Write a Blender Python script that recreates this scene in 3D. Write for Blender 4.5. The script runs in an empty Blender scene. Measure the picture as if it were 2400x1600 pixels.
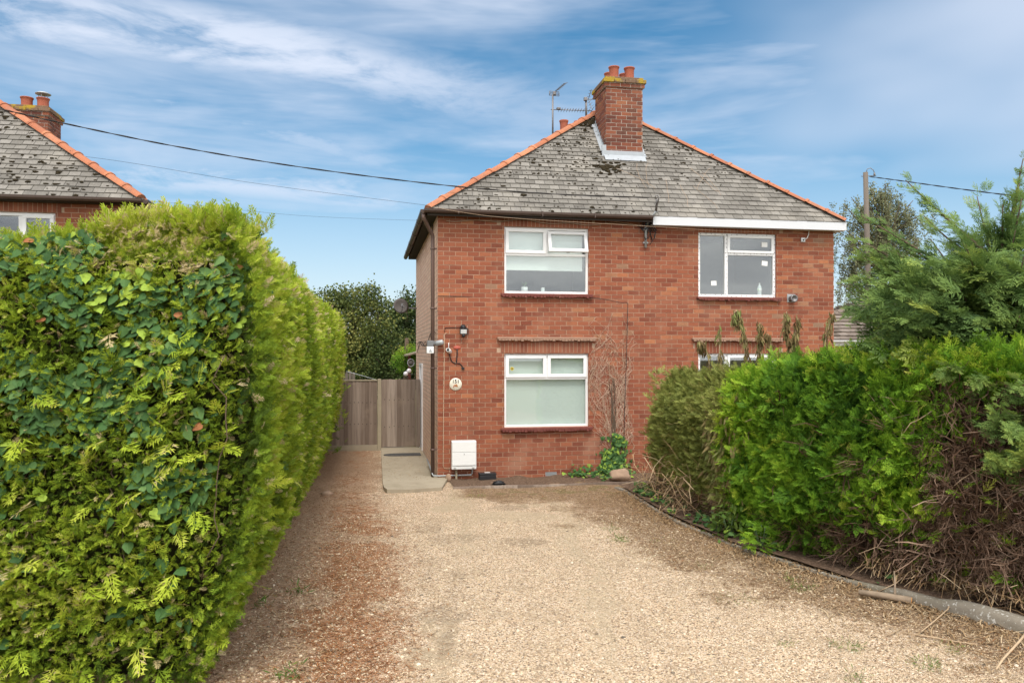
import bpy, bmesh, math, random
import numpy as np
from mathutils import Vector, Matrix

random.seed(7)
rng = np.random.default_rng(7)
R = math.radians

# ------------------------------------------------------------------ camera, sky, sun, exposure
SC = bpy.context.scene
F, CX, HY, H = 1866.7, 1200.0, 828.0, 2.34       # focal length and horizon in photo pixels, eye height in metres
cam = bpy.data.cameras.new("camera")
cam.sensor_width = 36.0
cam.lens = F / 2400 * 36.0
cam.shift_y = (HY - 800.0) / 2400
cam.clip_end = 3000
camo = bpy.data.objects.new("camera", cam)
SC.collection.objects.link(camo)
camo.location = (0, 0, H)
camo.rotation_euler = (R(90), 0, 0)
SC.camera = camo
SC.view_settings.view_transform = 'Standard'
SC.view_settings.look = 'None'
SC.view_settings.gamma = 1.0
SC.view_settings.exposure = 1.04

SUN_EL, SUN_AZ = R(58), R(176)      # azimuth from +Y clockwise: almost straight behind the camera
world = bpy.data.worlds.new("World")
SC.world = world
world.use_nodes = True
wn, wl = world.node_tree.nodes, world.node_tree.links
wn.clear()


def wnode(t, **kw):
    n = wn.new(t)
    for k, v in kw.items():
        setattr(n, k, v)
    return n


def wmath(op, a, b=None, clamp=False):
    n = wnode('ShaderNodeMath', operation=op, use_clamp=clamp)
    for i, v in enumerate((a, b)):
        if v is None:
            continue
        if isinstance(v, (int, float)):
            n.inputs[i].default_value = v
        else:
            wl.new(v, n.inputs[i])
    return n.outputs[0]


w_out = wnode('ShaderNodeOutputWorld')
w_bg = wnode('ShaderNodeBackground')
w_bg.inputs[1].default_value = 0.092
wl.new(w_bg.outputs[0], w_out.inputs[0])
sky = wnode('ShaderNodeTexSky', sky_type='NISHITA', sun_disc=False)
sky.sun_elevation = SUN_EL
sky.sun_rotation = SUN_AZ
sky.air_density = 1.0
sky.dust_density = 0.6
sky.ozone_density = 2.0
hs = wnode('ShaderNodeHueSaturation')
hs.inputs['Saturation'].default_value = 1.36
hs.inputs['Hue'].default_value = 0.487
hs.inputs['Value'].default_value = 0.72
wl.new(sky.outputs[0], hs.inputs['Color'])
tc = wnode('ShaderNodeTexCoord')
DIR = tc.outputs['Generated']


def wdot(vec):
    n = wnode('ShaderNodeVectorMath', operation='DOT_PRODUCT')
    wl.new(DIR, n.inputs[0])
    n.inputs[1].default_value = vec
    return n.outputs['Value']


def wnoise(scale_vec, rot, detail, rough, loc=(0, 0, 0), dist=0.0):
    m = wnode('ShaderNodeMapping')
    m.inputs['Scale'].default_value = scale_vec
    m.inputs['Rotation'].default_value = rot
    m.inputs['Location'].default_value = loc
    wl.new(DIR, m.inputs[0])
    n = wnode('ShaderNodeTexNoise')
    n.inputs['Scale'].default_value = 1.0
    n.inputs['Detail'].default_value = detail
    n.inputs['Roughness'].default_value = rough
    n.inputs['Distortion'].default_value = dist
    wl.new(m.outputs[0], n.inputs['Vector'])
    return n.outputs['Fac']


def wramp(v, a, b):
    n = wnode('ShaderNodeMapRange', interpolation_type='SMOOTHSTEP', clamp=True)
    wl.new(v, n.inputs[0])
    n.inputs[1].default_value = a
    n.inputs[2].default_value = b
    return n.outputs[0]


def ray(px, py):
    return Vector((px - CX, F, HY - py)).normalized()


def band(p, q, width, nz):          # a streak of cirrus along the great circle through two directions
    n = ray(*p).cross(ray(*q)).normalized()
    d = wdot(tuple(n))
    d = wmath('ADD', d, wmath('MULTIPLY', wmath('SUBTRACT', nz, 0.5), width * 1.5))
    d = wmath('ABSOLUTE', d)
    return wmath('SUBTRACT', 1.0, wramp(d, width * 0.1, width))


fine = wnoise((7, 7, 26), (0, R(17), 0), 7, 0.62, dist=0.3)
soft = wnoise((2.2, 2.2, 6.5), (0, R(16), 0), 5, 0.55, loc=(1.3, 0.4, 0.7), dist=0.4)
big = wnoise((1.2, 1.2, 2.6), (0, R(-14), 0), 4, 0.5, loc=(4.1, 2.2, 0.3))
streak = wnoise((2.6, 2.6, 20), (0, R(13), 0), 5, 0.55, loc=(2.7, 1.1, 0.2), dist=0.35)
cl = wmath('ADD', wmath('MULTIPLY', wramp(soft, 0.44, 0.74), 0.34), wmath('MULTIPLY', wramp(streak, 0.38, 0.74), 0.46))
b1 = wmath('MULTIPLY', band((0, 30), (1290, 262), 0.060, soft), wramp(fine, 0.22, 0.60))
b2 = wmath('MULTIPLY', band((400, 425), (980, 480), 0.03, fine), wramp(fine, 0.3, 0.65))
b3 = wmath('MULTIPLY', band((700, 335), (1050, 430), 0.02, fine), wramp(fine, 0.35, 0.65))
left_only = wramp(wdot((-1, 0, 0)), -0.16, 0.25)
b1 = wmath('MULTIPLY', b1, wmath('ADD', wmath('MULTIPLY', left_only, 0.75), 0.18))
b2 = wmath('MULTIPLY', b2, wramp(wdot((-1, 0, 0)), 0.02, 0.2))
b3 = wmath('MULTIPLY', b3, wmath('MULTIPLY', wramp(wdot((-1, 0, 0)), 0.02, 0.2), 0.5))
cl = wmath('MAXIMUM', cl, wmath('MULTIPLY', b1, 1.0))
cl = wmath('MAXIMUM', cl, wmath('MULTIPLY', b2, 0.75))
cl = wmath('MAXIMUM', cl, b3)
right_bank = wmath('MULTIPLY', wramp(wdot((1, 0, 0)), 0.1, 0.42), wramp(big, 0.36, 0.62))
cl = wmath('MAXIMUM', cl, wmath('MULTIPLY', right_bank, 0.72))
overhead = wramp(wdot((0, -1, 0.42)), -0.30, 0.25)     # added unseen cloud sheet behind and above the camera, brightened to lift ambient light
low = wmath('SUBTRACT', 1.0, wramp(wdot((0, 0, 1)), 0.0, 0.34))
cl = wmath('MAXIMUM', cl, wmath('MULTIPLY', low, 0.55))
wm = wnode('ShaderNodeMixRGB')
wl.new(wmath('MULTIPLY', cl, 1.0, True), wm.inputs[0])
wl.new(hs.outputs[0], wm.inputs[1])
wm.inputs[2].default_value = (4.2, 4.6, 5.4, 1)
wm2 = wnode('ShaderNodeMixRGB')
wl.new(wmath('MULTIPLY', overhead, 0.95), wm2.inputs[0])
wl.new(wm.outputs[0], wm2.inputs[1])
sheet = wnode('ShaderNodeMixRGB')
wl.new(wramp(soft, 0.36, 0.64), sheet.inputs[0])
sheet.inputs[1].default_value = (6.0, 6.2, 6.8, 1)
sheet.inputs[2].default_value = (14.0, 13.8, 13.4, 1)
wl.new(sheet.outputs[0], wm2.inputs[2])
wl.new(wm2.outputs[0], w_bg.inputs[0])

sl = bpy.data.lights.new("sun", 'SUN')
sl.energy = 1.5
sl.angle = R(20)
sl.color = (1.0, 0.94, 0.85)
so = bpy.data.objects.new("sun", sl)
SC.collection.objects.link(so)
_d = Vector((math.sin(SUN_AZ) * math.cos(SUN_EL), math.cos(SUN_AZ) * math.cos(SUN_EL), math.sin(SUN_EL)))
so.rotation_euler = (-_d).to_track_quat('-Z', 'Y').to_euler()
so.location = (0, -20, 30)

# ------------------------------------------------------------------ frames: photo pixels -> places
ANG = math.atan((CX - 865.0) / F)
CA, SA = math.cos(ANG), math.sin(ANG)
OX, OY = -1.361, 14.6                    # front left corner of the house on the ground


def HW(px, py, s=0.0):
    "photo pixel -> (u along the house front, height) on the plane s metres behind the front wall"
    k = (px - CX) / F
    u = (k * (OY + s * CA) - OX + s * SA) / (CA - k * SA)
    Z = OY + u * SA + s * CA
    return u, H + (HY - py) / F * Z


def W(u, s, z):
    return Vector((OX + u * CA - s * SA, OY + u * SA + s * CA, z))


def PX(px, py, Z):
    return Vector(((px - CX) / F * Z, Z, H + (HY - py) / F * Z))


def GR(px, py):
    Z = H * F / (py - HY)
    return (px - CX) / F * Z, Z


# ------------------------------------------------------------------ helpers
COL = SC.collection


def tag(o, label=None, cat=None, group=None, kind=None):
    if label:
        o['label'] = label
    if cat:
        o['category'] = cat
    if group:
        o['group'] = group
    if kind:
        o['kind'] = kind
    return o


def empty(name, loc=(0, 0, 0), rz=0.0):
    o = bpy.data.objects.new(name, None)
    o.empty_display_size = 0.2
    COL.objects.link(o)
    o.location = loc
    o.rotation_euler = (0, 0, rz)
    return o


class MB:
    def __init__(self):
        self.v, self.f, self.m, self.sm = [], [], [], []

    def add(self, vs, fs, m=0, smooth=False):
        b = len(self.v)
        self.v += [tuple(p) for p in vs]
        for f in fs:
            self.f.append(tuple(i + b for i in f))
            self.m.append(m)
            self.sm.append(smooth)

    def quad(self, a, b, c, d, m=0):
        self.add((a, b, c, d), ((0, 1, 2, 3),), m)

    def box(self, x0, x1, y0, y1, z0, z1, m=0, mat=None):
        vs = [Vector((x, y, z)) for z in (z0, z1) for y in (y0, y1) for x in (x0, x1)]
        if mat is not None:
            vs = [mat @ v for v in vs]
        self.add(vs, ((0, 2, 3, 1), (4, 5, 7, 6), (0, 1, 5, 4), (2, 6, 7, 3), (0, 4, 6, 2), (1, 3, 7, 5)), m)

    def cbox(self, x0, x1, y0, y1, z0, z1, c=0.006, m=0, mat=None):
        "box with its edges chamfered"
        bm = bmesh.new()
        bmesh.ops.create_cube(bm, size=1.0)
        for v in bm.verts:
            v.co = Vector((x0 + (v.co.x + .5) * (x1 - x0), y0 + (v.co.y + .5) * (y1 - y0), z0 + (v.co.z + .5) * (z1 - z0)))
        bmesh.ops.bevel(bm, geom=bm.edges[:], offset=c, segments=2, affect='EDGES', profile=0.6)
        bm.verts.index_update()
        vs = [(mat @ v.co) if mat is not None else v.co.copy() for v in bm.verts]
        self.add(vs, [[v.index for v in f.verts] for f in bm.faces], m)
        bm.free()

    def tube(self, pts, r, n=6, m=0, cap=True):
        pts = [Vector(p) for p in pts]
        rs = r if isinstance(r, (list, tuple)) else [r] * len(pts)
        vs, fs = [], []
        ref = Vector((0, 0, 1))
        t0 = (pts[1] - pts[0]).normalized()
        if abs(t0.z) > .9:
            ref = Vector((0, 1, 0))
        for i, p in enumerate(pts):
            t = (pts[min(i + 1, len(pts) - 1)] - pts[max(i - 1, 0)])
            t = t.normalized() if t.length > 1e-9 else t0
            x = ref.cross(t)
            if x.length < 1e-4:
                x = Vector((1, 0, 0)).cross(t)
            x.normalize()
            y = t.cross(x).normalized()
            ref = y
            ref = t.cross(x)
            for k in range(n):
                a = 2 * math.pi * k / n
                vs.append(p + (x * math.cos(a) + y * math.sin(a)) * rs[i])
            ref = y if abs(y.dot(t)) < .9 else ref
        for i in range(len(pts) - 1):
            for k in range(n):
                a, b = i * n + k, i * n + (k + 1) % n
                fs.append((a, b, b + n, a + n))
        if cap:
            fs.append(tuple(range(n))[::-1])
            fs.append(tuple(range((len(pts) - 1) * n, len(pts) * n)))
        self.add(vs, fs, m, True)

    def lathe(self, prof, c=(0, 0, 0), n=16, m=0, mat=None):
        vs, fs = [], []
        c = Vector(c)
        for r, z in prof:
            for k in range(n):
                a = 2 * math.pi * k / n
                p = Vector((r * math.cos(a), r * math.sin(a), z))
                if mat is not None:
                    p = mat @ p
                vs.append(c + p)
        for i in range(len(prof) - 1):
            for k in range(n):
                a, b = i * n + k, i * n + (k + 1) % n
                fs.append((a, b, b + n, a + n))
        fs.append(tuple(range(n))[::-1])
        fs.append(tuple(range((len(prof) - 1) * n, len(prof) * n)))
        self.add(vs, fs, m, True)

    def blob(self, c, rx, ry, rz, m=0, sub=2, amp=0.12, seed=0):
        bm = bmesh.new()
        bmesh.ops.create_icosphere(bm, subdivisions=sub, radius=1.0)
        r_ = random.Random(seed)
        ph = [r_.uniform(0, 6.28) for _ in range(6)]
        for v in bm.verts:
            p = v.co
            k = 1 + amp * (math.sin(3 * p.x + ph[0]) * math.cos(2.5 * p.y + ph[1]) + .6 * math.sin(5 * p.z + ph[2] + 3 * p.y) + .4 * math.sin(9 * p.x + ph[3]) * math.sin(8 * p.y + ph[4]))
            v.co = Vector((p.x * rx * k, p.y * ry * k, p.z * rz * k))
        bm.verts.index_update()
        self.add([Vector(c) + v.co for v in bm.verts], [[v.index for v in f.verts] for f in bm.faces], m, True)
        bm.free()

    def build(self, name, mats, parent=None, loc=(0, 0, 0), rz=0.0):
        me = bpy.data.meshes.new(name)
        me.from_pydata([tuple(p) for p in self.v], [], self.f)
        for mt in (mats if isinstance(mats, (list, tuple)) else [mats]):
            me.materials.append(mt)
        me.polygons.foreach_set("material_index", self.m)
        me.polygons.foreach_set("use_smooth", self.sm)
        me.update()
        o = bpy.data.objects.new(name, me)
        COL.objects.link(o)
        o.location = loc
        o.rotation_euler = (0, 0, rz)
        if parent:
            o.parent = parent
        return o


def vnoise(x, y, z=0.0, seed=0):
    "smooth value noise, 0..1, on numpy arrays"
    x, y, z = np.broadcast_arrays(np.asarray(x, float), np.asarray(y, float), np.asarray(z, float))
    xi, yi, zi = np.floor(x).astype(np.int64), np.floor(y).astype(np.int64), np.floor(z).astype(np.int64)
    fx, fy, fz = x - xi, y - yi, z - zi
    fx, fy, fz = fx * fx * (3 - 2 * fx), fy * fy * (3 - 2 * fy), fz * fz * (3 - 2 * fz)

    def h(a, b, c):
        n = (a * 374761393 + b * 668265263 + c * 2147483647 + seed * 1274126177) & 0xffffffff
        n = ((n ^ (n >> 13)) * 1274126177) & 0xffffffff
        n = ((n ^ (n >> 16)) * 668265263) & 0xffffffff
        return ((n ^ (n >> 15)) & 0xffff) / 65535.0
    r = 0
    for dx in (0, 1):
        for dy in (0, 1):
            for dz in (0, 1):
                wgt = (fx if dx else 1 - fx) * (fy if dy else 1 - fy) * (fz if dz else 1 - fz)
                r = r + wgt * h(xi + dx, yi + dy, zi + dz)
    return r


def fbm(x, y, z=0.0, seed=0, oct=3):
    r, a, s, t = 0, 1.0, 1.0, 0
    for i in range(oct):
        r = r + a * vnoise(np.asarray(x) * s, np.asarray(y) * s, np.asarray(z) * s, seed + i)
        t += a
        a *= .5
        s *= 2.03
    return r / t


def np_mesh(name, V, Q, mat, parent=None, tint=None, nv=4, smooth=False):
    "mesh from numpy arrays; Q is faces x nv"
    me = bpy.data.meshes.new(name)
    V = np.asarray(V, np.float32)
    Q = np.asarray(Q, np.int32)
    me.vertices.add(len(V))
    me.vertices.foreach_set("co", V.ravel())
    me.loops.add(Q.size)
    me.loops.foreach_set("vertex_index", Q.ravel())
    me.polygons.add(len(Q))
    me.polygons.foreach_set("loop_start", np.arange(0, Q.size, nv, dtype=np.int32))
    if smooth:
        me.polygons.foreach_set("use_smooth", np.ones(len(Q), bool))
    me.update(calc_edges=True)
    if tint is not None:
        at = me.attributes.new("tint", 'FLOAT', 'FACE')
        at.data.foreach_set("value", np.asarray(tint, np.float32))
    me.materials.append(mat)
    o = bpy.data.objects.new(name, me)
    COL.objects.link(o)
    if parent:
        o.parent = parent
    return o


# ------------------------------------------------------------------ materials
class NT:
    def __init__(self, name):
        self.mat = bpy.data.materials.new(name)
        self.mat.use_nodes = True
        self.t = self.mat.node_tree
        self.n, self.l = self.t.nodes, self.t.links
        self.b = self.n["Principled BSDF"]
        self.out = self.n["Material Output"]

    def node(self, t, **kw):
        n = self.n.new(t)
        for k, v in kw.items():
            setattr(n, k, v)
        return n

    def put(self, v, sock):
        if isinstance(v, (int, float, tuple, list)):
            if isinstance(v, (tuple, list)) and len(v) == 3 and sock.type == 'RGBA':
                v = (*v, 1)
            sock.default_value = v
        else:
            self.l.new(v, sock)

    def coord(self, which='Object'):
        return self.node('ShaderNodeTexCoord').outputs[which]

    def noise(self, scale, detail=3, rough=.55, vec=None, dist=0.0, out='Fac'):
        n = self.node('ShaderNodeTexNoise')
        n.inputs['Scale'].default_value = scale
        n.inputs['Detail'].default_value = detail
        n.inputs['Roughness'].default_value = rough
        n.inputs['Distortion'].default_value = dist
        self.l.new(vec if vec is not None else self.coord(), n.inputs['Vector'])
        return n.outputs[out]

    def vor(self, scale, vec=None, feature='F1', out='Distance'):
        n = self.node('ShaderNodeTexVoronoi', feature=feature)
        n.inputs['Scale'].default_value = scale
        self.l.new(vec if vec is not None else self.coord(), n.inputs['Vector'])
        return n.outputs[out]

    def mapping(self, scale=(1, 1, 1), rot=(0, 0, 0), which='Object'):
        m = self.node('ShaderNodeMapping')
        m.inputs['Scale'].default_value = scale
        m.inputs['Rotation'].default_value = rot
        self.l.new(self.coord(which), m.inputs[0])
        return m.outputs[0]

    def math(self, op, a, b=0.0, clamp=False):
        n = self.node('ShaderNodeMath', operation=op, use_clamp=clamp)
        self.put(a, n.inputs[0])
        self.put(b, n.inputs[1])
        return n.outputs[0]

    def rng(self, v, a, b, c=0.0, d=1.0):
        n = self.node('ShaderNodeMapRange', interpolation_type='SMOOTHSTEP', clamp=True)
        self.put(v, n.inputs[0])
        for i, k in enumerate((a, b, c, d)):
            n.inputs[i + 1].default_value = k
        return n.outputs[0]

    def ramp(self, v, stops, interp='LINEAR'):
        n = self.node('ShaderNodeValToRGB')
        n.color_ramp.interpolation = interp
        e = n.color_ramp.elements
        e[0].position, e[0].color = stops[0][0], (*stops[0][1], 1)
        e[1].position, e[1].color = stops[-1][0], (*stops[-1][1], 1)
        for p, c in stops[1:-1]:
            k = e.new(p)
            k.color = (*c, 1)
        self.put(v, n.inputs[0])
        return n.outputs[0]

    def mix(self, fac, a, b, blend='MIX'):
        n = self.node('ShaderNodeMixRGB', blend_type=blend)
        self.put(fac, n.inputs[0])
        self.put(a, n.inputs[1])
        self.put(b, n.inputs[2])
        return n.outputs[0]

    def attr(self, name):
        return self.node('ShaderNodeAttribute', attribute_name=name).outputs['Fac']

    def island(self):
        return self.node('ShaderNodeNewGeometry').outputs['Random Per Island']

    def bump(self, h, strength=.4, dist=.01):
        n = self.node('ShaderNodeBump')
        n.inputs['Strength'].default_value = strength
        n.inputs['Distance'].default_value = dist
        self.put(h, n.inputs['Height'])
        self.l.new(n.outputs[0], self.b.inputs['Normal'])

    def done(self, color=None, rough=.7, spec=.5, metal=0.0):
        if color is not None:
            self.put(color, self.b.inputs['Base Color'])
        self.put(rough, self.b.inputs['Roughness'])
        self.b.inputs['Specular IOR Level'].default_value = spec
        self.b.inputs['Metallic'].default_value = metal
        return self.mat


def plain(name, col, rough=.6, spec=.4, metal=0.0, var=.12, scale=9, dirt=0.0, dirt_col=(.08, .07, .05)):
    "one colour, broken up by soft noise and a little grime"
    m = NT(name)
    lo = tuple(c * (1 - var) for c in col)
    hi = tuple(min(1, c * (1 + var)) for c in col)
    c = m.mix(m.noise(scale, 4), lo, hi)
    if dirt:
        c = m.mix(m.rng(m.noise(scale * .6, 5, .7), .5, .75, 0, dirt), c, dirt_col)
    m.bump(m.noise(scale * 8, 3), .12, .004)
    return m.done(c, rough, spec, metal)


def brick_mat(name, stops, speck=.35, aged=True):
    m = NT(name)
    c = m.ramp(m.island(), stops)
    n = m.noise(38, 4, .65)
    c = m.mix(m.rng(n, .3, .75, 0, .55 if aged else .2), c, m.mix(.5, c, (.10, .035, .02)))
    if aged:
        n2 = m.noise(1.1, 4, .6)
        c = m.mix(m.rng(n2, .45, .8, 0, .35), c, (.36, .19, .125))
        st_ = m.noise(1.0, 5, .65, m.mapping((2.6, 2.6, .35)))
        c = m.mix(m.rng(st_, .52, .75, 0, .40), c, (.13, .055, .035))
        st2 = m.noise(1.0, 4, .6, m.mapping((1.1, 1.1, .9)))
        c = m.mix(m.rng(st2, .58, .72, 0, .25), c, (.42, .26, .18))
    c = m.mix(m.rng(m.noise(120, 2), .62, .75, 0, speck), c, (.40, .26, .18))
    m.bump(m.noise(70, 4, .7), .5, .006)
    return m.done(c, .88, .25)


FACING = [(0, (.19, .054, .031)), (.18, (.25, .075, .041)), (.5, (.29, .093, .049)), (.85, (.32, .107, .056)),
          (.95, (.355, .125, .062)), (.98, (.43, .165, .075)), (1, (.26, .16, .105))]
M = {}
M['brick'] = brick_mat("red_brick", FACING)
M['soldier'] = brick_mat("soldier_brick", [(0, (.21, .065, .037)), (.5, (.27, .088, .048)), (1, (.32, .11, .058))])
M['side_brick'] = brick_mat("pale_brick", [(0, (.72, .46, .33)), (.5, (.77, .52, .38)), (1, (.81, .58, .44))], .05, False)
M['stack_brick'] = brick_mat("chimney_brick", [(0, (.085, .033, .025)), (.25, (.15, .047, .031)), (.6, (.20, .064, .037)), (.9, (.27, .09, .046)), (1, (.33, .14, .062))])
m = NT("mortar")
M['mortar'] = m.done(m.mix(m.noise(14, 4), (.38, .255, .18), (.50, .35, .25)), .95, .1)
m = NT("side_mortar")
M['side_mortar'] = m.done(m.mix(m.noise(14, 4), (.33, .235, .18), (.42, .31, .24)), .95, .1)
m = NT("stack_mortar")
M['stack_mortar'] = m.done(m.mix(m.noise(14, 4), (.38, .33, .28), (.55, .50, .44)), .95, .1)

m = NT("grey_roof_tile")
g_ = m.ramp(m.island(), [(0, (.14, .131, .118)), (.4, (.178, .167, .15)), (.75, (.212, .199, .18)), (1, (.25, .235, .213))])
g_ = m.mix(m.rng(m.noise(24, 6, .72), .35, .7, 0, .4), g_, (.125, .113, .095))
g_ = m.mix(m.rng(m.noise(1.1, 4, .6), .50, .68, 0, .4), g_, (.32, .295, .255))
g_ = m.mix(m.rng(m.noise(55, 3, .7), .61, .68, 0, .55), g_, (.40, .39, .35))
g_ = m.mix(m.rng(m.noise(26, 5, .75), .61, .67, 0, .7), g_, (.035, .028, .02))
m.bump(m.noise(45, 5, .7), .5, .01)
M['tile'] = m.done(g_, .93, .15)
m = NT("pale_washed_tile")
M['felt'] = m.done((.05, .046, .04), .95, .1)

m = NT("terracotta")
t_ = m.ramp(m.island(), [(0, (.34, .12, .062)), (.5, (.42, .165, .085)), (.85, (.48, .20, .105)), (1, (.30, .14, .09))])
t_ = m.mix(m.rng(m.noise(4, 5, .65), .45, .7, 0, .7), t_, (.26, .13, .09))
t_ = m.mix(m.rng(m.noise(26, 4, .65), .625, .67, 0, .85), t_, (.05, .033, .024))
m.bump(m.noise(60, 4), .25, .005)
M['terracotta'] = m.done(t_, .82, .25)
m = NT("pot_clay")
p_ = m.mix(m.noise(9, 4), (.27, .075, .045), (.38, .125, .075))
M['pot'] = m.done(m.mix(m.rng(m.noise(14, 4), .58, .72, 0, .5), p_, (.17, .075, .05)), .85, .25)
m = NT("lichened_cap")
c_ = m.mix(m.noise(11, 5, .7), (.10, .065, .045), (.25, .16, .105))
c_ = m.mix(m.rng(m.noise(3.2, 4, .6), .50, .60, 0, .9), c_, (.36, .25, .03))
c_ = m.mix(m.rng(m.noise(30, 4, .7), .58, .68, 0, .5), c_, (.33, .31, .26))
m.bump(m.noise(40, 5), .5, .01)
M['cap'] = m.done(c_, .95, .1)
M['lead'] = plain("lead_flashing", (.36, .39, .42), .5, .4, .1, .14, 12)
M['moss'] = plain("dark_moss", (.038, .03, .018), 1.0, .05, 0, .5, 30)
m = NT("upvc_white")
M['upvc'] = m.done(m.mix(m.rng(m.noise(3, 4), .4, .8, 0, .25), (.80, .80, .80), (.70, .69, .66)), .32, .5)
M['dot'] = plain("dark_screw", (.09, .08, .075), .7)
M['gutter'] = plain("brown_plastic", (.115, .07, .055), .45, .45, 0, .2, 6, .4, (.19, .14, .11))
M['gutter_old'] = plain("dark_brown_plastic", (.07, .045, .035), .5, .4, 0, .2, 6)
M['soffit'] = plain("dark_soffit", (.06, .05, .045), .85, .1)
M['sill'] = plain("red_sill_tile", (.17, .052, .042), .75, .25, 0, .3, 14, .4, (.28, .17, .12))
M['sill_old'] = plain("weathered_sill_tile", (.34, .215, .155), .9, .15, 0, .25, 16, .4, (.2, .09, .06))
m = NT("roller_blind")
f_ = m.mix(m.noise(2, 3), (.77, .82, .79), (.81, .85, .82))
m.bump(m.noise(300, 2), .1, .002)
M['blind'] = m.done(f_, .9, .1)
m = NT("window_glass")
tr = m.node('ShaderNodeBsdfTransparent')
tr.inputs[0].default_value = (.90, .93, .92, 1)
gl = m.node('ShaderNodeBsdfGlossy')
gl.inputs['Roughness'].default_value = .01
gl.inputs['Color'].default_value = (.93, .95, .97, 1)
fr = m.node('ShaderNodeLayerWeight')
mx = m.node('ShaderNodeMixShader')
m.l.new(m.math('ADD', m.math('MULTIPLY', m.math('POWER', fr.outputs['Facing'], 4.0), .8), .10), mx.inputs[0])
m.l.new(tr.outputs[0], mx.inputs[1])
m.l.new(gl.outputs[0], mx.inputs[2])
m.l.new(mx.outputs[0], m.out.inputs[0])
M['glass'] = m.mat
M['room'] = plain("room_wall", (.30, .30, .31), .95, .05)
M['white'] = plain("white_plastic", (.76, .77, .76), .4, .45, 0, .04, 3, .15, (.5, .5, .47))
M['white_fascia'] = plain("white_fascia_board", (.60, .615, .64), .35, .5, 0, .03, 2)
M['black'] = plain("black_plastic", (.018, .018, .02), .45, .4)
M['grey'] = plain("grey_plastic", (.17, .175, .18), .5, .4)
M['ltgrey'] = plain("galvanised_grey", (.38, .40, .41), .5, .4, .3)
M['steel'] = plain("weathered_steel", (.20, .19, .19), .5, .4, .6, .25, 20)
M['cable'] = plain("black_cable", (.025, .022, .022), .6, .3)
M['twig'] = plain('pale_twig', (.60, .43, .33), .9, .1, 0, .25, 30)
M['tan_cable'] = plain("tan_cable", (.50, .36, .25), .7, .3)
M['orange'] = plain("faded_red_plastic", (.38, .09, .06), .6, .3)
M['cream'] = plain("cream_ceramic", (.72, .68, .56), .3, .5, 0, .05)
M['ink'] = plain("black_paint", (.02, .02, .02), .5)
M['motif'] = plain("painted_leaves", (.46, .24, .07), .6, .3, 0, .5, 40)
M['paper'] = plain("white_paper", (.80, .80, .78), .9, .1, 0, .05)
M['lens'] = plain("lamp_lens", (.60, .62, .62), .2, .6, 0, .15)
M['yellow'] = plain("yellow_print", (.62, .50, .07), .8, .2)
M['leafy'] = plain("houseplant_green", (.10, .16, .07), .6)
m = NT("clear_bottle")
M['bottle'] = m.done(m.mix(m.noise(8), (.60, .66, .66), (.72, .76, .75)), .15, .6)
M['green_label'] = plain("green_label", (.25, .50, .16), .6)
m = NT("fence_timber")
v_ = m.mapping((22, 22, 1.3))
w_ = m.ramp(m.island(), [(0, (.165, .124, .098)), (.35, (.25, .195, .157)), (.7, (.305, .243, .197)), (1, (.40, .33, .275))])
w_ = m.mix(m.rng(m.noise(1.0, 5, .65, v_), .35, .75, 0, .55), w_, (.12, .085, .065))
w_ = m.mix(m.rng(m.noise(2.2, 4), .52, .7, 0, .4), w_, (.33, .26, .2))
m.bump(m.noise(1.0, 5, .7, v_), .5, .006)
M['timber'] = m.done(w_, .9, .15)
M['post'] = plain("concrete_post", (.36, .31, .225), .95, .1, 0, .15, 12, .3, (.2, .19, .12))
m = NT("concrete_slab")
k_ = m.mix(m.noise(5, 6, .65), (.28, .24, .175), (.40, .345, .26))
k_ = m.mix(m.rng(m.noise(1.3, 5, .6), .48, .7, 0, .6), k_, (.23, .19, .135))
k_ = m.mix(m.rng(m.noise(34, 4, .7), .6, .68, 0, .4), k_, (.17, .145, .11))
m.bump(m.noise(60, 4), .35, .006)
M['concrete'] = m.done(k_, .95, .12)
m = NT("kerb_concrete")
k_ = m.mix(m.noise(7, 6, .65), (.15, .13, .10), (.29, .255, .205))
k_ = m.mix(m.rng(m.noise(26, 5, .7), .57, .63, 0, .8), k_, (.52, .51, .47))
k_ = m.mix(m.rng(m.noise(2.1, 4), .5, .65, 0, .5), k_, (.13, .115, .075))
m.bump(m.noise(40, 5, .7), .6, .012)
M['kerb'] = m.done(k_, .95, .1)
M['stone'] = plain("buff_stone", (.34, .235, .165), .9, .15, 0, .3, 12)
M['mat'] = plain("rubber_mat", (.085, .082, .08), .95, .1, 0, .3, 60)
m = NT("pole_wood")
v_ = m.mapping((14, 14, .8))
w_ = m.mix(m.noise(1.0, 6, .7, v_), (.085, .07, .056), (.23, .195, .165))
m.bump(m.noise(1.0, 6, .7, v_), .7, .02)
M['pole'] = m.done(w_, .9, .15)
m = NT("bark")
v_ = m.mapping((12, 12, 3))
m.bump(m.noise(1.0, 5, .7, v_), .8, .02)
M['bark'] = m.done(m.mix(m.noise(1.0, 5, .7, v_), (.06, .042, .03), (.19, .14, .10)), .95, .1)
M['bark_pale'] = plain("stripped_stick", (.46, .34, .22), .85, .2, 0, .35, 16)
M['branch'] = plain('grey_brown_branch', (.27, .205, .145), .9, .15, 0, .4, 14)
M['cut'] = plain("fresh_cut_wood", (.55, .27, .09), .8, .2, 0, .2, 30)
M['dish'] = plain("dish_grey", (.12, .11, .105), .7, .2, 0, .35, 7)
M['globe'] = plain("white_globe", (.80, .78, .82), .3, .5, 0, .03)


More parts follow.
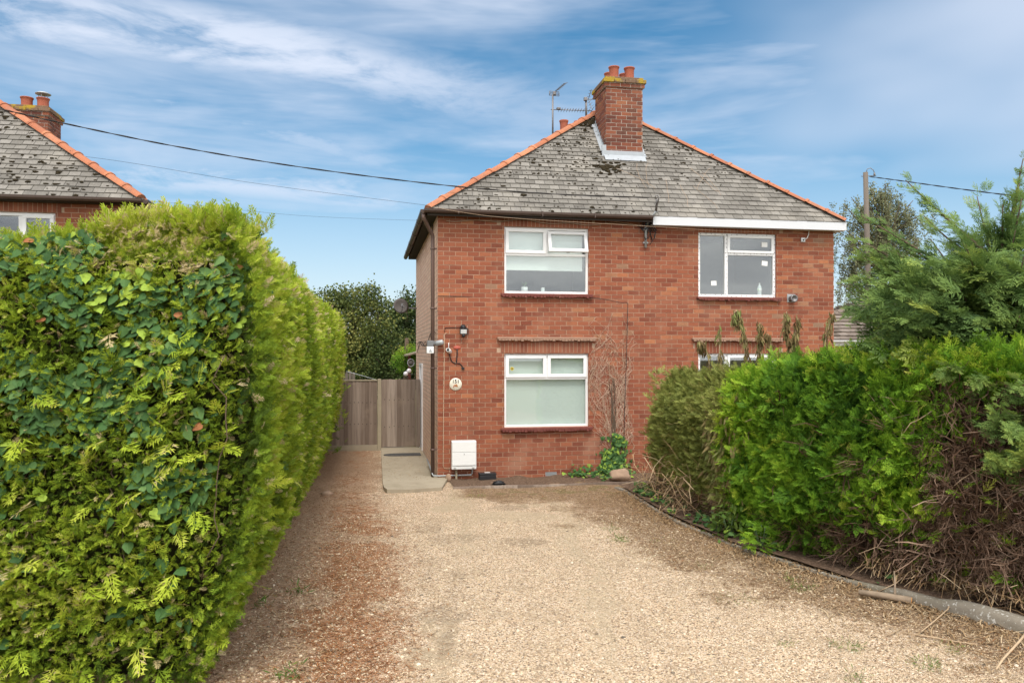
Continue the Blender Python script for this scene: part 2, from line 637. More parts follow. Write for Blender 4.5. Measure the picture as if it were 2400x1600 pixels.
def foliage(name, stops, trans=.3, rough=.55, spec=.35):
    m = NT(name)
    c = m.ramp(m.attr('tint'), stops)
    c = m.mix(m.rng(m.noise(40, 2), .35, .7, 0, .25), c, m.mix(.5, c, (.02, .04, .01)))
    m.done(c, max(rough, .6), spec * .45)
    t = m.node('ShaderNodeBsdfTranslucent')
    m.l.new(m.mix(.5, c, (.5, .6, .1), 'MULTIPLY'), t.inputs[0])
    t.inputs[0].default_value = (.2, .3, .05, 1)
    m.l.new(c, t.inputs[0])
    x = m.node('ShaderNodeMixShader')
    x.inputs[0].default_value = trans
    m.l.new(m.b.outputs[0], x.inputs[1])
    m.l.new(t.outputs[0], x.inputs[2])
    m.l.new(x.outputs[0], m.out.inputs[0])
    return m.mat


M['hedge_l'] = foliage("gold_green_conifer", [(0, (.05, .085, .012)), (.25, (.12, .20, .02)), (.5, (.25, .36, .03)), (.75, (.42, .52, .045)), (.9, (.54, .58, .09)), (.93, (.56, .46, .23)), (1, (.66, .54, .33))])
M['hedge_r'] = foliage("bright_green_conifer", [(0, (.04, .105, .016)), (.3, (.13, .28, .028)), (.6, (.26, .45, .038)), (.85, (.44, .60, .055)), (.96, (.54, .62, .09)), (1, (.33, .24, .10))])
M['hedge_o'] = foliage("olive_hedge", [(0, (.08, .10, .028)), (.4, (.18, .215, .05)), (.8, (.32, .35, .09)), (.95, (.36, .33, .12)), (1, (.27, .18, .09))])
M['cypress'] = foliage("blue_green_cypress", [(0, (.05, .10, .035)), (.4, (.13, .215, .058)), (.75, (.235, .335, .08)), (.95, (.37, .45, .10)), (1, (.26, .2, .09))])
M['ivy'] = foliage("ivy_leaf", [(0, (.03, .075, .024)), (.5, (.065, .145, .042)), (.84, (.12, .21, .065)), (.88, (.25, .38, .05)), (.985, (.42, .52, .08)), (1, (.34, .14, .06))], .12, .5, .3)
M['brown_twig'] = foliage("dead_brown_foliage", [(0, (.06, .035, .023)), (.5, (.17, .105, .072)), (.85, (.29, .19, .135)), (1, (.43, .31, .23))], .05, .85, .15)
M['dried'] = foliage("dried_weed", [(0, (.13, .085, .04)), (.5, (.22, .16, .075)), (.8, (.27, .24, .10)), (1, (.25, .30, .10))], .15, .8, .15)
M['tree_d'] = foliage("dark_leaf", [(0, (.024, .042, .014)), (.4, (.06, .092, .027)), (.75, (.14, .17, .045)), (1, (.30, .29, .08))], .25)
M['tree_b'] = foliage("birch_leaf", [(0, (.10, .115, .06)), (.5, (.20, .215, .11)), (1, (.34, .34, .19))], .25)
M['grass'] = foliage("weed_green", [(0, (.05, .10, .02)), (.5, (.10, .17, .03)), (.8, (.20, .26, .05)), (1, (.36, .29, .13))], .2)
M['straw'] = foliage("dry_litter", [(0, (.13, .075, .04)), (.35, (.25, .155, .08)), (.7, (.40, .275, .155)), (1, (.56, .44, .29))], 0, .85, .15)
M['needle'] = foliage("rust_needle_litter", [(0, (.13, .055, .028)), (.4, (.27, .105, .042)), (.75, (.40, .165, .06)), (1, (.52, .30, .14))], 0, .85, .15)
M['pebble'] = foliage("pebble", [(0, (.11, .095, .08)), (.12, (.25, .195, .135)), (.35, (.42, .325, .215)), (.6, (.53, .42, .285)), (.85, (.63, .52, .375)), (1, (.74, .65, .53))], 0, .75, .3)
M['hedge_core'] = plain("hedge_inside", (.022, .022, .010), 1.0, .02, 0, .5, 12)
M['brown_core'] = plain("dead_inside", (.022, .014, .009), 1.0, .02, 0, .5, 12)
# ------------------------------------------------------------------ brick walls and tiled roofs
COURSE, BRICK, JOINT = 0.0844, 0.2208, 0.0105


def rect_sub(rects, hole):
    out = []
    hx0, hx1, hz0, hz1 = hole
    for (a, b, c, d) in rects:
        if hx1 <= a or hx0 >= b or hz1 <= c or hz0 >= d:
            out.append((a, b, c, d))
            continue
        if a < hx0:
            out.append((a, hx0, c, d))
        if hx1 < b:
            out.append((hx1, b, c, d))
        x0, x1 = max(a, hx0), min(b, hx1)
        if c < hz0:
            out.append((x0, x1, c, hz0))
        if hz1 < d:
            out.append((x0, x1, hz1, d))
    return out


def brick_wall(mb, pt, u0, u1, z0, z1, holes=(), mb_i=0, mm_i=1, proud=.005, bond0=0, course=COURSE, brick=BRICK, from_z=None, keep=None):
    "every brick a small block standing proud of the mortar; pt(u, depth, z) -> place"
    for (a, b, c, d) in [r for r in _panel(u0, u1, z0, z1, holes)]:
        mb.add((pt(a, 0, c), pt(b, 0, c), pt(b, 0, d), pt(a, 0, d)), ((0, 1, 2, 3),), mm_i)
    r = 0
    z = z0
    while z < z1 - .01:
        zt = min(z + course - JOINT, z1)
        off = 0 if (r + bond0) % 2 == 0 else -brick / 2
        if from_z is None or z >= from_z:
            n = int((u1 - u0) / brick) + 2
            for i in range(n):
                a, b = u0 + off + i * brick, u0 + off + (i + 1) * brick - JOINT
                if i == 0 and off < 0:
                    a = u0
                a, b = max(a, u0), min(b, u1)
                if b - a < .02:
                    continue
                rects = [(a, b, z, zt)]
                for h in holes:
                    rects = rect_sub(rects, h)
                for (p, q, s, t) in rects:
                    if q - p < .012 or t - s < .012:
                        continue
                    if keep and not keep((p + q) / 2, (s + t) / 2):
                        continue
                    pr = proud + random.uniform(-.0015, .0015)
                    j = [random.uniform(-.0016, .0016) for _ in range(4)]
                    vs = [pt(p + j[0], pr, s + j[1]), pt(q + j[2], pr, s + j[3]), pt(q + j[2], pr, t + j[0]), pt(p + j[0], pr, t + j[1]),
                          pt(p, 0, s), pt(q, 0, s), pt(q, 0, t), pt(p, 0, t)]
                    mb.add(vs, ((0, 1, 2, 3), (4, 5, 1, 0), (5, 6, 2, 1), (6, 7, 3, 2), (7, 4, 0, 3)), mb_i)
        z += course
        r += 1


def _panel(u0, u1, z0, z1, holes):
    rects = [(u0, u1, z0, z1)]
    for h in holes:
        rects = rect_sub(rects, h)
    return rects


def soldier(mb, u0, u1, z0, z1, n, proud=.007, mb_i=0, mm_i=1):
    mb.add(((u0, -.0045, z0), (u1, -.0045, z0), (u1, -.0045, z1), (u0, -.0045, z1)), ((0, 1, 2, 3),), mm_i)
    w = (u1 - u0) / n
    for i in range(n):
        a, b = u0 + i * w + JOINT / 2, u0 + (i + 1) * w - JOINT / 2
        pr = proud + random.uniform(0, .003)
        mb.box(a, b, -pr, 0, z0 + JOINT / 2, z1 - JOINT / 2, mb_i)


def clip_poly(poly, clip):
    out = poly
    n = len(clip)
    for i in range(n):
        ax, ay = clip[i]
        bx, by = clip[(i + 1) % n]
        inp, out = out, []
        for j in range(len(inp)):
            p, q = inp[j], inp[(j + 1) % len(inp)]
            dp = (bx - ax) * (p[1] - ay) - (by - ay) * (p[0] - ax)
            dq = (bx - ax) * (q[1] - ay) - (by - ay) * (q[0] - ax)
            if dp >= 0:
                out.append(p)
            if dp * dq < 0:
                t = dp / (dp - dq)
                out.append((p[0] + (q[0] - p[0]) * t, p[1] + (q[1] - p[1]) * t))
        if not out:
            return []
    return out


def tile_face(mb, P0, P1, poly3, gauge=.147, width=.19, thick=.017, m=0, jitter=.014):
    "lap tiles over a convex roof face; P0-P1 is its eave, poly3 goes round it anticlockwise seen from outside"
    P0, P1 = Vector(P0), Vector(P1)
    ex = (P1 - P0).normalized()
    nrm = (Vector(poly3[1]) - Vector(poly3[0])).cross(Vector(poly3[2]) - Vector(poly3[0])).normalized()
    ey = nrm.cross(ex)
    clip = [((Vector(p) - P0).dot(ex), (Vector(p) - P0).dot(ey)) for p in poly3]
    xs, ys = [c[0] for c in clip], [c[1] for c in clip]
    r, y = 0, -.03
    while y < max(ys):
        off = -width / 2 * (r % 2) + random.uniform(-.012, .012)
        i = int((min(xs) - off) / width) - 1
        rowj = random.uniform(-.004, .004)
        while off + i * width < max(xs):
            w = width * (1 if True else 1)
            a = off + i * w + .004
            b = off + (i + 1) * w - .004
            i += 1
            y0 = y + rowj + random.uniform(-jitter, jitter) * .5
            y1 = y + gauge + .012
            low = min(ys) - .03
            cl2 = [(cx, cy if cy > 1e-4 else cy - .03) for cx, cy in clip]
            pl = clip_poly([(a, y0), (b, y0), (b, y1), (a, y1)], cl2)
            if len(pl) < 3:
                continue
            kick = random.uniform(-.003, .004)
            top, bot = [], []
            for (px, py) in pl:
                fr = (py - y0) / gauge
                o = .006 + (thick + kick) * (1 - fr)
                q = P0 + ex * px + ey * py
                top.append(q + nrm * o)
                bot.append(q + nrm * -.004)
            k = len(pl)
            mb.add(top + bot, [tuple(range(k))] + [(j, j + k, (j + 1) % k + k, (j + 1) % k) for j in range(k)], m)
        y += gauge
        r += 1


def ridge_line(mb, A, B, n, m=0, r=.098, up=Vector((0, 0, 1)), spread=72):
    "half-round ridge tiles lapped one over the next from A (low) to B (high)"
    A, B = Vector(A), Vector(B)
    d = (B - A)
    L = d.length / n
    d.normalize()
    nrm = (up - d * up.dot(d)).normalized()
    sd = d.cross(nrm)
    angs = [R(-spread + 2 * spread * k / 8) for k in range(9)]
    for i in range(n):
        j = random.uniform(-.012, .012)
        p0 = A + d * (L * i) + nrm * (.005 + random.uniform(-.004, .006)) + sd * j
        st = [(0, r * .96), (.8, r * 1.0), (.86, r * 1.02), (.865, r * 1.17), (.985, r * 1.17), (.99, r * .9), (1.0, r * .9)]
        vs, fs = [], []
        for (t, rr) in st:
            c = p0 + d * (L * t)
            for a in angs:
                vs.append(c + nrm * (math.cos(a) * rr - r * .55) + sd * math.sin(a) * rr * 1.12)
        for q in range(len(st) - 1):
            for k in range(8):
                fs.append((q * 9 + k, q * 9 + k + 1, (q + 1) * 9 + k + 1, (q + 1) * 9 + k))
        fs.append(tuple(range(9)))
        fs.append(tuple(range((len(st) - 1) * 9, len(st) * 9))[::-1])
        mb.add(vs, fs, m)


# ------------------------------------------------------------------ windows
def frame_ring(mb, u0, u1, z0, z1, w, y0, y1, m=0, lip=.006):
    "four mitred-looking rails round an opening, butted end to end"
    mb.cbox(u0, u1, y0, y1, z1 - w, z1, lip, m)
    mb.cbox(u0, u1, y0, y1, z0, z0 + w, lip, m)
    mb.cbox(u0, u0 + w, y0 + .0005, y1, z0 + w, z1 - w, lip * .5, m)
    mb.cbox(u1 - w, u1, y0 + .0005, y1, z0 + w, z1 - w, lip * .5, m)


def pane(parent, u0, u1, z0, z1, y, mat=None):
    g = MB()
    g.box(u0, u1, y, y + .006, z0, z1)
    return g.build('pane', mat or M['glass'], parent)


def room(u0, u1, z0, z1, parent, y=.16):
    "the plastered room behind a window"
    r = MB()
    a, b, c, d = u0 - .35, u1 + .35, z0 - .8, z1 + .25
    D = 2.6
    r.quad((a, D, c), (b, D, c), (b, D, d), (a, D, d))
    r.quad((a, y, c), (a, D, c), (a, D, d), (a, y, d))
    r.quad((b, D, c), (b, y, c), (b, y, d), (b, D, d))
    r.quad((a, y, d), (a, D, d), (b, D, d), (b, y, d))
    r.quad((a, y, c), (b, y, c), (b, D, c), (a, D, c))
    # the inner face of the wall round the opening
    for (p, q, s, t) in _panel(a, b, c, d, [(u0, u1, z0, z1)]):
        r.quad((p, y, s), (p, y, t), (q, y, t), (q, y, s))
    return r.build('room', M['room'], parent)


def reveal(mb, u0, u1, z0, z1, d=.155, m=0):
    mb.quad((u0, 0, z0), (u0, 0, z1), (u0, d, z1), (u0, d, z0), m)
    mb.quad((u1, 0, z0), (u1, d, z0), (u1, d, z1), (u1, 0, z1), m)
    mb.quad((u0, 0, z1), (u1, 0, z1), (u1, d, z1), (u0, d, z1), m)
    mb.quad((u0, 0, z0), (u0, d, z0), (u1, d, z0), (u1, 0, z0), m)


def sill_tiles(name, parent, u0, u1, z0, z1, mat, proj=.07, n=None, seed=0):
    "a sill or hood of lapped creasing tiles with a ragged lower edge"
    rr = random.Random(seed)
    s = MB()
    s.cbox(u0, u1, -proj, -.008, z0 + (z1 - z0) * .42, z1, .008)
    k = n or max(6, int((u1 - u0) / .06))
    w = (u1 - u0 - .04) / k
    for i in range(k):
        a = u0 + .02 + i * w
        pj = proj + .008 + rr.uniform(-.004, .012)
        s.cbox(a + .003, a + w - .003, -pj, -.01, z0 + rr.uniform(-.010, .012), z0 + (z1 - z0) * .42 - .002, .006)
    return s.build(name, mat, parent)


def dots(mb, pts, y, m):
    for (u, z) in pts:
        mb.box(u - .007, u + .007, y - .003, y + .004, z - .007, z + .007, m)


Y0, Y1 = .045, .115      # front and back of the window frames, in from the wall face


def window_two_vents(house, op, open_vent=False, name='window'):
    "big lower pane under two top-hung vents"
    u0, u1, z0, z1 = op
    w = .045
    tz = z1 - (z1 - z0) * (.385 if open_vent else .315)
    mu = u0 + (u1 - u0) * .505
    fm = MB()
    frame_ring(fm, u0, u1, z0, z1, w, Y0, Y1)
    fm.cbox(u0 + w, u1 - w, Y0 + .001, Y1 - .004, tz - .055, tz, .006)
    fm.cbox(mu - .024, mu + .024, Y0 + .002, Y1 - .006, tz, z1 - w, .005)
    wi = fm.build(name, M['upvc'], house)
    pane(wi, u0 + w, u1 - w, z0 + w, tz - .055, Y0 + .035)
    for k, (a, b) in enumerate(((u0 + .03, mu - .012), (mu + .012, u1 - .03))):
        c0, c1 = tz - .012, z1 - .028
        cm = MB()
        if k == 1 and open_vent:
            hinge = Vector((0, Y0 - .02, c1 - .03))
            rot = Matrix.Translation(hinge) @ Matrix.Rotation(R(-18), 4, 'X') @ Matrix.Translation(-hinge)
            y0, y1 = Y0 - .02, Y0 + .03
            hh = .06
            for bx in ((a, b, c1 - hh - .03, c1 - .03), (a, b, c0 + .02, c0 + hh + .02), (a, a + hh, c0 + hh + .02, c1 - hh - .03), (b - hh, b, c0 + hh + .02, c1 - hh - .03)):
                cm.cbox(bx[0], bx[1], y0, y1, bx[2], bx[3], .005, 0, rot)
            ca = cm.build('casement', M['upvc'], wi)
            g = MB()
            g.box(a + hh, b - hh, y0 + .02, y0 + .026, c0 + hh + .02, c1 - hh - .03, 0, rot)
            g.build('pane', M['glass'], wi)
            h = MB()
            h.box((a + b) / 2 - .03, (a + b) / 2 + .03, y1, y1 + .02, c0 + .022, c0 + .05, 0, rot)
            h.build('handle', M['black'], wi)
            h = MB()
            h.tube([(b - .05, Y0 + .03, c0 + .02), rot @ Vector((b - .03, y1, c0 + .12))], .008, 5)
            h.build('stay', M['black'], wi)
        else:
            frame_ring(cm, a, b, c0, c1, .062, Y0 - .022, Y0 + .03)
            cm.build('casement', M['upvc'], wi)
            pane(wi, a + .062, b - .062, c0 + .062, c1 - .062, Y0 + .01)
    return wi, tz, mu


# ------------------------------------------------------------------ the house
def quad_rect(pts):
    us, zs = zip(*pts)
    return us, zs


uL, zT1 = HW(1181.9, 530.5)
_, zB1 = HW(1181.0, 687.0)
uR, _ = HW(1379.6, 534)
_, zT2 = HW(1181.7, 828.3)
_, zB2 = HW(1181.0, 1002.0)
uRR, _ = HW(1818.9, 548)
uRL, zT3 = HW(1636.4, 544.5)
_, zB3 = HW(1636.2, 695.0)
WID = HW(1953.8, 650)[0]
OPEN_UL = (uL, uR, zB1, zT1)
OPEN_LL = (uL, uR, zB2, zT2)
OPEN_UR = (uRL, uRR, zB3, zT3)
OPEN_LR = (uRL, uRR, zB2, zT2)
WALL_H = 4.90
EAVE = 4.948
DEEP = 6.8
print("house", WID, OPEN_UL, OPEN_LL, OPEN_UR)

house = empty('brick_house', (OX, OY, 0), ANG)
tag(house, "two-storey red brick house with a grey tiled hipped roof, whole front in view", "house")

nrow = int(WALL_H / COURSE)
wall = MB()
holes = [OPEN_UL, OPEN_LL, OPEN_UR, OPEN_LR]
NL = 18
lin_l = (uL - .07, uR + .07)
lin_r = (uRL - .07, uRR + .07)
zl0, zl1 = HW(1200, 826.5)[1], HW(1200, 800)[1]
solds = [(lin_l[0], lin_l[1], zl0, zl1), (lin_r[0], lin_r[1], zl0, zl1),
         (lin_l[0], lin_l[1], zT1, WALL_H), (lin_r[0], lin_r[1], zT3, WALL_H)]
airs = []
for (x, y) in ((1123, 1115), (1291.5, 1110)):
    u, z = HW(x, y)
    airs.append((u - .11, u + .11, z - .038, z + .038))
brick_wall(wall, lambda u, d, z: (u, -d, z), 0, WID, 0, WALL_H, holes + airs, keep=lambda u, z: not any(a < u < b and c < z < d for a, b, c, d in solds))
for op in holes:
    reveal(wall, *op, m=0)
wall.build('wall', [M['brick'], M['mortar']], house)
sw = MB()
DOOR = (4.05, 4.95, .05, 2.1)
brick_wall(sw, lambda s, d, z: (-d, DEEP - s, z), 0, DEEP, 0, WALL_H, [(DEEP - DOOR[1], DEEP - DOOR[0], DOOR[2], DOOR[3])], bond0=1, proud=.0025)
sw.build('side_wall', [M['side_brick'], M['side_mortar']], house)
bw = MB()
bw.quad((WID, 0, 0), (WID, DEEP, 0), (WID, DEEP, WALL_H), (WID, 0, WALL_H))
bw.quad((WID, DEEP, 0), (0, DEEP, 0), (0, DEEP, WALL_H), (WID, DEEP, WALL_H))
bw.build('rear_wall', M['side_brick'], house)

# side door seen edge on
d = MB()
s0, s1, z0, z1 = DOOR
d.cbox(-.035, .05, s0, s0 + .06, z0, z1, .004)
d.cbox(-.035, .05, s1 - .06, s1, z0, z1, .004)
d.cbox(-.035, .05, s0 + .06, s1 - .06, z1 - .06, z1, .004)
door = d.build('side_door', M['upvc'], house)
d = MB()
d.cbox(.01, .05, s0 + .06, s1 - .06, z0, z1 - .06, .004)
d.build('door_leaf', M['upvc'], door)
d = MB()
d.tube([(.0, s0 + .14, 1.02), (-.05, s0 + .14, 1.02), (-.05, s0 + .25, 1.02)], .011, 6)
d.build('handle', M['ltgrey'], door)

# lintels, hoods, sills
for (a, b, c, e) in solds:
    s = MB()
    soldier(s, a, b, c, e, 24 if c < 3 else 24)
    s.build('lintel', [M['soldier'], M['mortar']], house)
for (a, b) in (lin_l, lin_r):
    zc0, zc1 = HW(1200, 798.5)[1], HW(1200, 789.5)[1]
    sill_tiles('hood', house, a - .07, b + .07, zc0, zc1, M['sill_old'], .075, seed=int(a * 10))

# --- windows
w1, t1z, m1 = window_two_vents(house, OPEN_UL, True)
w2, t2z, m2 = window_two_vents(house, OPEN_LL, False)
for wi, op in ((w1, OPEN_UL), (w2, OPEN_LL)):
    sill_tiles('sill', wi, op[0] - .07, op[1] + .07, op[2] - .074, op[2] - .004, M['sill'], .075, seed=3)
    room(*op, wi)
b = MB()
u0, u1, z0, z1 = OPEN_UL
b.box(u0 + .02, u1 - .085, .15, .153, z0 + .47, z1)
b.cbox(u0 + .02, u1 - .085, .146, .157, z0 + .445, z0 + .47, .004)
b.build('blind', M['blind'], w1)
b = MB()
u0, u1, z0, z1 = OPEN_LL
b.box(u0 + .01, u1 - .02, .135, .138, z0 + .02, z1)
b.build('blind', M['blind'], w2)
st = MB()
su, sz = HW(1201.3, 864)
for k in range(8):
    a = k * math.pi / 4
    st.box(-.013, .013, -.002, 0, 0, .033, 0, Matrix.Translation((su, Y0 + .008, sz)) @ Matrix.Rotation(a, 4, 'Y'))
st.box(su - .010, su + .010, Y0 + .003, Y0 + .006, sz - .010, sz + .010, 1)
st.build('sticker', [M['yellow'], M['bark']], w2)


def window_side_vent(op, name='window', lower_hidden=False):
    "tall fixed light on the left, small vent over a big pane on the right, screw-spotted new frame"
    u0, u1, z0, z1 = op
    w = .052
    Wd, Hh = u1 - u0, z1 - z0
    mu = u0 + Wd * .365
    tz = z0 + Hh * .685
    fm = MB()
    frame_ring(fm, u0, u1, z0, z1, w, Y0 - .015, Y1)
    fm.cbox(mu - .032, mu + .032, Y0 - .014, Y1 - .004, z0 + w, z1 - w, .006)
    fm.cbox(mu + .032, u1 - w, Y0 - .013, Y1 - .006, tz - .03, tz + .03, .006)
    rr = random.Random(5)
    for (a, b, zz) in ((u0, u1, z1 - w / 2), (u0, u1, z0 + w / 2), (mu, u1, tz)):
        dots(fm, [(a + (b - a) * (k + .5) / 15 + rr.uniform(-.02, .02), zz + rr.uniform(-.014, .014)) for k in range(15)], Y0 - .015, 1)
    for uu in (u0 + w / 2, mu, u1 - w / 2):
        dots(fm, [(uu + rr.uniform(-.016, .016), z0 + Hh * (k + .5) / 15 + rr.uniform(-.02, .02)) for k in range(15)], Y0 - .015, 1)
    wi = fm.build(name, [M['upvc'], M['dot']], house)
    pane(wi, u0 + w, mu - .032, z0 + w, z1 - w, Y0 + .02)
    pane(wi, mu + .032, u1 - w, z0 + w, tz - .03, Y0 + .02)
    a, b, c, e = mu + .02, u1 - .04, tz + .012, z1 - .035
    cm = MB()
    frame_ring(cm, a, b, c, e, .05, Y0 - .034, Y0 + .01)
    cm.build('casement', M['upvc'], wi)
    pane(wi, a + .05, b - .05, c + .05, e - .05, Y0 - .01)
    room(*op, wi)
    return wi


w3 = window_side_vent(OPEN_UR)
w4 = window_side_vent(OPEN_LR)
sill_tiles('sill', w3, OPEN_UR[0] - .04, OPEN_UR[1] + .09, OPEN_UR[2] - .072, OPEN_UR[2] - .006, M['sill'], .075, seed=8)
st = MB()
for (x, y, w_, h_, yy) in ((1793.5, 573, .125, .095, Y0 - .013), (1795.6, 616.5, .125, .095, Y0 + .017), (1676, 663, .115, .09, Y0 + .017)):
    u, z = HW(x, y)
    st = MB()
    st.box(-w_ / 2, w_ / 2, -.002, 0, -h_ / 2, h_ / 2, 0, Matrix.Translation((u, yy, z)) @ Matrix.Rotation(R(random.uniform(-7, 7)), 4, 'Y'))
    st.build('paper_notice', M['paper'], w3)

# --- roof
E00, E10 = Vector((-.2, -.22, EAVE)), Vector((8.07, -.22, EAVE))
E01, E11 = Vector((-.2, DEEP + .22, EAVE)), Vector((8.07, DEEP + .22, EAVE))
AP, BP = Vector((3.93, 2.41, 7.80)), Vector((3.93, 4.4, 7.80))


def hip_roof(house, E00, E10, E01, E11, A, B, faces=('front',)):
    r = MB()
    dn = Vector((0, 0, -.035))
    for poly in ((E00, E10, A), (E10, E11, B, A), (E11, E01, B), (E01, E00, A, B)):
        r.add([p + dn for p in poly], (tuple(range(len(poly))),), 1)
    r.add([p + dn * 2.2 for p in (E00, E01, E11, E10)], ((0, 1, 2, 3),), 1)
    e = .02
    if 'front' in faces:
        tile_face(r, E00, E10, [E00, E10, A])
    if 'right' in faces:
        tile_face(r, E10, E11, [E10, E11, B, A], gauge=.16, width=.3)
    if 'left' in faces:
        tile_face(r, E01, E00, [E01, E00, A, B], gauge=.16, width=.3)
    roof = r.build('roof', [M['tile'], M['felt']], house)
    h = MB()
    ridge_line(h, E00 + Vector((0, 0, .03)), A, 13)
    ridge_line(h, E10 + Vector((0, 0, .03)), A, 13)
    ridge_line(h, E11 + Vector((0, 0, .03)), B, 13)
    ridge_line(h, E01 + Vector((0, 0, .03)), B, 13)
    ridge_line(h, A, B, 5)
    h.build('hip_ridge', M['terracotta'], roof)
    return roof


roof = hip_roof(house, E00, E10, E01, E11, AP, BP, ('front', 'left', 'right'))


def on_front_roof(u, k=None, z=None):
    "a point of the front roof slope at u, z metres up"
    t = (z - EAVE) / (AP.z - EAVE)
    return Vector((u, E00.y + (AP.y - E00.y) * t, z))


sl_n = (E10 - E00).cross(AP - E00).normalized()
mo = MB()
rr = random.Random(11)
cnt = 0
while cnt < 700:
    t = rr.random() ** 1.1
    row = int(t * 26)
    z = EAVE + (AP.z - EAVE) * (row + .06 + rr.random() ** 3 * .6) / 26.4
    tt = (z - EAVE) / (AP.z - EAVE)
    lo, hi = E00.x + (AP.x - E00.x) * tt + .12, E10.x + (AP.x - E10.x) * tt - .12
    if hi < lo:
        continue
    u = rr.uniform(lo, hi)
    dens = float(fbm(u * 1.3, z * 1.6, seed=5)) + (.22 if u < 4 else -.06) + (.12 if .25 < tt < .9 else -.12)
    if dens < .34 + rr.random() * .36:
        continue
    p = on_front_roof(u, z=z) + sl_n * .018
    s = rr.uniform(.010, .026) * (1.7 if rr.random() < .12 else 1)
    mo.blob(p, s * rr.uniform(.8, 1.7), s, s * .75, 0, 1, .25, cnt)
    cnt += 1
for k in range(46):
    a = rr.gauss(0, 1)
    p = on_front_roof(HW(1418, 385, 1)[0] + a * .12, z=6.05 + rr.gauss(0, .07)) + sl_n * .018
    mo.blob(p, .05, .035, .03, 0, 1, .25, k)
for k in range(70):
    t = rr.uniform(.78, .97)
    z = EAVE + (AP.z - EAVE) * t
    u = E00.x + (AP.x - E00.x) * t + rr.uniform(.12, .35)
    mo.blob(on_front_roof(u, z=z) + sl_n * .018, .045, .03, .025, 0, 1, .25, k)
tag(mo.build('moss', M['moss'], roof), kind='stuff')

# lime washed below the stack: pale dead creeper stems on the tiles
cr = MB()
for k in range(9):
    u, z = 4.75 + rr.uniform(-.75, .9), EAVE + rr.uniform(.15, .7)
    pts = []
    du = rr.uniform(-.05, .05)
    for i in range(9):
        pts.append(on_front_roof(u, z=z) + sl_n * .026)
        du += rr.uniform(-.02, .02)
        u += du
        z += rr.uniform(.04, .10)
    cr.tube(pts, .0026, 4)
tag(cr.build('dead_stem', M['tan_cable'], roof), kind='stuff')

# gutters, fascia, soffit
uB, _ = HW(1512, 505, -.22)
uW, _ = HW(1530, 510, -.22)
g = MB()
GPROF = [(-.055, .0), (-.05, -.04), (-.025, -.066), (0, -.072), (.025, -.066), (.05, -.04), (.055, 0)]


def gutter_run(mb, a, b, ax, m=0):
    "half-round gutter between two points; ax is the outward direction"
    vs, fs = [], []
    for p in (a, b):
        for (x, z) in GPROF:
            vs.append(Vector(p) + ax * x + Vector((0, 0, z)))
    for k in range(len(GPROF) - 1):
        fs.append((k, k + 1, k + 1 + len(GPROF), k + len(GPROF)))
    fs.append(tuple(range(len(GPROF))))
    fs.append(tuple(range(len(GPROF), 2 * len(GPROF))))
    mb.add(vs, fs, m, False)


gutter_run(g, (-.27, -.265, EAVE - .01), (uW - .02, -.265, EAVE - .01), Vector((0, -1, 0)))
gutter_run(g, (-.27, -.2, EAVE - .012), (-.27, DEEP + .2, EAVE - .012), Vector((-1, 0, 0)))
for u in (.35, 1.9, 2.9):
    g.box(u - .012, u + .012, -.325, -.2, EAVE - .088, EAVE - .0, 0)
for s in (1.0, 2.6, 4.2, 5.8):
    g.box(-.33, -.2, s - .012, s + .012, EAVE - .09, EAVE, 0)
g.build('gutter', M['gutter_old'], house)
so_ = MB()
so_.box(-.2, WID + .1, -.2, -.008, EAVE - .075, EAVE - .05)
so_.box(-.2, uW, -.205, -.18, EAVE - .12, EAVE - .0515)
so_.box(-.2, -.008, -.008, DEEP + .1, EAVE - .075, EAVE - .05)
so_.build('soffit', M['soffit'], house)
fb = MB()
zf0, zf1 = HW(1700, 532, -.24)[1], EAVE - .008
fb.cbox(uW, 8.05, -.245, -.215, zf0, zf1, .004)
fb.cbox(uW + .0, 8.05, -.2145, -.008, zf0 + .012, zf0 + .024, .002)
fb.cbox(8.05, 8.075, -.245, DEEP, zf0 + .001, zf1, .004)
fb.build('fascia', M['white_fascia'], house)

# downpipe on the corner
dp = MB()
x0 = -.085
dp.tube([(-.27, -.15, EAVE - .07), (-.27, -.15, EAVE - .16), (-.235, -.10, EAVE - .21), (-.13, .06, EAVE - .37), (x0, .1, EAVE - .44), (x0, .1, EAVE - .55), (x0, .1, .05)], .036, 10)
for z in (.55, 2.05, 3.15, 4.25):
    dp.tube([(x0, .1, z), (x0, .1, z + .035)], .046, 10)
    dp.box(x0, -.0, .08, .12, z + .005, z + .03)
dp.build('downpipe', M['gutter'], house)
co = MB()
pts = []
for i in range(22):
    z = 4.85 - i * .15
    pts.append((-.016, .95 + .025 * math.sin(i * .9), z))
co.tube(pts, .009, 5)
pts = [(-.014, .3 + k * .45, 2.72 + .10 * math.sin(k * .8) - .02 * k) for k in range(14)]
co.tube(pts, .007, 5)
pts = [(-.014, .3 + k * .45, 2.5 + .05 * math.sin(k * 1.3) + .008 * k) for k in range(14)]
co.tube(pts, .006, 5)
co.build('wall_cable', M['cable'], house)

# air bricks
for k, (a, b, c, e) in enumerate(airs):
    ab = MB()
    ab.box(a + .006, b - .006, .02, .03, c + .006, e - .006, 1)
    nx, nz = 10, 3
    for i in range(nx + 1):
        x = a + .006 + (b - a - .012) * i / nx
        ab.box(x - .005, x + .005, -.004, .02, c + .006, e - .006, 0)
    for j in range(nz + 1):
        z = c + .008 + (e - c - .016) * j / nz
        ab.box(a + .001, b - .001, -.0052, .019, z - .004, z + .004, 0)
    ab.build('air_brick', [M['brick'] if k == 0 else M['ltgrey'], M['ink']], house)


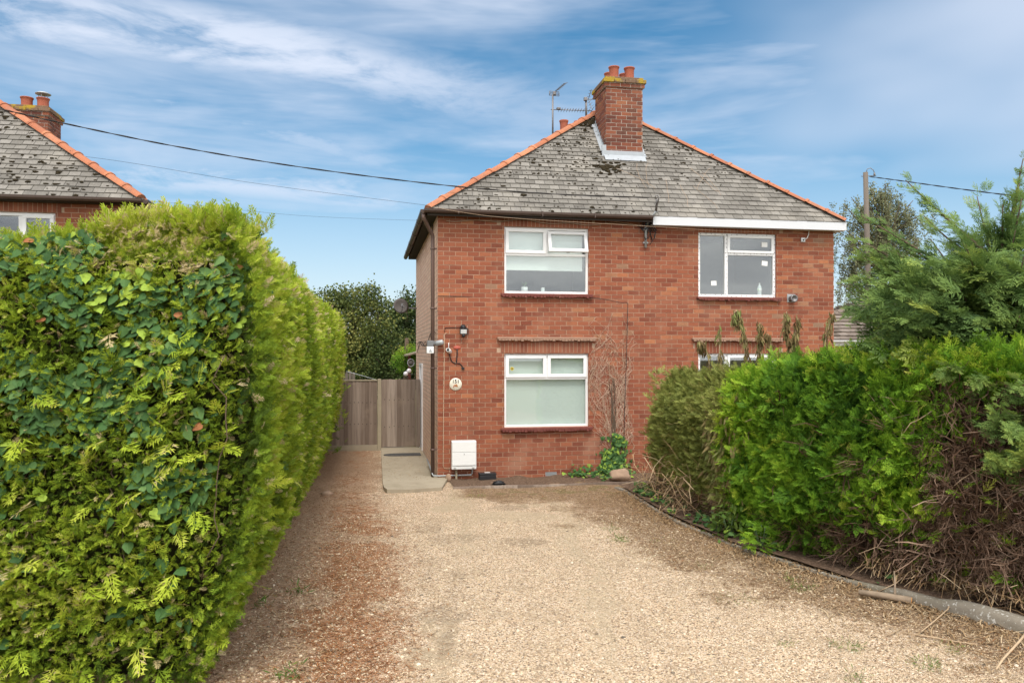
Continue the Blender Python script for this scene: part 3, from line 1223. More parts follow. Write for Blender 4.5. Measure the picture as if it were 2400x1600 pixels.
# chimneys
def chimney(parent, u0, u1, s0, s1, zb, zs, pots, pot_h=.27, pot_r=.105, flash=True, cowl=None):
    st = MB()
    c, b = .0775, .2208
    h0 = zb
    brick_wall(st, lambda u, d, z: (u, s0 - d, z), u0, u1, h0, zs, course=c, brick=b)
    brick_wall(st, lambda s, d, z: (u0 - d, s1 - (s - s0), z), s0, s1, h0, zs, course=c, brick=b, bond0=1)
    brick_wall(st, lambda s, d, z: (u1 + d, s, z), s0, s1, h0, zs, course=c, brick=b, bond0=1)
    brick_wall(st, lambda u, d, z: (u1 - (u - u0), s1 + d, z), u0, u1, h0, zs, course=c, brick=b)
    o = .035
    brick_wall(st, lambda u, d, z: (u, s0 - o - d, z), u0 - o, u1 + o, zs, zs + c + .001, course=c, brick=b, bond0=1)
    brick_wall(st, lambda s, d, z: (u0 - o - d, s1 + o - (s - s0), z), s0, s1 + 2 * o, zs, zs + c + .001, course=c, brick=b)
    brick_wall(st, lambda s, d, z: (u1 + o + d, s, z), s0 - o, s1 + o, zs, zs + c + .001, course=c, brick=b)
    st.box(u0 - o + .001, u1 + o - .001, s0 - o + .001, s1 + o - .001, zs - .006, zs + c - .002, 1)
    ch = st.build('chimney', [M['stack_brick'], M['stack_mortar']], parent)
    cp = MB()
    o2 = .07
    n = 4
    for i in range(n):
        a = u0 - o2 + (u1 - u0 + 2 * o2) * i / n
        e = u0 - o2 + (u1 - u0 + 2 * o2) * (i + 1) / n
        cp.cbox(a + .004, e - .004, s0 - o2, s1 + o2, zs + c + .002, zs + 2 * c, .008)
    cp.cbox(u0 - .02, u1 + .02, s0 - .02, s1 + .02, zs + 2 * c, zs + 2 * c + .055, .012)
    cp.box(u0 + .05, u1 - .05, s0 + .05, s1 - .05, zs + 2 * c + .05, zs + 2 * c + .075)
    cp.build('chimney_cap', M['cap'], ch)
    zt = zs + 2 * c + .05
    for i, (pu, ps) in enumerate(pots):
        p = MB()
        k = pot_r
        p.lathe([(k * 1.0, 0), (k * .93, .05), (k * .93, pot_h * .75), (k * 1.02, pot_h * .9), (k * 1.1, pot_h * .93), (k * 1.1, pot_h), (k * .85, pot_h), (k * .8, pot_h * .6)], (pu, ps, zt), 18)
        po = p.build('chimney_pot', M['pot'], ch)
        if cowl == i:
            cw = MB()
            for a in range(4):
                cw.tube([(pu + .09 * math.cos(a * 1.57), ps + .09 * math.sin(a * 1.57), zt + pot_h - .02), (pu + .1 * math.cos(a * 1.57), ps + .1 * math.sin(a * 1.57), zt + pot_h + .11)], .008, 5)
            cw.lathe([(.16, .09), (.165, .10), (.10, .135), (.01, .15)], (pu, ps, zt + pot_h), 16)
            cw.build('cowl', M['ltgrey'], po)
    return ch


def fr_s(z):     # s of the front slope at height z
    return E00.y + (AP.y - E00.y) * (z - EAVE) / (AP.z - EAVE)


CS0 = 1.08
cu0, _ = HW(1420.5, 350, CS0)
cu1, _ = HW(1505.5, 350, CS0)
_, czt = HW(1460, 205, CS0)
print("chimney", cu0, cu1, czt)
CS1 = CS0 + .78
pu = [HW(1439.5, 160, CS0 + .18)[0], HW(1475.5, 160, CS0 + .18)[0]]
ch = chimney(house, cu0, cu1, CS0, CS1, 5.9, czt, [(pu[0], CS0 + .2), (pu[1], CS0 + .2), (pu[0] + .02, CS1 - .2), (pu[1] + .02, CS1 - .2)])
fl = MB()
zf = EAVE + (CS0 - E00.y) / (AP.y - E00.y) * (AP.z - EAVE)
tang = (AP.z - EAVE) / (AP.y - E00.y)
# front apron: upstand on the brick face and a skirt dressed down the tiles
fl.quad((cu0 - .04, CS0 - .012, zf + .13), (cu0 - .04, CS0 - .012, zf - .0), (cu1 + .03, CS0 - .012, zf - .0), (cu1 + .03, CS0 - .012, zf + .13))
a, b_ = .13, .032
fl.quad((cu0 - .05, CS0 - .012, zf + .01 + b_), (cu0 - .05, CS0 - a, zf - a * tang + b_ + .02), (cu1 + .05, CS0 - a, zf - a * tang + b_ + .02), (cu1 + .05, CS0 - .012, zf + .01 + b_))
for side in (0, 1):
    x = cu0 - .011 if side == 0 else cu1 + .011
    n = 10
    for i in range(n):
        s_a, s_b = CS0 + (CS1 - CS0) * i / n, CS0 + (CS1 - CS0) * (i + 1) / n
        za, zb2 = zf + (s_a - CS0) * tang, zf + (s_b - CS0) * tang
        top = zb2 + .10
        fl.quad((x, s_a, za - .05), (x, s_b, zb2 - .05), (x, s_b, top), (x, s_a, top))
    xo = x - .075 if side == 0 else x + .075
    fl.quad((x, CS0 - .02, zf + .025), (x, CS1, zf + (CS1 - CS0) * tang + .035), (xo, CS1, zf + (CS1 - CS0) * tang + .035), (xo, CS0 - .02, zf + .025))
fl.cbox(cu0 - .09, cu0 - .0, CS0 - .016, CS0 + .02, zf - .02, zf + .24, .003)
fl.build('flashing', M['lead'], ch)
# rear stack, only its pots clear the hip
RS = 5.0
ru, rz_ = HW(1321.5, 283, RS)
chr_ = chimney(house, ru - .16, ru + .6, RS - .3, RS + .4, 6.0, rz_ - .42 - .205, [(ru, RS), (ru + .38, RS)], pot_h=.42)

# ------------------------------------------------------------------ neighbour house on the left
NS = -.22
nu, nz = HW(331, 466, NS)
print("neighbour eave", nu, nz)
nh = empty('brick_house', (OX, OY, 0), ANG)
tag(nh, "neighbouring red brick house half hidden behind the tall left hedge", "house")
NE = nz
N00, N10 = Vector((nu - 8.3, NS, NE)), Vector((nu, NS, NE))
N01, N11 = Vector((nu - 8.3, DEEP + .2, NE)), Vector((nu, DEEP + .2, NE))
NAP, NBP = Vector((nu - 4.15, 2.41, NE + 2.852)), Vector((nu - 4.15, 4.4, NE + 2.852))
hip_roof(nh, N00, N10, N01, N11, NAP, NBP, ('front', 'right'))
nw = MB()
nu1 = nu - .22
wx, wz = HW(130, 499)
NOP = (wx - 1.6, wx, wz - 1.25, wz)
brick_wall(nw, lambda u, d, z: (u, -d, z), nu1 - 7.9, nu1, 0, NE - .05, [NOP], from_z=2.6, keep=lambda u, z: not (z > wz and NOP[0] - .1 < u < NOP[1] + .1))
brick_wall(nw, lambda s, d, z: (nu1 + d, s, z), 0, DEEP, 0, NE - .05, [], from_z=2.6)
reveal(nw, *NOP)
nw.build('wall', [M['brick'], M['mortar']], nh)
s = MB()
soldier(s, NOP[0] - .1, NOP[1] + .1, wz, NE - .05, 24)
s.build('lintel', [M['soldier'], M['mortar']], nh)
fm = MB()
a, b, c, e = NOP
frame_ring(fm, a, b, c, e, .06, Y0, Y1)
mu = b - .55
fm.cbox(mu - .04, mu + .04, Y0 + .001, Y1 - .004, c + .06, e - .06, .006)
nwi = fm.build('window', M['upvc'], nh)
pane(nwi, a + .06, mu - .04, c + .06, e - .06, Y0 + .03)
cm = MB()
frame_ring(cm, mu + .02, b - .035, c + .03, e - .03, .065, Y0 - .02, Y0 + .03)
cm.build('casement', M['upvc'], nwi)
pane(nwi, mu + .085, b - .1, c + .09, e - .09, Y0 + .01)
room(*NOP, nwi)
g = MB()
gutter_run(g, (nu - 8.3, NS - .045, NE - .01), (nu + .02, NS - .045, NE - .01), Vector((0, -1, 0)))
gutter_run(g, (nu + .06, NS, NE - .012), (nu + .06, DEEP, NE - .012), Vector((1, 0, 0)))
g.build('gutter', M['gutter_old'], nh)
so_ = MB()
so_.box(nu - 8.3, nu - .01, NS + .02, -.008, NE - .085, NE - .055)
so_.box(nu1 + .008, nu - .01, -.008, DEEP, NE - .085, NE - .055)
so_.build('soffit', M['soffit'], nh)
NSs = 5.0
a0, _ = HW(50, 300, NSs - .35)
a1, _ = HW(112, 300, NSs - .35)
_, zc = HW(90, 270, NSs - .35)
p1, p2 = HW(63, 240, NSs)[0], HW(101, 240, NSs)[0]
chimney(nh, a0 - .3, a1, NSs - .35, NSs + .4, 5.6, zc, [(p1, NSs), (p2, NSs)], pot_h=.27, pot_r=.125, cowl=1)
mo = MB()
rr = random.Random(21)
nn = (N10 - N00).cross(NAP - N00).normalized()
for k in range(330):
    t = rr.random() * .95
    row = int(t * 26)
    z = NE + (NAP.z - NE) * (row + .06 + rr.random() ** 3 * .6) / 26.4
    t = (z - NE) / (NAP.z - NE)
    hi = N10.x + (NAP.x - N10.x) * t - .12
    lo = max(N00.x + (NAP.x - N00.x) * t, hi - 3.2)
    if hi < lo:
        continue
    p = Vector((rr.uniform(lo, hi), N00.y + (NAP.y - N00.y) * t, z)) + nn * .018
    s_ = rr.uniform(.015, .04)
    mo.blob(p, s_ * rr.uniform(.9, 1.7), s_, s_ * .7, 0, 1, .25, k)
tag(mo.build('moss', M['moss'], nh), kind='stuff')
# ------------------------------------------------------------------ ground, driveway, path, bed, kerb
def hedge_line(y):          # foot of the left hedge
    return -2.18 - .155 * (y - 5.73)


KERB = [(1.80, 13.75), (1.93, 13.3), (2.18, 11.3), (2.71, 9.45), (3.50, 7.9), (4.30, 6.65), (5.3, 5.1), (6.3, 3.5)]


def kerb_x(y):
    ys = [k[1] for k in KERB][::-1]
    xs = [k[0] for k in KERB][::-1]
    return np.interp(y, ys, xs)


def grid_sheet(name, xs, ys, zf, attrs, mat, keep=None):
    X, Y = np.meshgrid(xs, ys)
    nx, ny = len(xs), len(ys)
    V = np.stack([X, Y, zf(X, Y)], -1).reshape(-1, 3)
    idx = np.arange(nx * ny).reshape(ny, nx)
    Q = np.stack([idx[:-1, :-1], idx[:-1, 1:], idx[1:, 1:], idx[1:, :-1]], -1).reshape(-1, 4)
    o = np_mesh(name, V, Q, mat, smooth=True)
    for k, a in attrs(X, Y).items():
        at = o.data.attributes.new(k, 'FLOAT', 'POINT')
        at.data.foreach_set("value", np.clip(a, 0, 1).astype(np.float32).ravel())
    return o


def sstep(a, b, x):
    t = np.clip((x - a) / (b - a), 0, 1)
    return t * t * (3 - 2 * t)


def lump(X, Y, cx, cy, rx, ry, seed=0, amp=.5):
    n = fbm(X * 1.7, Y * 1.7, seed=seed) - .5
    d = np.sqrt(((X - cx) / rx) ** 2 + ((Y - cy) / ry) ** 2) + n * amp * 2
    return 1 - sstep(.45, 1.0, d)


def zdrive(X, Y):
    return .012 + (fbm(X * .8, Y * .8, seed=3) - .5) * .035 + (fbm(X * 5, Y * 5, seed=9) - .5) * .014


def drive_attrs(X, Y):
    dl = X - hedge_line(Y)
    dr = kerb_x(Y) - X
    n = fbm(X * 1.6, Y * 1.6, seed=31)
    n2 = fbm(X * 5, Y * 5, seed=41)
    litter = (1 - sstep(.25, 1.7, dl + (n - .5) * 1.5)) * .95
    rust = np.exp(-((dl - .95) / .5) ** 2) * sstep(.30, .52, n) * sstep(5, 6, Y) * (1 - sstep(10.5, 13, Y)) * 1.05 + np.exp(-((dl - .7) / .4) ** 2) * sstep(11, 13, Y) * .55 * sstep(.35, .6, n)
    soil = (1 - sstep(.3, 2.0, dr + (n - .5) * 2.2)) * 1.0
    soil = np.maximum(soil, sstep(12.2, 13.0, Y + (n - .5) * 1.4) * sstep(-1.2, -.6, X) * .8)
    soil = np.maximum(soil, sstep(5.9, 4.9, Y) * sstep(2.3, 3.4, X))
    gx = lambda px, py: GR(px, py)
    dark = np.zeros_like(X)
    for (px, py, rx, ry, s, k) in ((1070, 1375, .14, .9, 1, .4), (1045, 1440, .3, .35, 2, .6), (1080, 1265, .55, .3, 3, .5), (1010, 1240, .3, .5, 4, .5),
                                   (1230, 1273, .42, .28, 5, .55), (1200, 1190, .35, .25, 6, .5), (1010, 1345, .10, .5, 7, .5), (1045, 1500, .10, .4, 8, .6), (1560, 1570, .35, .2, 9, .35), (1330, 1575, .4, .15, 10, .3)):
        cx, cy = gx(px, py)
        dark = np.maximum(dark, lump(X, Y, cx, cy, rx, ry, 50 + s) * k)
    sand = np.zeros_like(X)
    for (px, py, rx, ry, s, k) in ((1050, 1190, .35, .5, 1, .9), (1190, 1210, .9, .5, 2, .7), (985, 1545, .2, .3, 3, .9), (1240, 1185, .35, .3, 4, .7), (1000, 1470, .12, .4, 5, .7)):
        cx, cy = gx(px, py)
        sand = np.maximum(sand, lump(X, Y, cx, cy, rx, ry, 80 + s) * k)
    for tx in (-.55, .95):
        cxl = tx + .06 * np.sin(Y * .7) - .05 * (Y - 6)
        sand = np.maximum(sand, np.exp(-((X - cxl) / .30) ** 2) * sstep(.38, .6, fbm(X * 2, Y * .8, seed=77)) * .7)
    green = sstep(12.5, 13.2, Y + (n - .5)) * sstep(.5, .62, n2) * sstep(-1.0, -.2, X) * .8
    return {'litter': litter, 'rust': rust, 'soil': soil, 'dark': dark, 'sand': sand, 'green': green}


m = NT("gravel_driveway")
P = m.coord('Object')
cell = m.node('ShaderNodeTexVoronoi', feature='F1')
cell.inputs['Scale'].default_value = 88
m.l.new(P, cell.inputs['Vector'])
hsep = m.node('ShaderNodeSeparateColor')
m.l.new(cell.outputs['Color'], hsep.inputs[0])
rnd = hsep.outputs[0]
edge = m.vor(88, P, 'DISTANCE_TO_EDGE')
gcol = m.ramp(rnd, [(0, (.10, .08, .065)), (.12, (.29, .19, .12)), (.3, (.56, .39, .245)), (.55, (.735, .54, .36)), (.8, (.84, .655, .465)), (1, (.92, .81, .67))])
gcol = m.mix(m.rng(m.noise(2.2, 5, .6, P), .4, .7, 0, .4), gcol, (.40, .30, .20))
gcol = m.mix(m.rng(edge, .0, .06, .85, 0), gcol, (.15, .10, .065))
sandc = m.mix(m.noise(60, 4, .7, P), (.42, .33, .215), (.58, .47, .325))
fn = m.noise(9, 6, .68, P)
fn2 = m.noise(30, 4, .7, P)


def mask(name, w=.5, sharp=.12, nz=None):
    v = m.math('ADD', m.attr(name), m.math('MULTIPLY', m.math('SUBTRACT', nz if nz is not None else fn, .5), w))
    return m.rng(v, .5 - sharp, .5 + sharp)


gcol = m.mix(m.math('MULTIPLY', mask('sand', 1.6, .35), .65), gcol, sandc)
dk = m.mix(fn2, (.15, .11, .07), (.27, .205, .14))
gcol = m.mix(m.math('MULTIPLY', mask('dark', 1.5, .4), .55), gcol, dk)
sc_ = m.ramp(fn2, [(.25, (.10, .062, .038)), (.5, (.24, .15, .085)), (.72, (.43, .285, .165))])
gcol = m.mix(m.math('MULTIPLY', mask('soil', 1.5, .3), .84), gcol, sc_)
lc_ = m.ramp(fn2, [(.25, (.16, .095, .062)), (.5, (.36, .215, .13)), (.75, (.55, .385, .25))])
gcol = m.mix(m.math('MULTIPLY', mask('litter', 1.2, .3), .78), gcol, lc_)
ru_ = m.ramp(m.noise(1.0, 5, .7, m.mapping((30, 90, 30))), [(.3, (.20, .085, .04)), (.55, (.36, .15, .06)), (.75, (.50, .25, .11))])
gcol = m.mix(m.math('MULTIPLY', mask('rust', 1.9, .4), .75), gcol, ru_)
gr_ = m.mix(fn2, (.12, .115, .04), (.28, .215, .10))
gcol = m.mix(m.math('MULTIPLY', mask('green', .8, .3), .7), gcol, gr_)
m.bump(m.math('ADD', m.math('MULTIPLY', m.rng(edge, 0, .12), 1.0), m.math('MULTIPLY', fn, .6)), .75, .012)
M['gravel'] = m.done(gcol, .92, .15)

m = NT("garden_soil")
M['soil'] = m.done(m.ramp(m.noise(26, 6, .75), [(.3, (.05, .033, .022)), (.5, (.13, .085, .058)), (.7, (.27, .19, .135))]), .95, .1)
m.bump(m.noise(40, 5, .75), .9, .02)
m = NT("rough_ground")
M['ground'] = m.done(m.mix(m.noise(.4, 6, .6), (.09, .095, .03), (.19, .155, .075)), .95, .1)

gs = MB()
gs.quad((-600, -200, -.03), (600, -200, -.03), (600, 1200, -.03), (-600, 1200, -.03))
tag(gs.build('ground', M['ground']), kind='structure')
dv = grid_sheet('gravel_driveway', np.linspace(-4.6, 6.2, 217), np.linspace(-3, 19.4, 449), zdrive, drive_attrs, M['gravel'])
tag(dv, kind='structure')

# concrete path beside the house
pth = MB()
prof_s = [(893, 1051), (894.5, 1090), (896, 1120), (897.5, 1143), (900, 1151), (907, 1156.5), (960, 1157), (1036, 1152)]
pts = [GR(x, y) for x, y in prof_s]
ur, _ = 0, 0
side = [W(-.012, s, 0) for s in (-.9, -.3, 0, .02, 3, 4.9)]
poly = [(x, y) for x, y in pts] + [(GR(1036, 1152)[0], GR(1036, 1152)[1])] + [(W(.18, -.06, 0).x, W(.18, -.06, 0).y), (W(-.01, -.02, 0).x, W(-.01, -.02, 0).y), (W(-.01, 4.7, 0).x, W(-.01, 4.7, 0).y)]
bm = bmesh.new()
vs = [bm.verts.new((x, y, 0)) for x, y in poly]
try:
    f = bm.faces.new(vs)
except ValueError:
    f = None
bmesh.ops.remove_doubles(bm, verts=bm.verts[:], dist=.004)
bm.faces.ensure_lookup_table()
if bm.faces[0].normal.z < 0:
    bmesh.ops.reverse_faces(bm, faces=bm.faces[:])
ret = bmesh.ops.extrude_face_region(bm, geom=bm.faces[:])
for v in [g for g in ret['geom'] if isinstance(g, bmesh.types.BMVert)]:
    v.co.z += .075
bmesh.ops.triangulate(bm, faces=[f for f in bm.faces if len(f.verts) > 4])
bm.verts.index_update()
pth.add([v.co.copy() for v in bm.verts], [[v.index for v in f.verts] for f in bm.faces])
bm.free()
tag(pth.build('concrete_path', M['concrete']), kind='structure')

# soil bed along the front wall with its timber edging
bu = [HW(1036, 1150, -1.0)[0], HW(1440, 1146, -.95)[0]]
bed = MB()
nb = 60
bv, bf = [], []
for i in range(nb + 1):
    u = .2 + (6.5 - .2) * i / nb
    for j, s in enumerate((0, -.25, -.5, -.75, -.98)):
        z = .045 - .02 * j / 4 + (float(vnoise(u * 4, s * 9, 0, 3)) - .5) * .05
        bv.append(W(u, s - .004, z))
for i in range(nb):
    for j in range(4):
        a = i * 5 + j
        bf.append((a, a + 1, a + 6, a + 5))
bed.add(bv, bf, 0, True)
tag(bed.build('soil_bed', M['soil']), kind='structure')
ed = MB()
n = 14
pe = [W(.18 + (4.1 - .18) * i / n, -1.0 + .03 * math.sin(i * .8), 0) for i in range(n + 1)]
for i in range(n):
    a, b = pe[i], pe[i + 1]
    d = (b - a).normalized()
    sd = Vector((-d.y, d.x, 0)) * .014
    ed.add([a - sd, b - sd, b + sd, a + sd, a - sd + Vector((0, 0, .055)), b - sd + Vector((0, 0, .052)), b + sd + Vector((0, 0, .052)), a + sd + Vector((0, 0, .055))],
           ((0, 1, 5, 4), (2, 3, 7, 6), (4, 5, 6, 7), (0, 4, 7, 3), (1, 2, 6, 5)))
o = ed.build('timber_edging', M['timber'])
tag(o, "thin weathered timber edging board between driveway and front flower bed", "edging board")

# kerb: rounded concrete edging from the bed round the hedge to the bottom right corner
kb = MB()
kp = []
for i in range(len(KERB) - 1):
    a, b = KERB[i], KERB[i + 1]
    for k in range(8):
        t = k / 8
        kp.append((a[0] + (b[0] - a[0]) * t, a[1] + (b[1] - a[1]) * t))
kp.append(KERB[-1])
for _ in range(3):
    kp = [kp[0]] + [((kp[i - 1][0] + 2 * kp[i][0] + kp[i + 1][0]) / 4, (kp[i - 1][1] + 2 * kp[i][1] + kp[i + 1][1]) / 4) for i in range(1, len(kp) - 1)] + [kp[-1]]
vs, fs = [], []
ringn = 9
for i, (x, y) in enumerate(kp):
    a, b = kp[max(i - 1, 0)], kp[min(i + 1, len(kp) - 1)]
    d = Vector((b[0] - a[0], b[1] - a[1], 0)).normalized()
    sd = Vector((-d.y, d.x, 0))
    near = float(np.clip((8.1 - y) / 1.1, 0, 1))
    hw, hh = .036 + .05 * near, .06 + .085 * near
    jj = float(vnoise(i * .7, 3)) - .5
    hh *= 1 + .25 * jj
    for k in range(ringn):
        t = math.pi * k / (ringn - 1)
        cx = math.copysign(abs(math.cos(t)) ** .55, math.cos(t)) * hw * (1 + .12 * (float(vnoise(i * 1.3, k * .9)) - .5))
        cz = abs(math.sin(t)) ** .55 * hh
        vs.append(Vector((x, y, -.01 + cz)) + sd * (cx + .012 * jj))
for i in range(len(kp) - 1):
    for k in range(ringn - 1):
        a = i * ringn + k
        fs.append((a, a + 1, a + 1 + ringn, a + ringn))
kb.add(vs, fs, 0, True)
tag(kb.build('kerb', M['kerb']), kind='structure')

# earth behind the kerb, under the right-hand hedge
eb = MB()
ev, ef = [], []
for i, (x, y) in enumerate(kp):
    for j, dx in enumerate((0, .4, 1.2, 3.0)):
        ev.append((x + dx, y + .25 * dx, .065 + .03 * float(vnoise(x * 3 + dx, y * 3))))
for i in range(len(kp) - 1):
    for j in range(3):
        a = i * 4 + j
        ef.append((a, a + 1, a + 5, a + 4))
eb.add(ev, ef, 0, True)
tag(eb.build('hedge_soil', M['soil']), kind='structure')

# loose pebbles where the camera can tell them apart
N = 90000
y = 5.2 + 6.3 * rng.random(N) ** 1.35
x = -3.2 + 8 * rng.random(N)
at = drive_attrs(x, y)
ok = (x > hedge_line(y) + .05) & (x < kerb_x(y) - .05) & (np.abs(x / y) < .66)
ok &= rng.random(N) > .25 * at['soil'] + .35 * at['litter'] + .75 * at['sand'] + .55 * at['dark']
x, y = x[ok], y[ok]
N = len(x)
octv = np.array([(1, 0, 0), (0, 1, 0), (-1, 0, 0), (0, -1, 0), (0, 0, 1), (.62, .62, .55), (-.62, .62, .55), (-.62, -.62, .55), (.62, -.62, .55)], float)
octf = np.array([(0, 1, 5), (1, 2, 6), (2, 3, 7), (3, 0, 8), (5, 1, 6), (6, 2, 7), (7, 3, 8), (8, 0, 5), (4, 5, 6), (4, 6, 7), (4, 7, 8), (4, 8, 5)])
sz = .0038 + .0062 * rng.random(N) ** 2.2
big_ = rng.random(N) < .018
sz = np.where(big_, .010 + .010 * rng.random(N), sz)
a = rng.random(N) * 6.283
el = .65 + .7 * rng.random(N)
ca, sa = np.cos(a), np.sin(a)
jit = 1 + .25 * (rng.random((N, 9, 3)) - .5)
T = octv[None] * jit
vx = T[:, :, 0] * sz[:, None] * el[:, None]
vy = T[:, :, 1] * sz[:, None]
vz = T[:, :, 2] * sz[:, None] * .75
V = np.stack([vx * ca[:, None] - vy * sa[:, None] + x[:, None], vx * sa[:, None] + vy * ca[:, None] + y[:, None], vz + (zdrive(x, y) - .001)[:, None]], -1)
Fc = (octf[None] + (np.arange(N) * 9)[:, None, None]).reshape(-1, 3)
tt = np.clip(rng.random(N) * .9 + .1 * rng.random(N), 0, 1)
tag(np_mesh('gravel', V.reshape(-1, 3), Fc, M['pebble'], tint=np.repeat(tt, 12), nv=3), kind='stuff')


def strips(name, P, A, L, Wd, tint, mat, lift=.012, bend=.3, kind='stuff', pitch=None):
    "thin curved straws lying about: P n x 3, A heading, L length"
    n = len(P)
    c, s = np.cos(A), np.sin(A)
    b = (rng.random(n) - .5) * bend
    pv = np.zeros(n) if pitch is None else pitch
    t = np.array([-.5, -.17, .17, .5])
    V = np.zeros((n, 8, 3))
    for i, k in enumerate(t):
        off = b * (k * k - .08) * 2
        lx, ly = k * L, off * L
        cx = P[:, 0] + c * lx - s * ly
        cy = P[:, 1] + s * lx + c * ly
        cz = P[:, 2] + lift * (1 - (2 * k) ** 2 * .8) * rng.random(n) + np.sin(pv) * (k + .5) * L
        w = Wd * (1 - .5 * abs(k))
        V[:, i] = np.stack([cx - s * w, cy + c * w, cz], -1)
        V[:, 7 - i] = np.stack([cx + s * w, cy - c * w, cz + .3 * Wd], -1)
    q = np.array([(0, 7, 6, 1), (1, 6, 5, 2), (2, 5, 4, 3)])
    Q = (q[None] + (np.arange(n) * 8)[:, None, None]).reshape(-1, 4)
    o = np_mesh(name, V.reshape(-1, 3), Q, mat, tint=np.repeat(tint, 3))
    tag(o, kind=kind)
    return o


def on_drive(n, ymin, ymax, wfun, pw=1.3, xr=(-4.4, 5.6)):
    y = ymin + (ymax - ymin) * rng.random(n * 6) ** pw
    x = xr[0] + (xr[1] - xr[0]) * rng.random(n * 6)
    at = drive_attrs(x, y)
    ok = (rng.random(len(x)) < wfun(at)) & (x > hedge_line(y) - .1) & (x < kerb_x(y) + .1)
    x, y = x[ok][:n], y[ok][:n]
    return np.stack([x, y, zdrive(x, y) + .004], -1)


Pn = on_drive(17000, 5.2, 16, lambda a: a['rust'] * 1.0 + .3 * a['litter'] + .10 * a['soil'])
n = len(Pn)
strips('needle_litter', Pn, rng.normal(0.1, .6, n), .02 + .05 * rng.random(n), .0022 + .002 * rng.random(n), rng.random(n), M['needle'])
Pn = on_drive(16000, 5.2, 14, lambda a: a['soil'] * .9 + .5 * a['litter'])
n = len(Pn)
strips('dry_litter', Pn, rng.random(n) * 6.28, .015 + .06 * rng.random(n) ** 2, .002 + .003 * rng.random(n), rng.random(n), M['straw'])
# cut twigs strewn over the near right corner and along the kerb
n = 1300
yy = 5.0 + 4.2 * rng.random(n) ** 1.6
xx = kerb_x(yy) - .9 * np.abs(rng.normal(0, .7, n)) + .1
Pn = np.stack([xx, yy, zdrive(xx, yy) + .008], -1)
strips('dry_twigs', Pn, rng.normal(.3, .9, n), .06 + .28 * rng.random(n) ** 2, .002 + .0035 * rng.random(n), .35 + .6 * rng.random(n), M['straw'], lift=.035, bend=.7)
n = 1500
yy = 5.2 + 2.9 * rng.random(n)
xx = kerb_x(yy) + .1 + .75 * rng.random(n)
Pn = np.stack([xx, yy, .08 + .16 * rng.random(n)], -1)
strips('bramble_litter', Pn, rng.random(n) * 6.28, .08 + .3 * rng.random(n) ** 1.5, .002 + .0035 * rng.random(n), .15 + .8 * rng.random(n), M['straw'], lift=.1, bend=.9, pitch=rng.normal(.15, .35, n))
n = 420
yy = 10.8 + 2.4 * rng.random(n)
xx = kerb_x(yy) + .05 + .5 * rng.random(n)
Pn = np.stack([xx, yy, .06 + .55 * rng.random(n) ** 2], -1)
strips('dead_bramble', Pn, rng.random(n) * 6.28, .15 + .55 * rng.random(n), .003 + .004 * rng.random(n), .3 + .6 * rng.random(n), M['straw'], lift=.12, bend=.9, pitch=rng.normal(.3, .5, n))

n = 5200
yy = 5.0 + 8.4 * rng.random(n) ** 1.2
xx = kerb_x(yy) - .30 * np.abs(rng.normal(0, .6, n)) + .05
Pn = np.stack([xx, yy, .012 + .05 * np.clip(1 - (kerb_x(yy) - xx) / .12, 0, 1) * rng.random(n)], -1)
strips('kerb_litter', Pn, rng.random(n) * 6.28, .02 + .07 * rng.random(n) ** 2, .003 + .005 * rng.random(n), .1 + .6 * rng.random(n), M['straw'], lift=.02)

n = 420
uu, ss = -.05 - 1.25 * rng.random(n), -.3 + 4.3 * rng.random(n)
Pn = np.array([tuple(W(a, b, .078)) for a, b in zip(uu, ss)])
strips('path_litter', Pn, rng.random(n) * 6.28, .012 + .03 * rng.random(n), .003 + .004 * rng.random(n), .1 + .7 * rng.random(n), M['straw'], lift=.006)
# ------------------------------------------------------------------ foliage
def frond(pairs, sub, seed, width=.05, angle=40, flat=.25):
    "one conifer spray along +Y, length 1, lying in XY: diamonds for every leaflet"
    r = random.Random(seed)
    V, Q = [], []

    def leaf(p, d, L, w, n):
        s = d.cross(n).normalized()
        b = len(V)
        V.extend([p, p + d * L * .45 + s * w, p + d * L, p + d * L * .45 - s * w])
        Q.append((b, b + 1, b + 2, b + 3))
    curve = r.uniform(-.18, .18)
    droop = r.uniform(-.12, .10)

    def axis(t):
        return Vector((curve * t * t, t, droop * t * t))
    N = Vector((0, 0, 1))
    leaf(axis(0), (axis(.55) - axis(0)).normalized(), .6, width * .45, N)
    leaf(axis(.5), (axis(1) - axis(.5)).normalized(), .55, width * .6, N)
    for i in range(pairs):
        t = .10 + .82 * i / max(1, pairs - 1)
        for sgn in (-1, 1):
            a = R(angle + r.uniform(-10, 10)) * sgn
            L = (.46 * (1 - t) ** .8 + .10) * r.uniform(.8, 1.15)
            d = Vector((math.sin(a), math.cos(a), r.uniform(-flat, flat))).normalized()
            p = axis(t)
            n = (N + Vector((r.uniform(-.5, .5), r.uniform(-.5, .5), 0))).normalized()
            leaf(p, d, L, width * (.8 if sub else 1), n)
            for k in range(sub):
                tt = .25 + .55 * k / max(1, sub)
                for s2 in (-1, 1):
                    a2 = a + R(38) * s2
                    d2 = Vector((math.sin(a2), math.cos(a2), r.uniform(-flat, flat))).normalized()
                    leaf(p + d * L * tt, d2, L * .5 * (1 - tt * .5), width * .62, n)
    return np.array([tuple(v) for v in V]), np.array(Q)


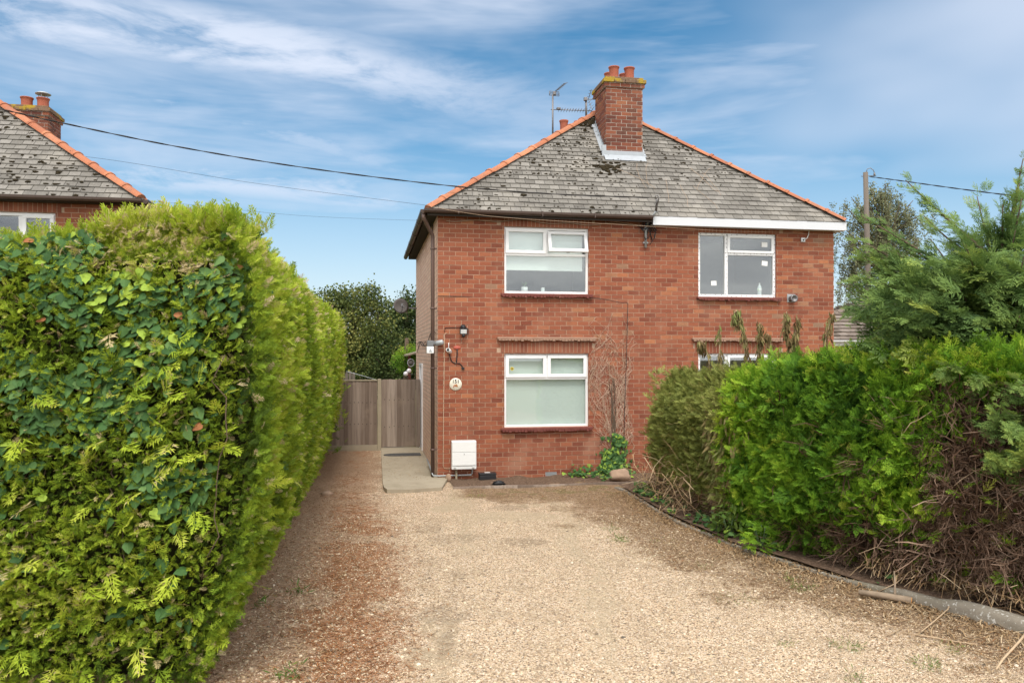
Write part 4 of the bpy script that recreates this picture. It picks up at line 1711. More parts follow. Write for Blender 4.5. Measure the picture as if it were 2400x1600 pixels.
def scatter(name, templates, P, D, U, S, tint, mat, parent=None, tj=.05):
    "put a template at every P, its axis along D, its face towards U, scaled S"
    n = len(P)
    D = D / np.linalg.norm(D, axis=1, keepdims=True)
    X = np.cross(D, U)
    X /= np.linalg.norm(X, axis=1, keepdims=True) + 1e-9
    Z = np.cross(X, D)
    pick = rng.integers(0, len(templates), n)
    Vs, Qs, Ts, base = [], [], [], 0
    for k, tp in enumerate(templates):
        tv, tq = tp[0], tp[1]
        m_ = np.where(pick == k)[0]
        if len(m_) == 0:
            continue
        V = (tv[None, :, 0, None] * X[m_][:, None] + tv[None, :, 1, None] * D[m_][:, None] + tv[None, :, 2, None] * Z[m_][:, None]) * S[m_][:, None, None] + P[m_][:, None]
        Q = tq[None] + (np.arange(len(m_)) * len(tv))[:, None, None] + base
        Vs.append(V.reshape(-1, 3))
        Qs.append(Q.reshape(-1, tq.shape[1]))
        t = np.repeat(tint[m_], len(tq)) + rng.normal(0, tj, len(m_) * len(tq)) * (np.repeat(tint[m_], len(tq)) < .9)
        if len(tp) > 2:
            t = np.clip(t + np.tile(tp[2], len(m_)), 0, .94)
        Ts.append(np.clip(t, 0, 1))
        base += len(m_) * len(tv)
    return np_mesh(name, np.concatenate(Vs), np.concatenate(Qs), mat, parent, tint=np.concatenate(Ts), nv=templates[0][1].shape[1])


def rand_dir(n):
    v = rng.normal(0, 1, (n, 3))
    return v / np.linalg.norm(v, axis=1, keepdims=True)


FINE = [frond(7, 1, i, .034, 42) for i in range(8)]
MID = [frond(9, 0, 20 + i, .032, 34) for i in range(7)]
FAR = [frond(6, 0, 40 + i, .042, 34) for i in range(6)]
WISPY = [frond(9, 1, 60 + i, .030, 33, .15) for i in range(6)]

def plume(k, seed, sub=5):
    "a feathery branchlet: small sprays in two ranks along an axis, younger and paler towards the tip"
    r = random.Random(seed)
    V, Q, T = [], [], []
    cv, dr = r.uniform(-.15, .15), r.uniform(-.22, .02)
    b = 0
    for i in range(k + 1):
        t = .08 + .86 * i / k
        L = (.40 * (1 - t) ** .6 + .16) * r.uniform(.85, 1.15)
        for sg in ((-1, 1) if i < k else (0,)):
            tv, tq = frond(sub, 0, seed * 31 + i * 2 + sg, .042, 34, .2)
            a = R(33 + r.uniform(-9, 9)) * sg
            M_ = Matrix.Translation((cv * t * t, t * .92, dr * t * t)) @ Matrix.Rotation(-a, 4, 'Z') @ Matrix.Rotation(r.uniform(-.45, .45), 4, 'Y') @ Matrix.Rotation(r.uniform(-.35, .2), 4, 'X') @ Matrix.Scale(L, 4)
            V += [tuple(M_ @ Vector(v)) for v in tv]
            Q += [tuple(q + b) for q in tq]
            T += [(t - .5) * .34 + r.uniform(-.05, .05) + .10 * (j / len(tq)) for j in range(len(tq))]
            b += len(tv)
    return np.array(V), np.array(Q), np.array(T)


PLUME = [plume(5, 300 + i) for i in range(6)]


def wisp(seed):
    "a bunch of bare dead twigs"
    r = random.Random(seed)
    V, Q = [], []
    for i in range(9):
        p = Vector((r.gauss(0, .10), r.uniform(0, .4), r.gauss(0, .10)))
        d = Vector((r.gauss(0, .33), 1, r.gauss(0, .33))).normalized()
        s_ = d.cross(Vector((r.gauss(0, 1), 0, r.gauss(0, 1)))).normalized() * r.uniform(.008, .017)
        L = r.uniform(.4, .9)
        bend = Vector((r.gauss(0, .08), 0, r.gauss(0, .08)))
        b = len(V)
        V += [p - s_, p + s_, p + d * L * .5 + bend + s_, p + d * L * .5 + bend - s_, p + d * L + s_ * .4, p + d * L - s_ * .4]
        Q += [(b, b + 1, b + 2, b + 3), (b + 3, b + 2, b + 4, b + 5)]
    return np.array([tuple(v) for v in V]), np.array(Q)


TWIGS = [wisp(400 + i) for i in range(7)]

# ---- the tall left hedge
lh = empty('conifer_hedge', (-3.3, 11, 0))
tag(lh, "very tall clipped yellow-green conifer hedge along the left side of the driveway", "hedge")
HT = 3.20
FY = 5.42          # front face


def inset(z):      # how far the faces lean in from their bulge at height z
    z = np.asarray(z, float)
    return .46 * np.clip(1 - z / 1.5, 0, 1) ** 1.4 + .30 * np.clip((z - 2.75) / .55, 0, 1) ** 2


def side_x(y, z):
    y = np.asarray(y, float)
    return -1.90 - .170 * (y - 5.9) - inset(z) + (fbm(y * .9, np.asarray(z) * .9, seed=61) - .5) * .22


def front_y(x, z):
    return FY + np.minimum(inset(z), .30) * .35 + (fbm(np.asarray(x) * 1.2, np.asarray(z) * 1.2, seed=63) - .5) * .20


# dark inside: a lumpy box a hand's breadth behind the leaves
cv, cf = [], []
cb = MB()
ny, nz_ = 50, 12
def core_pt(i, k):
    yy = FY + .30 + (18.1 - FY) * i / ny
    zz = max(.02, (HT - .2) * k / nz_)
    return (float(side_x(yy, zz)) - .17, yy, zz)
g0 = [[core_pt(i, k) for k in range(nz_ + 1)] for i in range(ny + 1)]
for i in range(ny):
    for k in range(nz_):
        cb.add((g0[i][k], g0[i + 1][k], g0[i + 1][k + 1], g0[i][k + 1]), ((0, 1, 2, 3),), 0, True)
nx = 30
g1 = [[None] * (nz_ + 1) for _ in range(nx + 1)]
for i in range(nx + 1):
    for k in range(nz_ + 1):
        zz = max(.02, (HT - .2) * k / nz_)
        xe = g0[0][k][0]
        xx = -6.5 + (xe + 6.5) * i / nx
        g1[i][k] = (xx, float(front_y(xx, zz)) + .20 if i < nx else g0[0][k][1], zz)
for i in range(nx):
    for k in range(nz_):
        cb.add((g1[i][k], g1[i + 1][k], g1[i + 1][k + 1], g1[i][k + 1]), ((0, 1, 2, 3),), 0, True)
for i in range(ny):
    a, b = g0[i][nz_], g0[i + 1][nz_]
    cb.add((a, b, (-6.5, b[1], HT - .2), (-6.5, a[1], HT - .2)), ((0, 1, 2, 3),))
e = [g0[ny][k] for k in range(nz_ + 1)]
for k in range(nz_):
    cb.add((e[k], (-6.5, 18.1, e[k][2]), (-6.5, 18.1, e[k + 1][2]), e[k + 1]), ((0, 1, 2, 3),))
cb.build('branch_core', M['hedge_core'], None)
bpy.data.objects['branch_core'].parent = lh
bpy.data.objects['branch_core'].location = (3.3, -11, 0)
lhi = Matrix.Translation((-3.3, 11, 0)).inverted()


def under(o, root):
    "parent o to root and leave it where it stands"
    o.parent = root
    o.matrix_parent_inverse = Matrix.Translation(root.location).inverted()
    return o


def front_pts(n, xr=(-4.2, -1.88), zr=(0.02, 3.3)):
    x = xr[0] + (xr[1] - xr[0]) * rng.random(n)
    z = (zr[0] + (zr[1] - zr[0]) * rng.random(n)) * (.945 + .04 * sstep(-3.3, -2.5, x))
    corner = np.clip((x + 2.35) / .5, 0, 1)
    y = front_y(x, z) + .28 * corner ** 2
    x = np.minimum(x, side_x(y, z) + .05)
    return np.stack([x, y, z], -1)


def fol_tint(P, n, base=.5, spread=.16, straw=.05, seed=70, sc=1.6):
    t = base + (fbm(P[:, 0] * sc, P[:, 1] * sc, P[:, 2] * sc, seed=seed) - .5) * 1.0 + rng.normal(0, spread, n)
    t = np.clip(t, 0, .88)
    t[rng.random(n) < straw] = .93 + .07 * rng.random()
    return t


# front face: a deep layer of short dark sprays, then brighter ones reaching out
n = 6500
P = front_pts(n)
P[:, 1] += .13 * rng.random(n)
D = np.stack([rng.normal(.15, .6, n), -.5 - .4 * rng.random(n), rng.normal(.35, .55, n)], -1)
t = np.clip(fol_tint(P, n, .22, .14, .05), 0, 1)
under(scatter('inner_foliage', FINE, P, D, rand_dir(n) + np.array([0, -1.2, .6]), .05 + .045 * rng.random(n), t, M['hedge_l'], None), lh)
n = 9500
P = front_pts(n)
P[:, 1] -= .05 * rng.random(n)
D = np.stack([rng.normal(.25, .65, n), -.55 - .5 * rng.random(n), rng.normal(.25, .5, n)], -1)
t = fol_tint(P, n, .57, .17, .05)
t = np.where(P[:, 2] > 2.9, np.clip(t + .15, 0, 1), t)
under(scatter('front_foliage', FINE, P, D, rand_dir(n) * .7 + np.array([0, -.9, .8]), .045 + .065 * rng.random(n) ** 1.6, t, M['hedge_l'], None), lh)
# long drooping sprays standing out
n = 130
P = front_pts(n, (-3.9, -1.9), (.1, 2.6))
P[:, 1] -= .05
D = np.stack([rng.normal(.55, .6, n), -.7 * np.ones(n), rng.normal(.15, .5, n)], -1)
t = np.clip(rng.normal(.68, .14, n), 0, .88)
t[rng.random(n) < .05] = .96
under(scatter('long_spray', FINE, P, D, rand_dir(n) * .4 + np.array([0, -.8, 1.0]), .16 + .10 * rng.random(n), t, M['hedge_l'], None), lh)

# side face, finer with distance
def side_layer(n, y0, y1, tmpl, smin, smax, name, base, out, straw=.04):
    y = y0 + (y1 - y0) * rng.random(n) ** 1.25
    z = .02 + (HT - .03) * rng.random(n)
    x = side_x(y, z) + out * rng.random(n)
    P = np.stack([x, y, z], -1)
    D = np.stack([.55 + .5 * rng.random(n), rng.normal(-.35, .5, n), rng.normal(.45, .5, n)], -1)
    t = fol_tint(P, n, base, .14, straw, 75, 1.1)
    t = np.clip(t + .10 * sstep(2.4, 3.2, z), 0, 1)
    return under(scatter(name, tmpl, P, D, rand_dir(n) * .7 + np.array([1.0, -.3, .5]), smin + (smax - smin) * rng.random(n) ** 1.5, t, M['hedge_l'], None), lh)


side_layer(5200, 5.45, 8.6, FINE, .055, .125, 'side_foliage', .56, .06)
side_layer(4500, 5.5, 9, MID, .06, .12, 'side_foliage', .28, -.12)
side_layer(12000, 8.2, 12.5, MID, .07, .14, 'side_foliage', .58, .07)
side_layer(13000, 12, 18.2, FAR, .09, .18, 'side_foliage', .56, .08)
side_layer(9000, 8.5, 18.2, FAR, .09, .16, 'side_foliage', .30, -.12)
side_layer(700, 5.6, 18.2, WISPY, .12, .24, 'side_wisp', .66, .05)
# far end
n = 900
z = .02 + HT * rng.random(n)
x = -6 + 2.2 * rng.random(n)
P = np.stack([x, 18.15 + .1 * rng.random(n), z], -1)
D = np.stack([rng.normal(0, .5, n), .8 * np.ones(n), rng.normal(.4, .5, n)], -1)
under(scatter('end_foliage', FAR, P, D, rand_dir(n) + np.array([0, 1, .3]), .1 + .12 * rng.random(n), fol_tint(P, n, .4), M['hedge_l'], None), lh)
# top, with upright tufts along its edges
n = 9500
y = FY + .1 + 12.3 * rng.random(n) ** 1.7
x = side_x(y, HT) + .1 - 1.9 * rng.random(n) ** 1.2
z = HT - .20 + .11 * rng.random(n) + .18 * sstep(-3.3, -2.5, x) + .05 * (fbm(x * 2, y * 2, seed=88) - .5)
P = np.stack([x, y, z], -1)
D = np.stack([rng.normal(.15, .45, n), rng.normal(-.15, .45, n), .6 + .4 * rng.random(n)], -1)
under(scatter('top_foliage', MID, P, D, rand_dir(n) + np.array([.3, -.8, .4]), .07 + .09 * rng.random(n) ** 1.5, fol_tint(P, n, .70, .13, .05), M['hedge_l'], None), lh)
n = 150
x = -3.9 + 2.1 * rng.random(n)
y = front_y(x, 3.2) + .1 + .3 * rng.random(n)
P = np.stack([x, y, 3.00 + .06 * rng.random(n) + .2 * sstep(-3.3, -2.5, x)], -1)
D = np.stack([rng.normal(.2, .35, n), rng.normal(-.3, .3, n), .9 * np.ones(n)], -1)
under(scatter('top_tuft', FINE, P, D, rand_dir(n) * .5 + np.array([0, -1, .2]), .10 + .14 * rng.random(n) ** 2, np.clip(rng.normal(.72, .1, n), 0, .88), M['hedge_l'], None), lh)
n = 120
y = 6 + 5.5 * rng.random(n) ** 1.3
x = side_x(y, HT) + .05 - .35 * rng.random(n)
P = np.stack([x, y, HT - .06 + .05 * rng.random(n)], -1)
D = np.stack([rng.normal(.35, .3, n), rng.normal(-.1, .3, n), .8 * np.ones(n)], -1)
under(scatter('top_shoot', WISPY, P, D, rand_dir(n) * .4 + np.array([0, -1, .2]), .14 + .16 * rng.random(n) ** 2, np.clip(rng.normal(.35, .14, n), 0, .85), M['hedge_l'], None), lh)


# ---- ivy over the hedge front
def ivy_leaf(seed):
    r = random.Random(seed)
    half = [(0, -.5), (.16, -.55), (.42, -.42), (.50, -.20), (.36, .0), (.34, .12), (.17, .30), (0, .62)] if seed % 2 else [(0, -.40), (.2, -.52), (.44, -.34), (.47, -.08), (.36, .16), (.2, .40), (.08, .56), (0, .64)]
    V, T = [], []
    fold = r.uniform(.12, .42)
    curl = r.uniform(-.25, .35)
    for sg in (1, -1):
        b = len(V)
        for (x, y) in half:
            x *= r.uniform(.92, 1.08)
            V.append((x * sg, y, -fold * x + curl * (y * y) * -.6))
        V.append((0, -.05, .02))
        c = len(V) - 1
        for i in range(len(half) - 1):
            T.append((c, b + i, b + i + 1) if sg > 0 else (c, b + i + 1, b + i))
    return np.array(V), np.array(T)


IVY = [ivy_leaf(i) for i in range(8)]
iv = empty('ivy', (-2.9, 5.6, 0))
tag(iv, "dark green ivy with broad leaves climbing the front of the tall left hedge", "ivy")
cand = 9000
P = front_pts(cand, (-4.3, -1.84), (.35, 3.3))
px = CX + F * P[:, 0] / P[:, 1]
py = HY - F * (P[:, 2] - H) / P[:, 1]
nz1 = fbm(P[:, 0] * 2.6, P[:, 2] * 2.6, seed=91, oct=3)
dens = sstep(500, 560, py) * (1 - sstep(930, 1060, py)) * 1.0 + .55 * np.exp(-((py - 1120) / 90) ** 2) + .05
dens *= (1 - sstep(520, 620, px) * .75)
dens *= 1 - .55 * sstep(330, 560, px) * sstep(640, 760, py)
keep = rng.random(cand) < np.clip(dens * sstep(.36, .56, nz1) * 1.25, 0, 1) * .58
P = P[keep]
n = len(P)
P[:, 1] -= .02 + .07 * rng.random(n)
a = rng.normal(0, .75, n)
D = np.stack([np.sin(a), rng.normal(-.35, .2, n), -np.cos(a)], -1)
U = np.stack([rng.normal(.05, .35, n), -1.0 * np.ones(n), .75 + .4 * rng.random(n)], -1)
t = np.clip(rng.normal(.45, .2, n), 0, .82)
yg = fbm(P[:, 0] * 5, P[:, 2] * 5, seed=95)
t[(yg > .66) & (rng.random(n) < .6)] = .9
t[rng.random(n) < .035] = .92
t[rng.random(n) < .003] = 1.0
o = scatter('ivy_leaves', IVY, P, D, U, .042 + .055 * rng.random(n), t, M['ivy'], None, .02)
o.name = 'foliage'
under(o, iv)
vm = MB()
rr = random.Random(17)
for k in range(7):
    x, z = rr.uniform(-3.7, -2.0), rr.uniform(.3, 1.2)
    pts = []
    for i in range(12):
        pts.append((x, float(front_y(x, min(z, 3.2))) + .015, z))
        x += rr.uniform(-.10, .10)
        z += rr.uniform(.08, .2)
        if z > 3.1:
            break
    if len(pts) > 2:
        vm.tube(pts, .004, 5)
under(vm.build('stem', M['bark'], None), iv)
n = 70
y = 5.9 + 4.5 * rng.random(n) ** 1.6
z = .5 + 2.4 * rng.random(n)
z[:22] = .7 + .9 * rng.random(22)
y[:22] = 6.35 + .25 * rng.random(22)
P = np.stack([side_x(y, z) + .05, y, z], -1)
a = rng.normal(0, .6, n)
D = np.stack([.3 * np.ones(n), np.sin(a), -np.cos(a)], -1)
U = np.stack([1.0 * np.ones(n), rng.normal(-.4, .3, n), .5 * np.ones(n)], -1)
o = scatter('foliage', IVY, P, D, U, .05 + .05 * rng.random(n), np.clip(rng.normal(.5, .2, n), 0, .8), M['ivy'], None, .02)
under(o, iv)

# ---- right-hand hedges behind the kerb
RH = [(2.58, 12.9), (2.68, 11.5), (2.98, 10.0), (3.36, 8.95), (3.95, 7.9), (4.75, 6.9), (5.6, 6.1)]
rl = np.concatenate([[0], np.cumsum([math.dist(RH[i], RH[i + 1]) for i in range(len(RH) - 1)])])
RLEN = float(rl[-1])


def rpath(s):
    x = np.interp(s, rl, [p[0] for p in RH])
    y = np.interp(s, rl, [p[1] for p in RH])
    d = .05
    dx = np.interp(s + d, rl, [p[0] for p in RH]) - np.interp(s - d, rl, [p[0] for p in RH])
    dy = np.interp(s + d, rl, [p[1] for p in RH]) - np.interp(s - d, rl, [p[1] for p in RH])
    L = np.hypot(dx, dy) + 1e-9
    return x, y, dy / L, -dx / L            # place and the normal that faces the driveway


def hr(s):          # height of the right-hand hedges along their length
    return np.interp(s, [0, 1.6, 2.55, 3.5, 4.6, 7, 9], [1.86, 1.90, 1.98, 2.24, 2.36, 2.34, 2.26])


def hr_in(s, z):
    return -.18 * np.clip((z - hr(s) + .45) / .5, 0, 1) ** 1.5


def rface(s, z, out=0.0):
    x, y, nx, ny = rpath(s)
    b = .06 + hr_in(s, z) + .10 * np.sin(np.clip(z / 2.3, 0, 1) * 3.14) - .10 * np.clip(1 - z / .5, 0, 1) + (fbm(s * 1.1, z * 1.1, seed=102) - .5) * .26
    return np.stack([x + nx * (b + out), y + ny * (b + out), z], -1), np.stack([nx, ny, np.zeros_like(nx)], -1)


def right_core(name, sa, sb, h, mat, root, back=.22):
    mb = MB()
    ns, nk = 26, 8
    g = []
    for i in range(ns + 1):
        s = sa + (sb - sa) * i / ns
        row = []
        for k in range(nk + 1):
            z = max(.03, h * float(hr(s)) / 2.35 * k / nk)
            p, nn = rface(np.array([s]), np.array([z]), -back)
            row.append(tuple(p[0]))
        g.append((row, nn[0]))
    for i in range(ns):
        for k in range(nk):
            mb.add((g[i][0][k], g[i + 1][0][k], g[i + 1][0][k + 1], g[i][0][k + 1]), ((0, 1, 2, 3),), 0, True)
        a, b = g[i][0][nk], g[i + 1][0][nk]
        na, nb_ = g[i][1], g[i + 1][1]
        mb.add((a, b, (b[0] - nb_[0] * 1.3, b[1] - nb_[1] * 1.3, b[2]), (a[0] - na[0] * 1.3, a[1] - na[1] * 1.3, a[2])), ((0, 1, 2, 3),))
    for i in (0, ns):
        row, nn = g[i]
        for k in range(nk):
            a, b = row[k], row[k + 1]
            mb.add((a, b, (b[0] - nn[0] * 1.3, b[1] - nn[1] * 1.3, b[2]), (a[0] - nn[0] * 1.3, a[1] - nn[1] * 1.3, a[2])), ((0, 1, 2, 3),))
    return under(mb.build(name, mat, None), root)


def rsprays(name, n, sa, sb, z0, z1, tmpl, smin, smax, mat, root, base, out=.08, lean=(-.1, 0, .35), straw=.02, dens=None, spread=.15):
    s = sa + (sb - sa) * rng.random(n)
    z = (z0 + (z1 - z0) * rng.random(n)) * hr(s) / 2.35
    if dens is not None:
        k = rng.random(n) < dens(s, z)
        s, z = s[k], z[k]
        n = len(s)
    P, Nn = rface(s, z, out)
    P += Nn * (rng.random(n)[:, None] - .6) * .12
    D = Nn * (.5 + .5 * rng.random(n)[:, None]) + np.array(lean) + rng.normal(0, .38, (n, 3))
    t = fol_tint(P, n, base, spread, straw, 111, 1.2)
    return under(scatter(name, tmpl, P, D, Nn + np.array([0, 0, .5]) + rng.normal(0, .4, (n, 3)), smin + (smax - smin) * rng.random(n) ** 1.4, t, mat, None), root)


SPLIT = 2.7
oh = empty('conifer_hedge', (2.6, 11.5, 0))
tag(oh, "dull olive hedge tangled with withered weeds, between house wall and bright green hedge", "hedge")
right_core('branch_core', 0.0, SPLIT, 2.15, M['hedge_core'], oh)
rsprays('foliage', 6500, -.1, SPLIT + .1, .06, 2.3, FAR, .08, .18, M['hedge_o'], oh, .5, .05, (-.15, -.1, .3))
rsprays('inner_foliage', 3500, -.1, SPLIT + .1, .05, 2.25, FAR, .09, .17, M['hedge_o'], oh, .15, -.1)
rsprays('top_foliage', 420, 0, SPLIT, 2.2, 2.42, WISPY, .14, .32, M['hedge_o'], oh, .5, -.1, (-.2, -.1, 1.0))
rsprays('dead_foot', 900, 0, SPLIT, .02, .5, TWIGS, .12, .3, M['brown_twig'], oh, .6, .02)
# far end, facing the wall
n = 500
z = .1 + 1.95 * rng.random(n)
q = rng.random(n) * 1.2
P = np.stack([2.25 + q, 12.95 + .12 * rng.random(n), z], -1)
D = np.stack([rng.normal(-.2, .5, n), .6 * np.ones(n), rng.normal(.4, .4, n)], -1)
under(scatter('end_foliage', FAR, P, D, rand_dir(n), .1 + .12 * rng.random(n), fol_tint(P, n, .45), M['hedge_o'], None), oh)

gh = empty('conifer_hedge', (3.6, 8.8, 0))
tag(gh, "bright green feathery conifer hedge with a bare brown dead end, right of the driveway", "hedge")
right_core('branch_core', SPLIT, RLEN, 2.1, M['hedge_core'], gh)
DEAD = 5.0


def live(s, z):
    w = fbm(s * 1.5, z * 1.8, seed=120)
    d = sstep(DEAD - .2, DEAD + .55, s + (w - .5) * 1.6) * sstep(2.15, 1.75, z + (w - .5) * .5)
    low = sstep(.62, .25, z + (w - .5) * .7) * sstep(SPLIT + .7, SPLIT + 1.7, s + (w - .5))
    return 1 - .93 * np.maximum(d, low * .85)


def deadm(s, z):
    return np.clip(1.02 - live(s, z), 0, 1)


rsprays('foliage', 5200, SPLIT, RLEN, .05, 2.33, MID, .10, .2, M['hedge_r'], gh, .5, .03, (.35, -.1, .40), dens=live)
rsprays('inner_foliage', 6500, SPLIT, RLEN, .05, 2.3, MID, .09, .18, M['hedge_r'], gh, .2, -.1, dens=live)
rsprays('plume', 4200, SPLIT, RLEN, .08, 2.33, PLUME, .13, .29, M['hedge_r'], gh, .50, .0, (.40, -.15, .42), dens=live, spread=.12)
rsprays('dead_foliage', 3200, SPLIT + .4, RLEN, .04, 2.0, MID, .08, .2, M['brown_twig'], gh, .35, -.08, (-.1, 0, -.1), dens=deadm)
rsprays('dead_twig', 5200, SPLIT + .4, RLEN, .03, 2.05, TWIGS, .16, .42, M['brown_twig'], gh, .5, -.02, (.5, -.1, .1), dens=deadm, spread=.28)
# the top: swept feathery sprays
n = 2200
s = SPLIT + (RLEN - SPLIT) * rng.random(n)
P, Nn = rface(s, hr(s) - .26, 0)
P -= Nn * (1.3 * rng.random(n)[:, None] ** 1.3)
P[:, 2] = hr(s) - .32 + .14 * rng.random(n) + .10 * (fbm(P[:, 0] * 2, P[:, 1] * 2, seed=7) - .4)
D = np.stack([rng.normal(.15, .5, n), rng.normal(-.35, .4, n), .55 + .4 * rng.random(n)], -1)
under(scatter('top_foliage', PLUME, P, D, rand_dir(n) * .6 + np.array([0, -.7, .6]), .15 + .22 * rng.random(n) ** 1.8, fol_tint(P, n, .60, .11, .0), M['hedge_r'], None), gh)
# bare dead branches in the hollow
db = MB()
rr = random.Random(44)
for k in range(230):
    s = DEAD - .2 + (RLEN - DEAD + .2) * rr.random()
    z = rr.uniform(.15, 1.95)
    p, nn = rface(np.array([s]), np.array([z]), rr.uniform(-.28, .06))
    p, nn = Vector(p[0]), Vector(nn[0])
    tang = Vector((-nn.y, nn.x, 0))
    d = (tang * rr.choice((-1, 1)) * rr.uniform(.4, 1) + Vector((0, 0, rr.uniform(-.5, .6))) + nn * rr.uniform(-.1, .35)).normalized()
    L = rr.uniform(.2, .65)
    pts = []
    for i in range(5):
        pts.append(p + d * L * i / 4)
        d = (d + Vector((rr.uniform(-.15, .15), rr.uniform(-.15, .15), rr.uniform(-.2, .1)))).normalized()
    db.tube(pts, [rr.uniform(.003, .007) * (1 - .15 * i) for i in range(5)], 4, rr.choice((0, 0, 1)))
for k in range(7):
    s = DEAD + .2 + (RLEN - DEAD - .3) * k / 7
    p, nn = rface(np.array([s]), np.array([.05]), -.16)
    p, nn = Vector(p[0]), Vector(nn[0])
    pts = [p + Vector((rr.uniform(-.06, .06), rr.uniform(-.06, .06), i * .33)) for i in range(7)]
    db.tube(pts, [.03 - .003 * i for i in range(7)], 6)
under(db.build('dead_branches', [M['bark'], M['straw_stick'] if 'straw_stick' in M else M['bark_pale']], None), gh)
bpy.data.objects['dead_branches'].name = 'dead_branch'

# ---- blue-green cypress rising behind the right-hand hedge
ct = empty('cypress_tree', (5.35, 8.7, 0))
tag(ct, "loose blue-green cypress tree with feathery branches, rising above the right hedge", "tree")
tb = MB()
rr = random.Random(61)
trunk = [(5.35, 8.7, 0), (5.33, 8.72, 1.2), (5.37, 8.68, 2.2), (5.35, 8.7, 3.0), (5.4, 8.66, 3.6)]
tb.tube(trunk, [.14, .12, .09, .05, .02], 9)
limbs = []
# limbs: end points read off the outline, then fillers
targets = [(2016, 505, 9.2), (2012, 560, 9.1), (2018, 600, 9.0), (2005, 650, 9.0), (2060, 620, 9.0), (2100, 590, 9.0), (2330, 520, 8.6), (2290, 560, 8.6), (2390, 430, 8.4), (2380, 540, 8.2), (2200, 610, 8.5), (2122, 422, 9.3), (2290, 460, 9.0), (2398, 372, 8.5), (2055, 505, 9.3), (2035, 590, 9.1), (2008, 745, 8.9), (1992, 722, 9.2), (2040, 690, 9.0), (2180, 560, 8.9), (2235, 520, 9.3),
           (2350, 480, 8.4), (2395, 465, 8.3), (2165, 505, 9.5), (2260, 600, 8.3), (2120, 640, 8.5), (2330, 620, 7.9), (2400, 600, 7.6), (2210, 690, 8.1), (2080, 770, 8.5), (2300, 750, 7.5), (2390, 740, 7.2), (2150, 790, 8.1), (2250, 830, 7.6),
           (2400, 900, 6.5), (2385, 1010, 6.3), (2360, 1075, 6.2), (2345, 960, 6.6), (2290, 890, 7.0), (2220, 860, 7.3), (2120, 835, 7.8), (2055, 800, 8.2), (2430, 1050, 6.1), (2440, 820, 6.8)]
for k in range(12):
    targets.append((rr.uniform(2100, 2500), rr.uniform(540, 800), rr.uniform(7.6, 9.8)))
lim = MB()
SP, SD, SS, ST = [], [], [], []
base_ = Vector((5.35, 8.7, 0))
for (px_, py_, Z_) in targets:
    e = PX(px_, py_, Z_)
    h0 = min(max(e.z - rr.uniform(.4, 1.1), .9), 3.3)
    a = Vector((5.35, 8.7, h0))
    mid = (a + e) / 2 + Vector((0, 0, rr.uniform(.05, .30) if py_ > 640 else rr.uniform(-.30, .0)))
    pts = []
    for i in range(10):
        t = i / 9
        pts.append(a * (1 - t) ** 2 + mid * 2 * t * (1 - t) + e * t * t)
    L = sum((pts[i + 1] - pts[i]).length for i in range(9))
    lim.tube(pts, [.020 * (1 - t / 10) + .003 for t in range(10)], 5)
    cnt = int((30 if py_ > 560 else 22) * L)
    for q in range(cnt):
        t = .10 + .90 * (q + rr.random()) / cnt
        i = min(8, int(t * 9))
        p = pts[i].lerp(pts[i + 1], t * 9 - i)
        d = (pts[i + 1] - pts[i]).normalized()
        sd = d.cross(Vector((0, 0, 1))).normalized() * (1 if q % 2 else -1)
        dirn = d * rr.uniform(.5, 1.1) + sd * rr.uniform(.5, 1.0) * (1 - .6 * t) + Vector((0, 0, rr.uniform(-.45, .25)))
        SP.append(p + Vector((rr.gauss(0, .03), rr.gauss(0, .03), rr.gauss(0, .03))))
        SD.append(dirn)
        SS.append((.20 + .30 * rr.random()) * (1.15 - .7 * t) * (1 if py_ > 560 else .8))
        ST.append(.46 + rr.gauss(0, .10) + .14 * (t > .8))
under(tb.build('trunk', M['bark'], None), ct)
under(lim.build('limb', M['bark'], None), ct)
for q in range(1100):
    v = Vector((rr.gauss(0, 1), rr.gauss(0, 1), rr.gauss(0, 1))).normalized() * rr.random() ** .4
    p = Vector((5.2 + v.x * 1.6, 8.5 + v.y * 1.1, 2.7 + v.z * .8))
    if p.x / p.y < .46:
        continue
    SP.append(p)
    SD.append(Vector((v.x * .6 + rr.gauss(-.2, .4), v.y * .5 + rr.gauss(-.4, .4), rr.gauss(-.05, .35))))
    SS.append(.24 + .24 * rr.random())
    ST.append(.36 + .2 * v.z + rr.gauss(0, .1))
n = len(SP)
print("cypress sprays", n)
P = np.array([tuple(p) for p in SP])
D = np.array([tuple(p) for p in SD])
t = np.clip(np.array(ST) + (fbm(P[:, 0] * 1.5, P[:, 1] * 1.5, P[:, 2] * 1.5, seed=130) - .5) * .7, 0, .95)
t[rng.random(n) < .01] = 1
o = scatter('crown', PLUME, P, D, rand_dir(n) * .5 + np.array([0, -.5, .9]), np.array(SS), t, M['cypress'], None)
under(o, ct)
# ------------------------------------------------------------------ fence and gate at the end of the drive
def thing(name, label, cat, loc=(0, 0, 0), rz=0.0, group=None):
    return tag(empty(name, loc, rz), label, cat, group)


fx, fy = GR(889.5, 1056)
_o = W(0, 0, 0)
_rel = Vector((fx - OX, fy - OY, 0))
FU, FS = _rel.x * CA + _rel.y * SA, -_rel.x * SA + _rel.y * CA        # fence line in house coordinates
rr = random.Random(71)


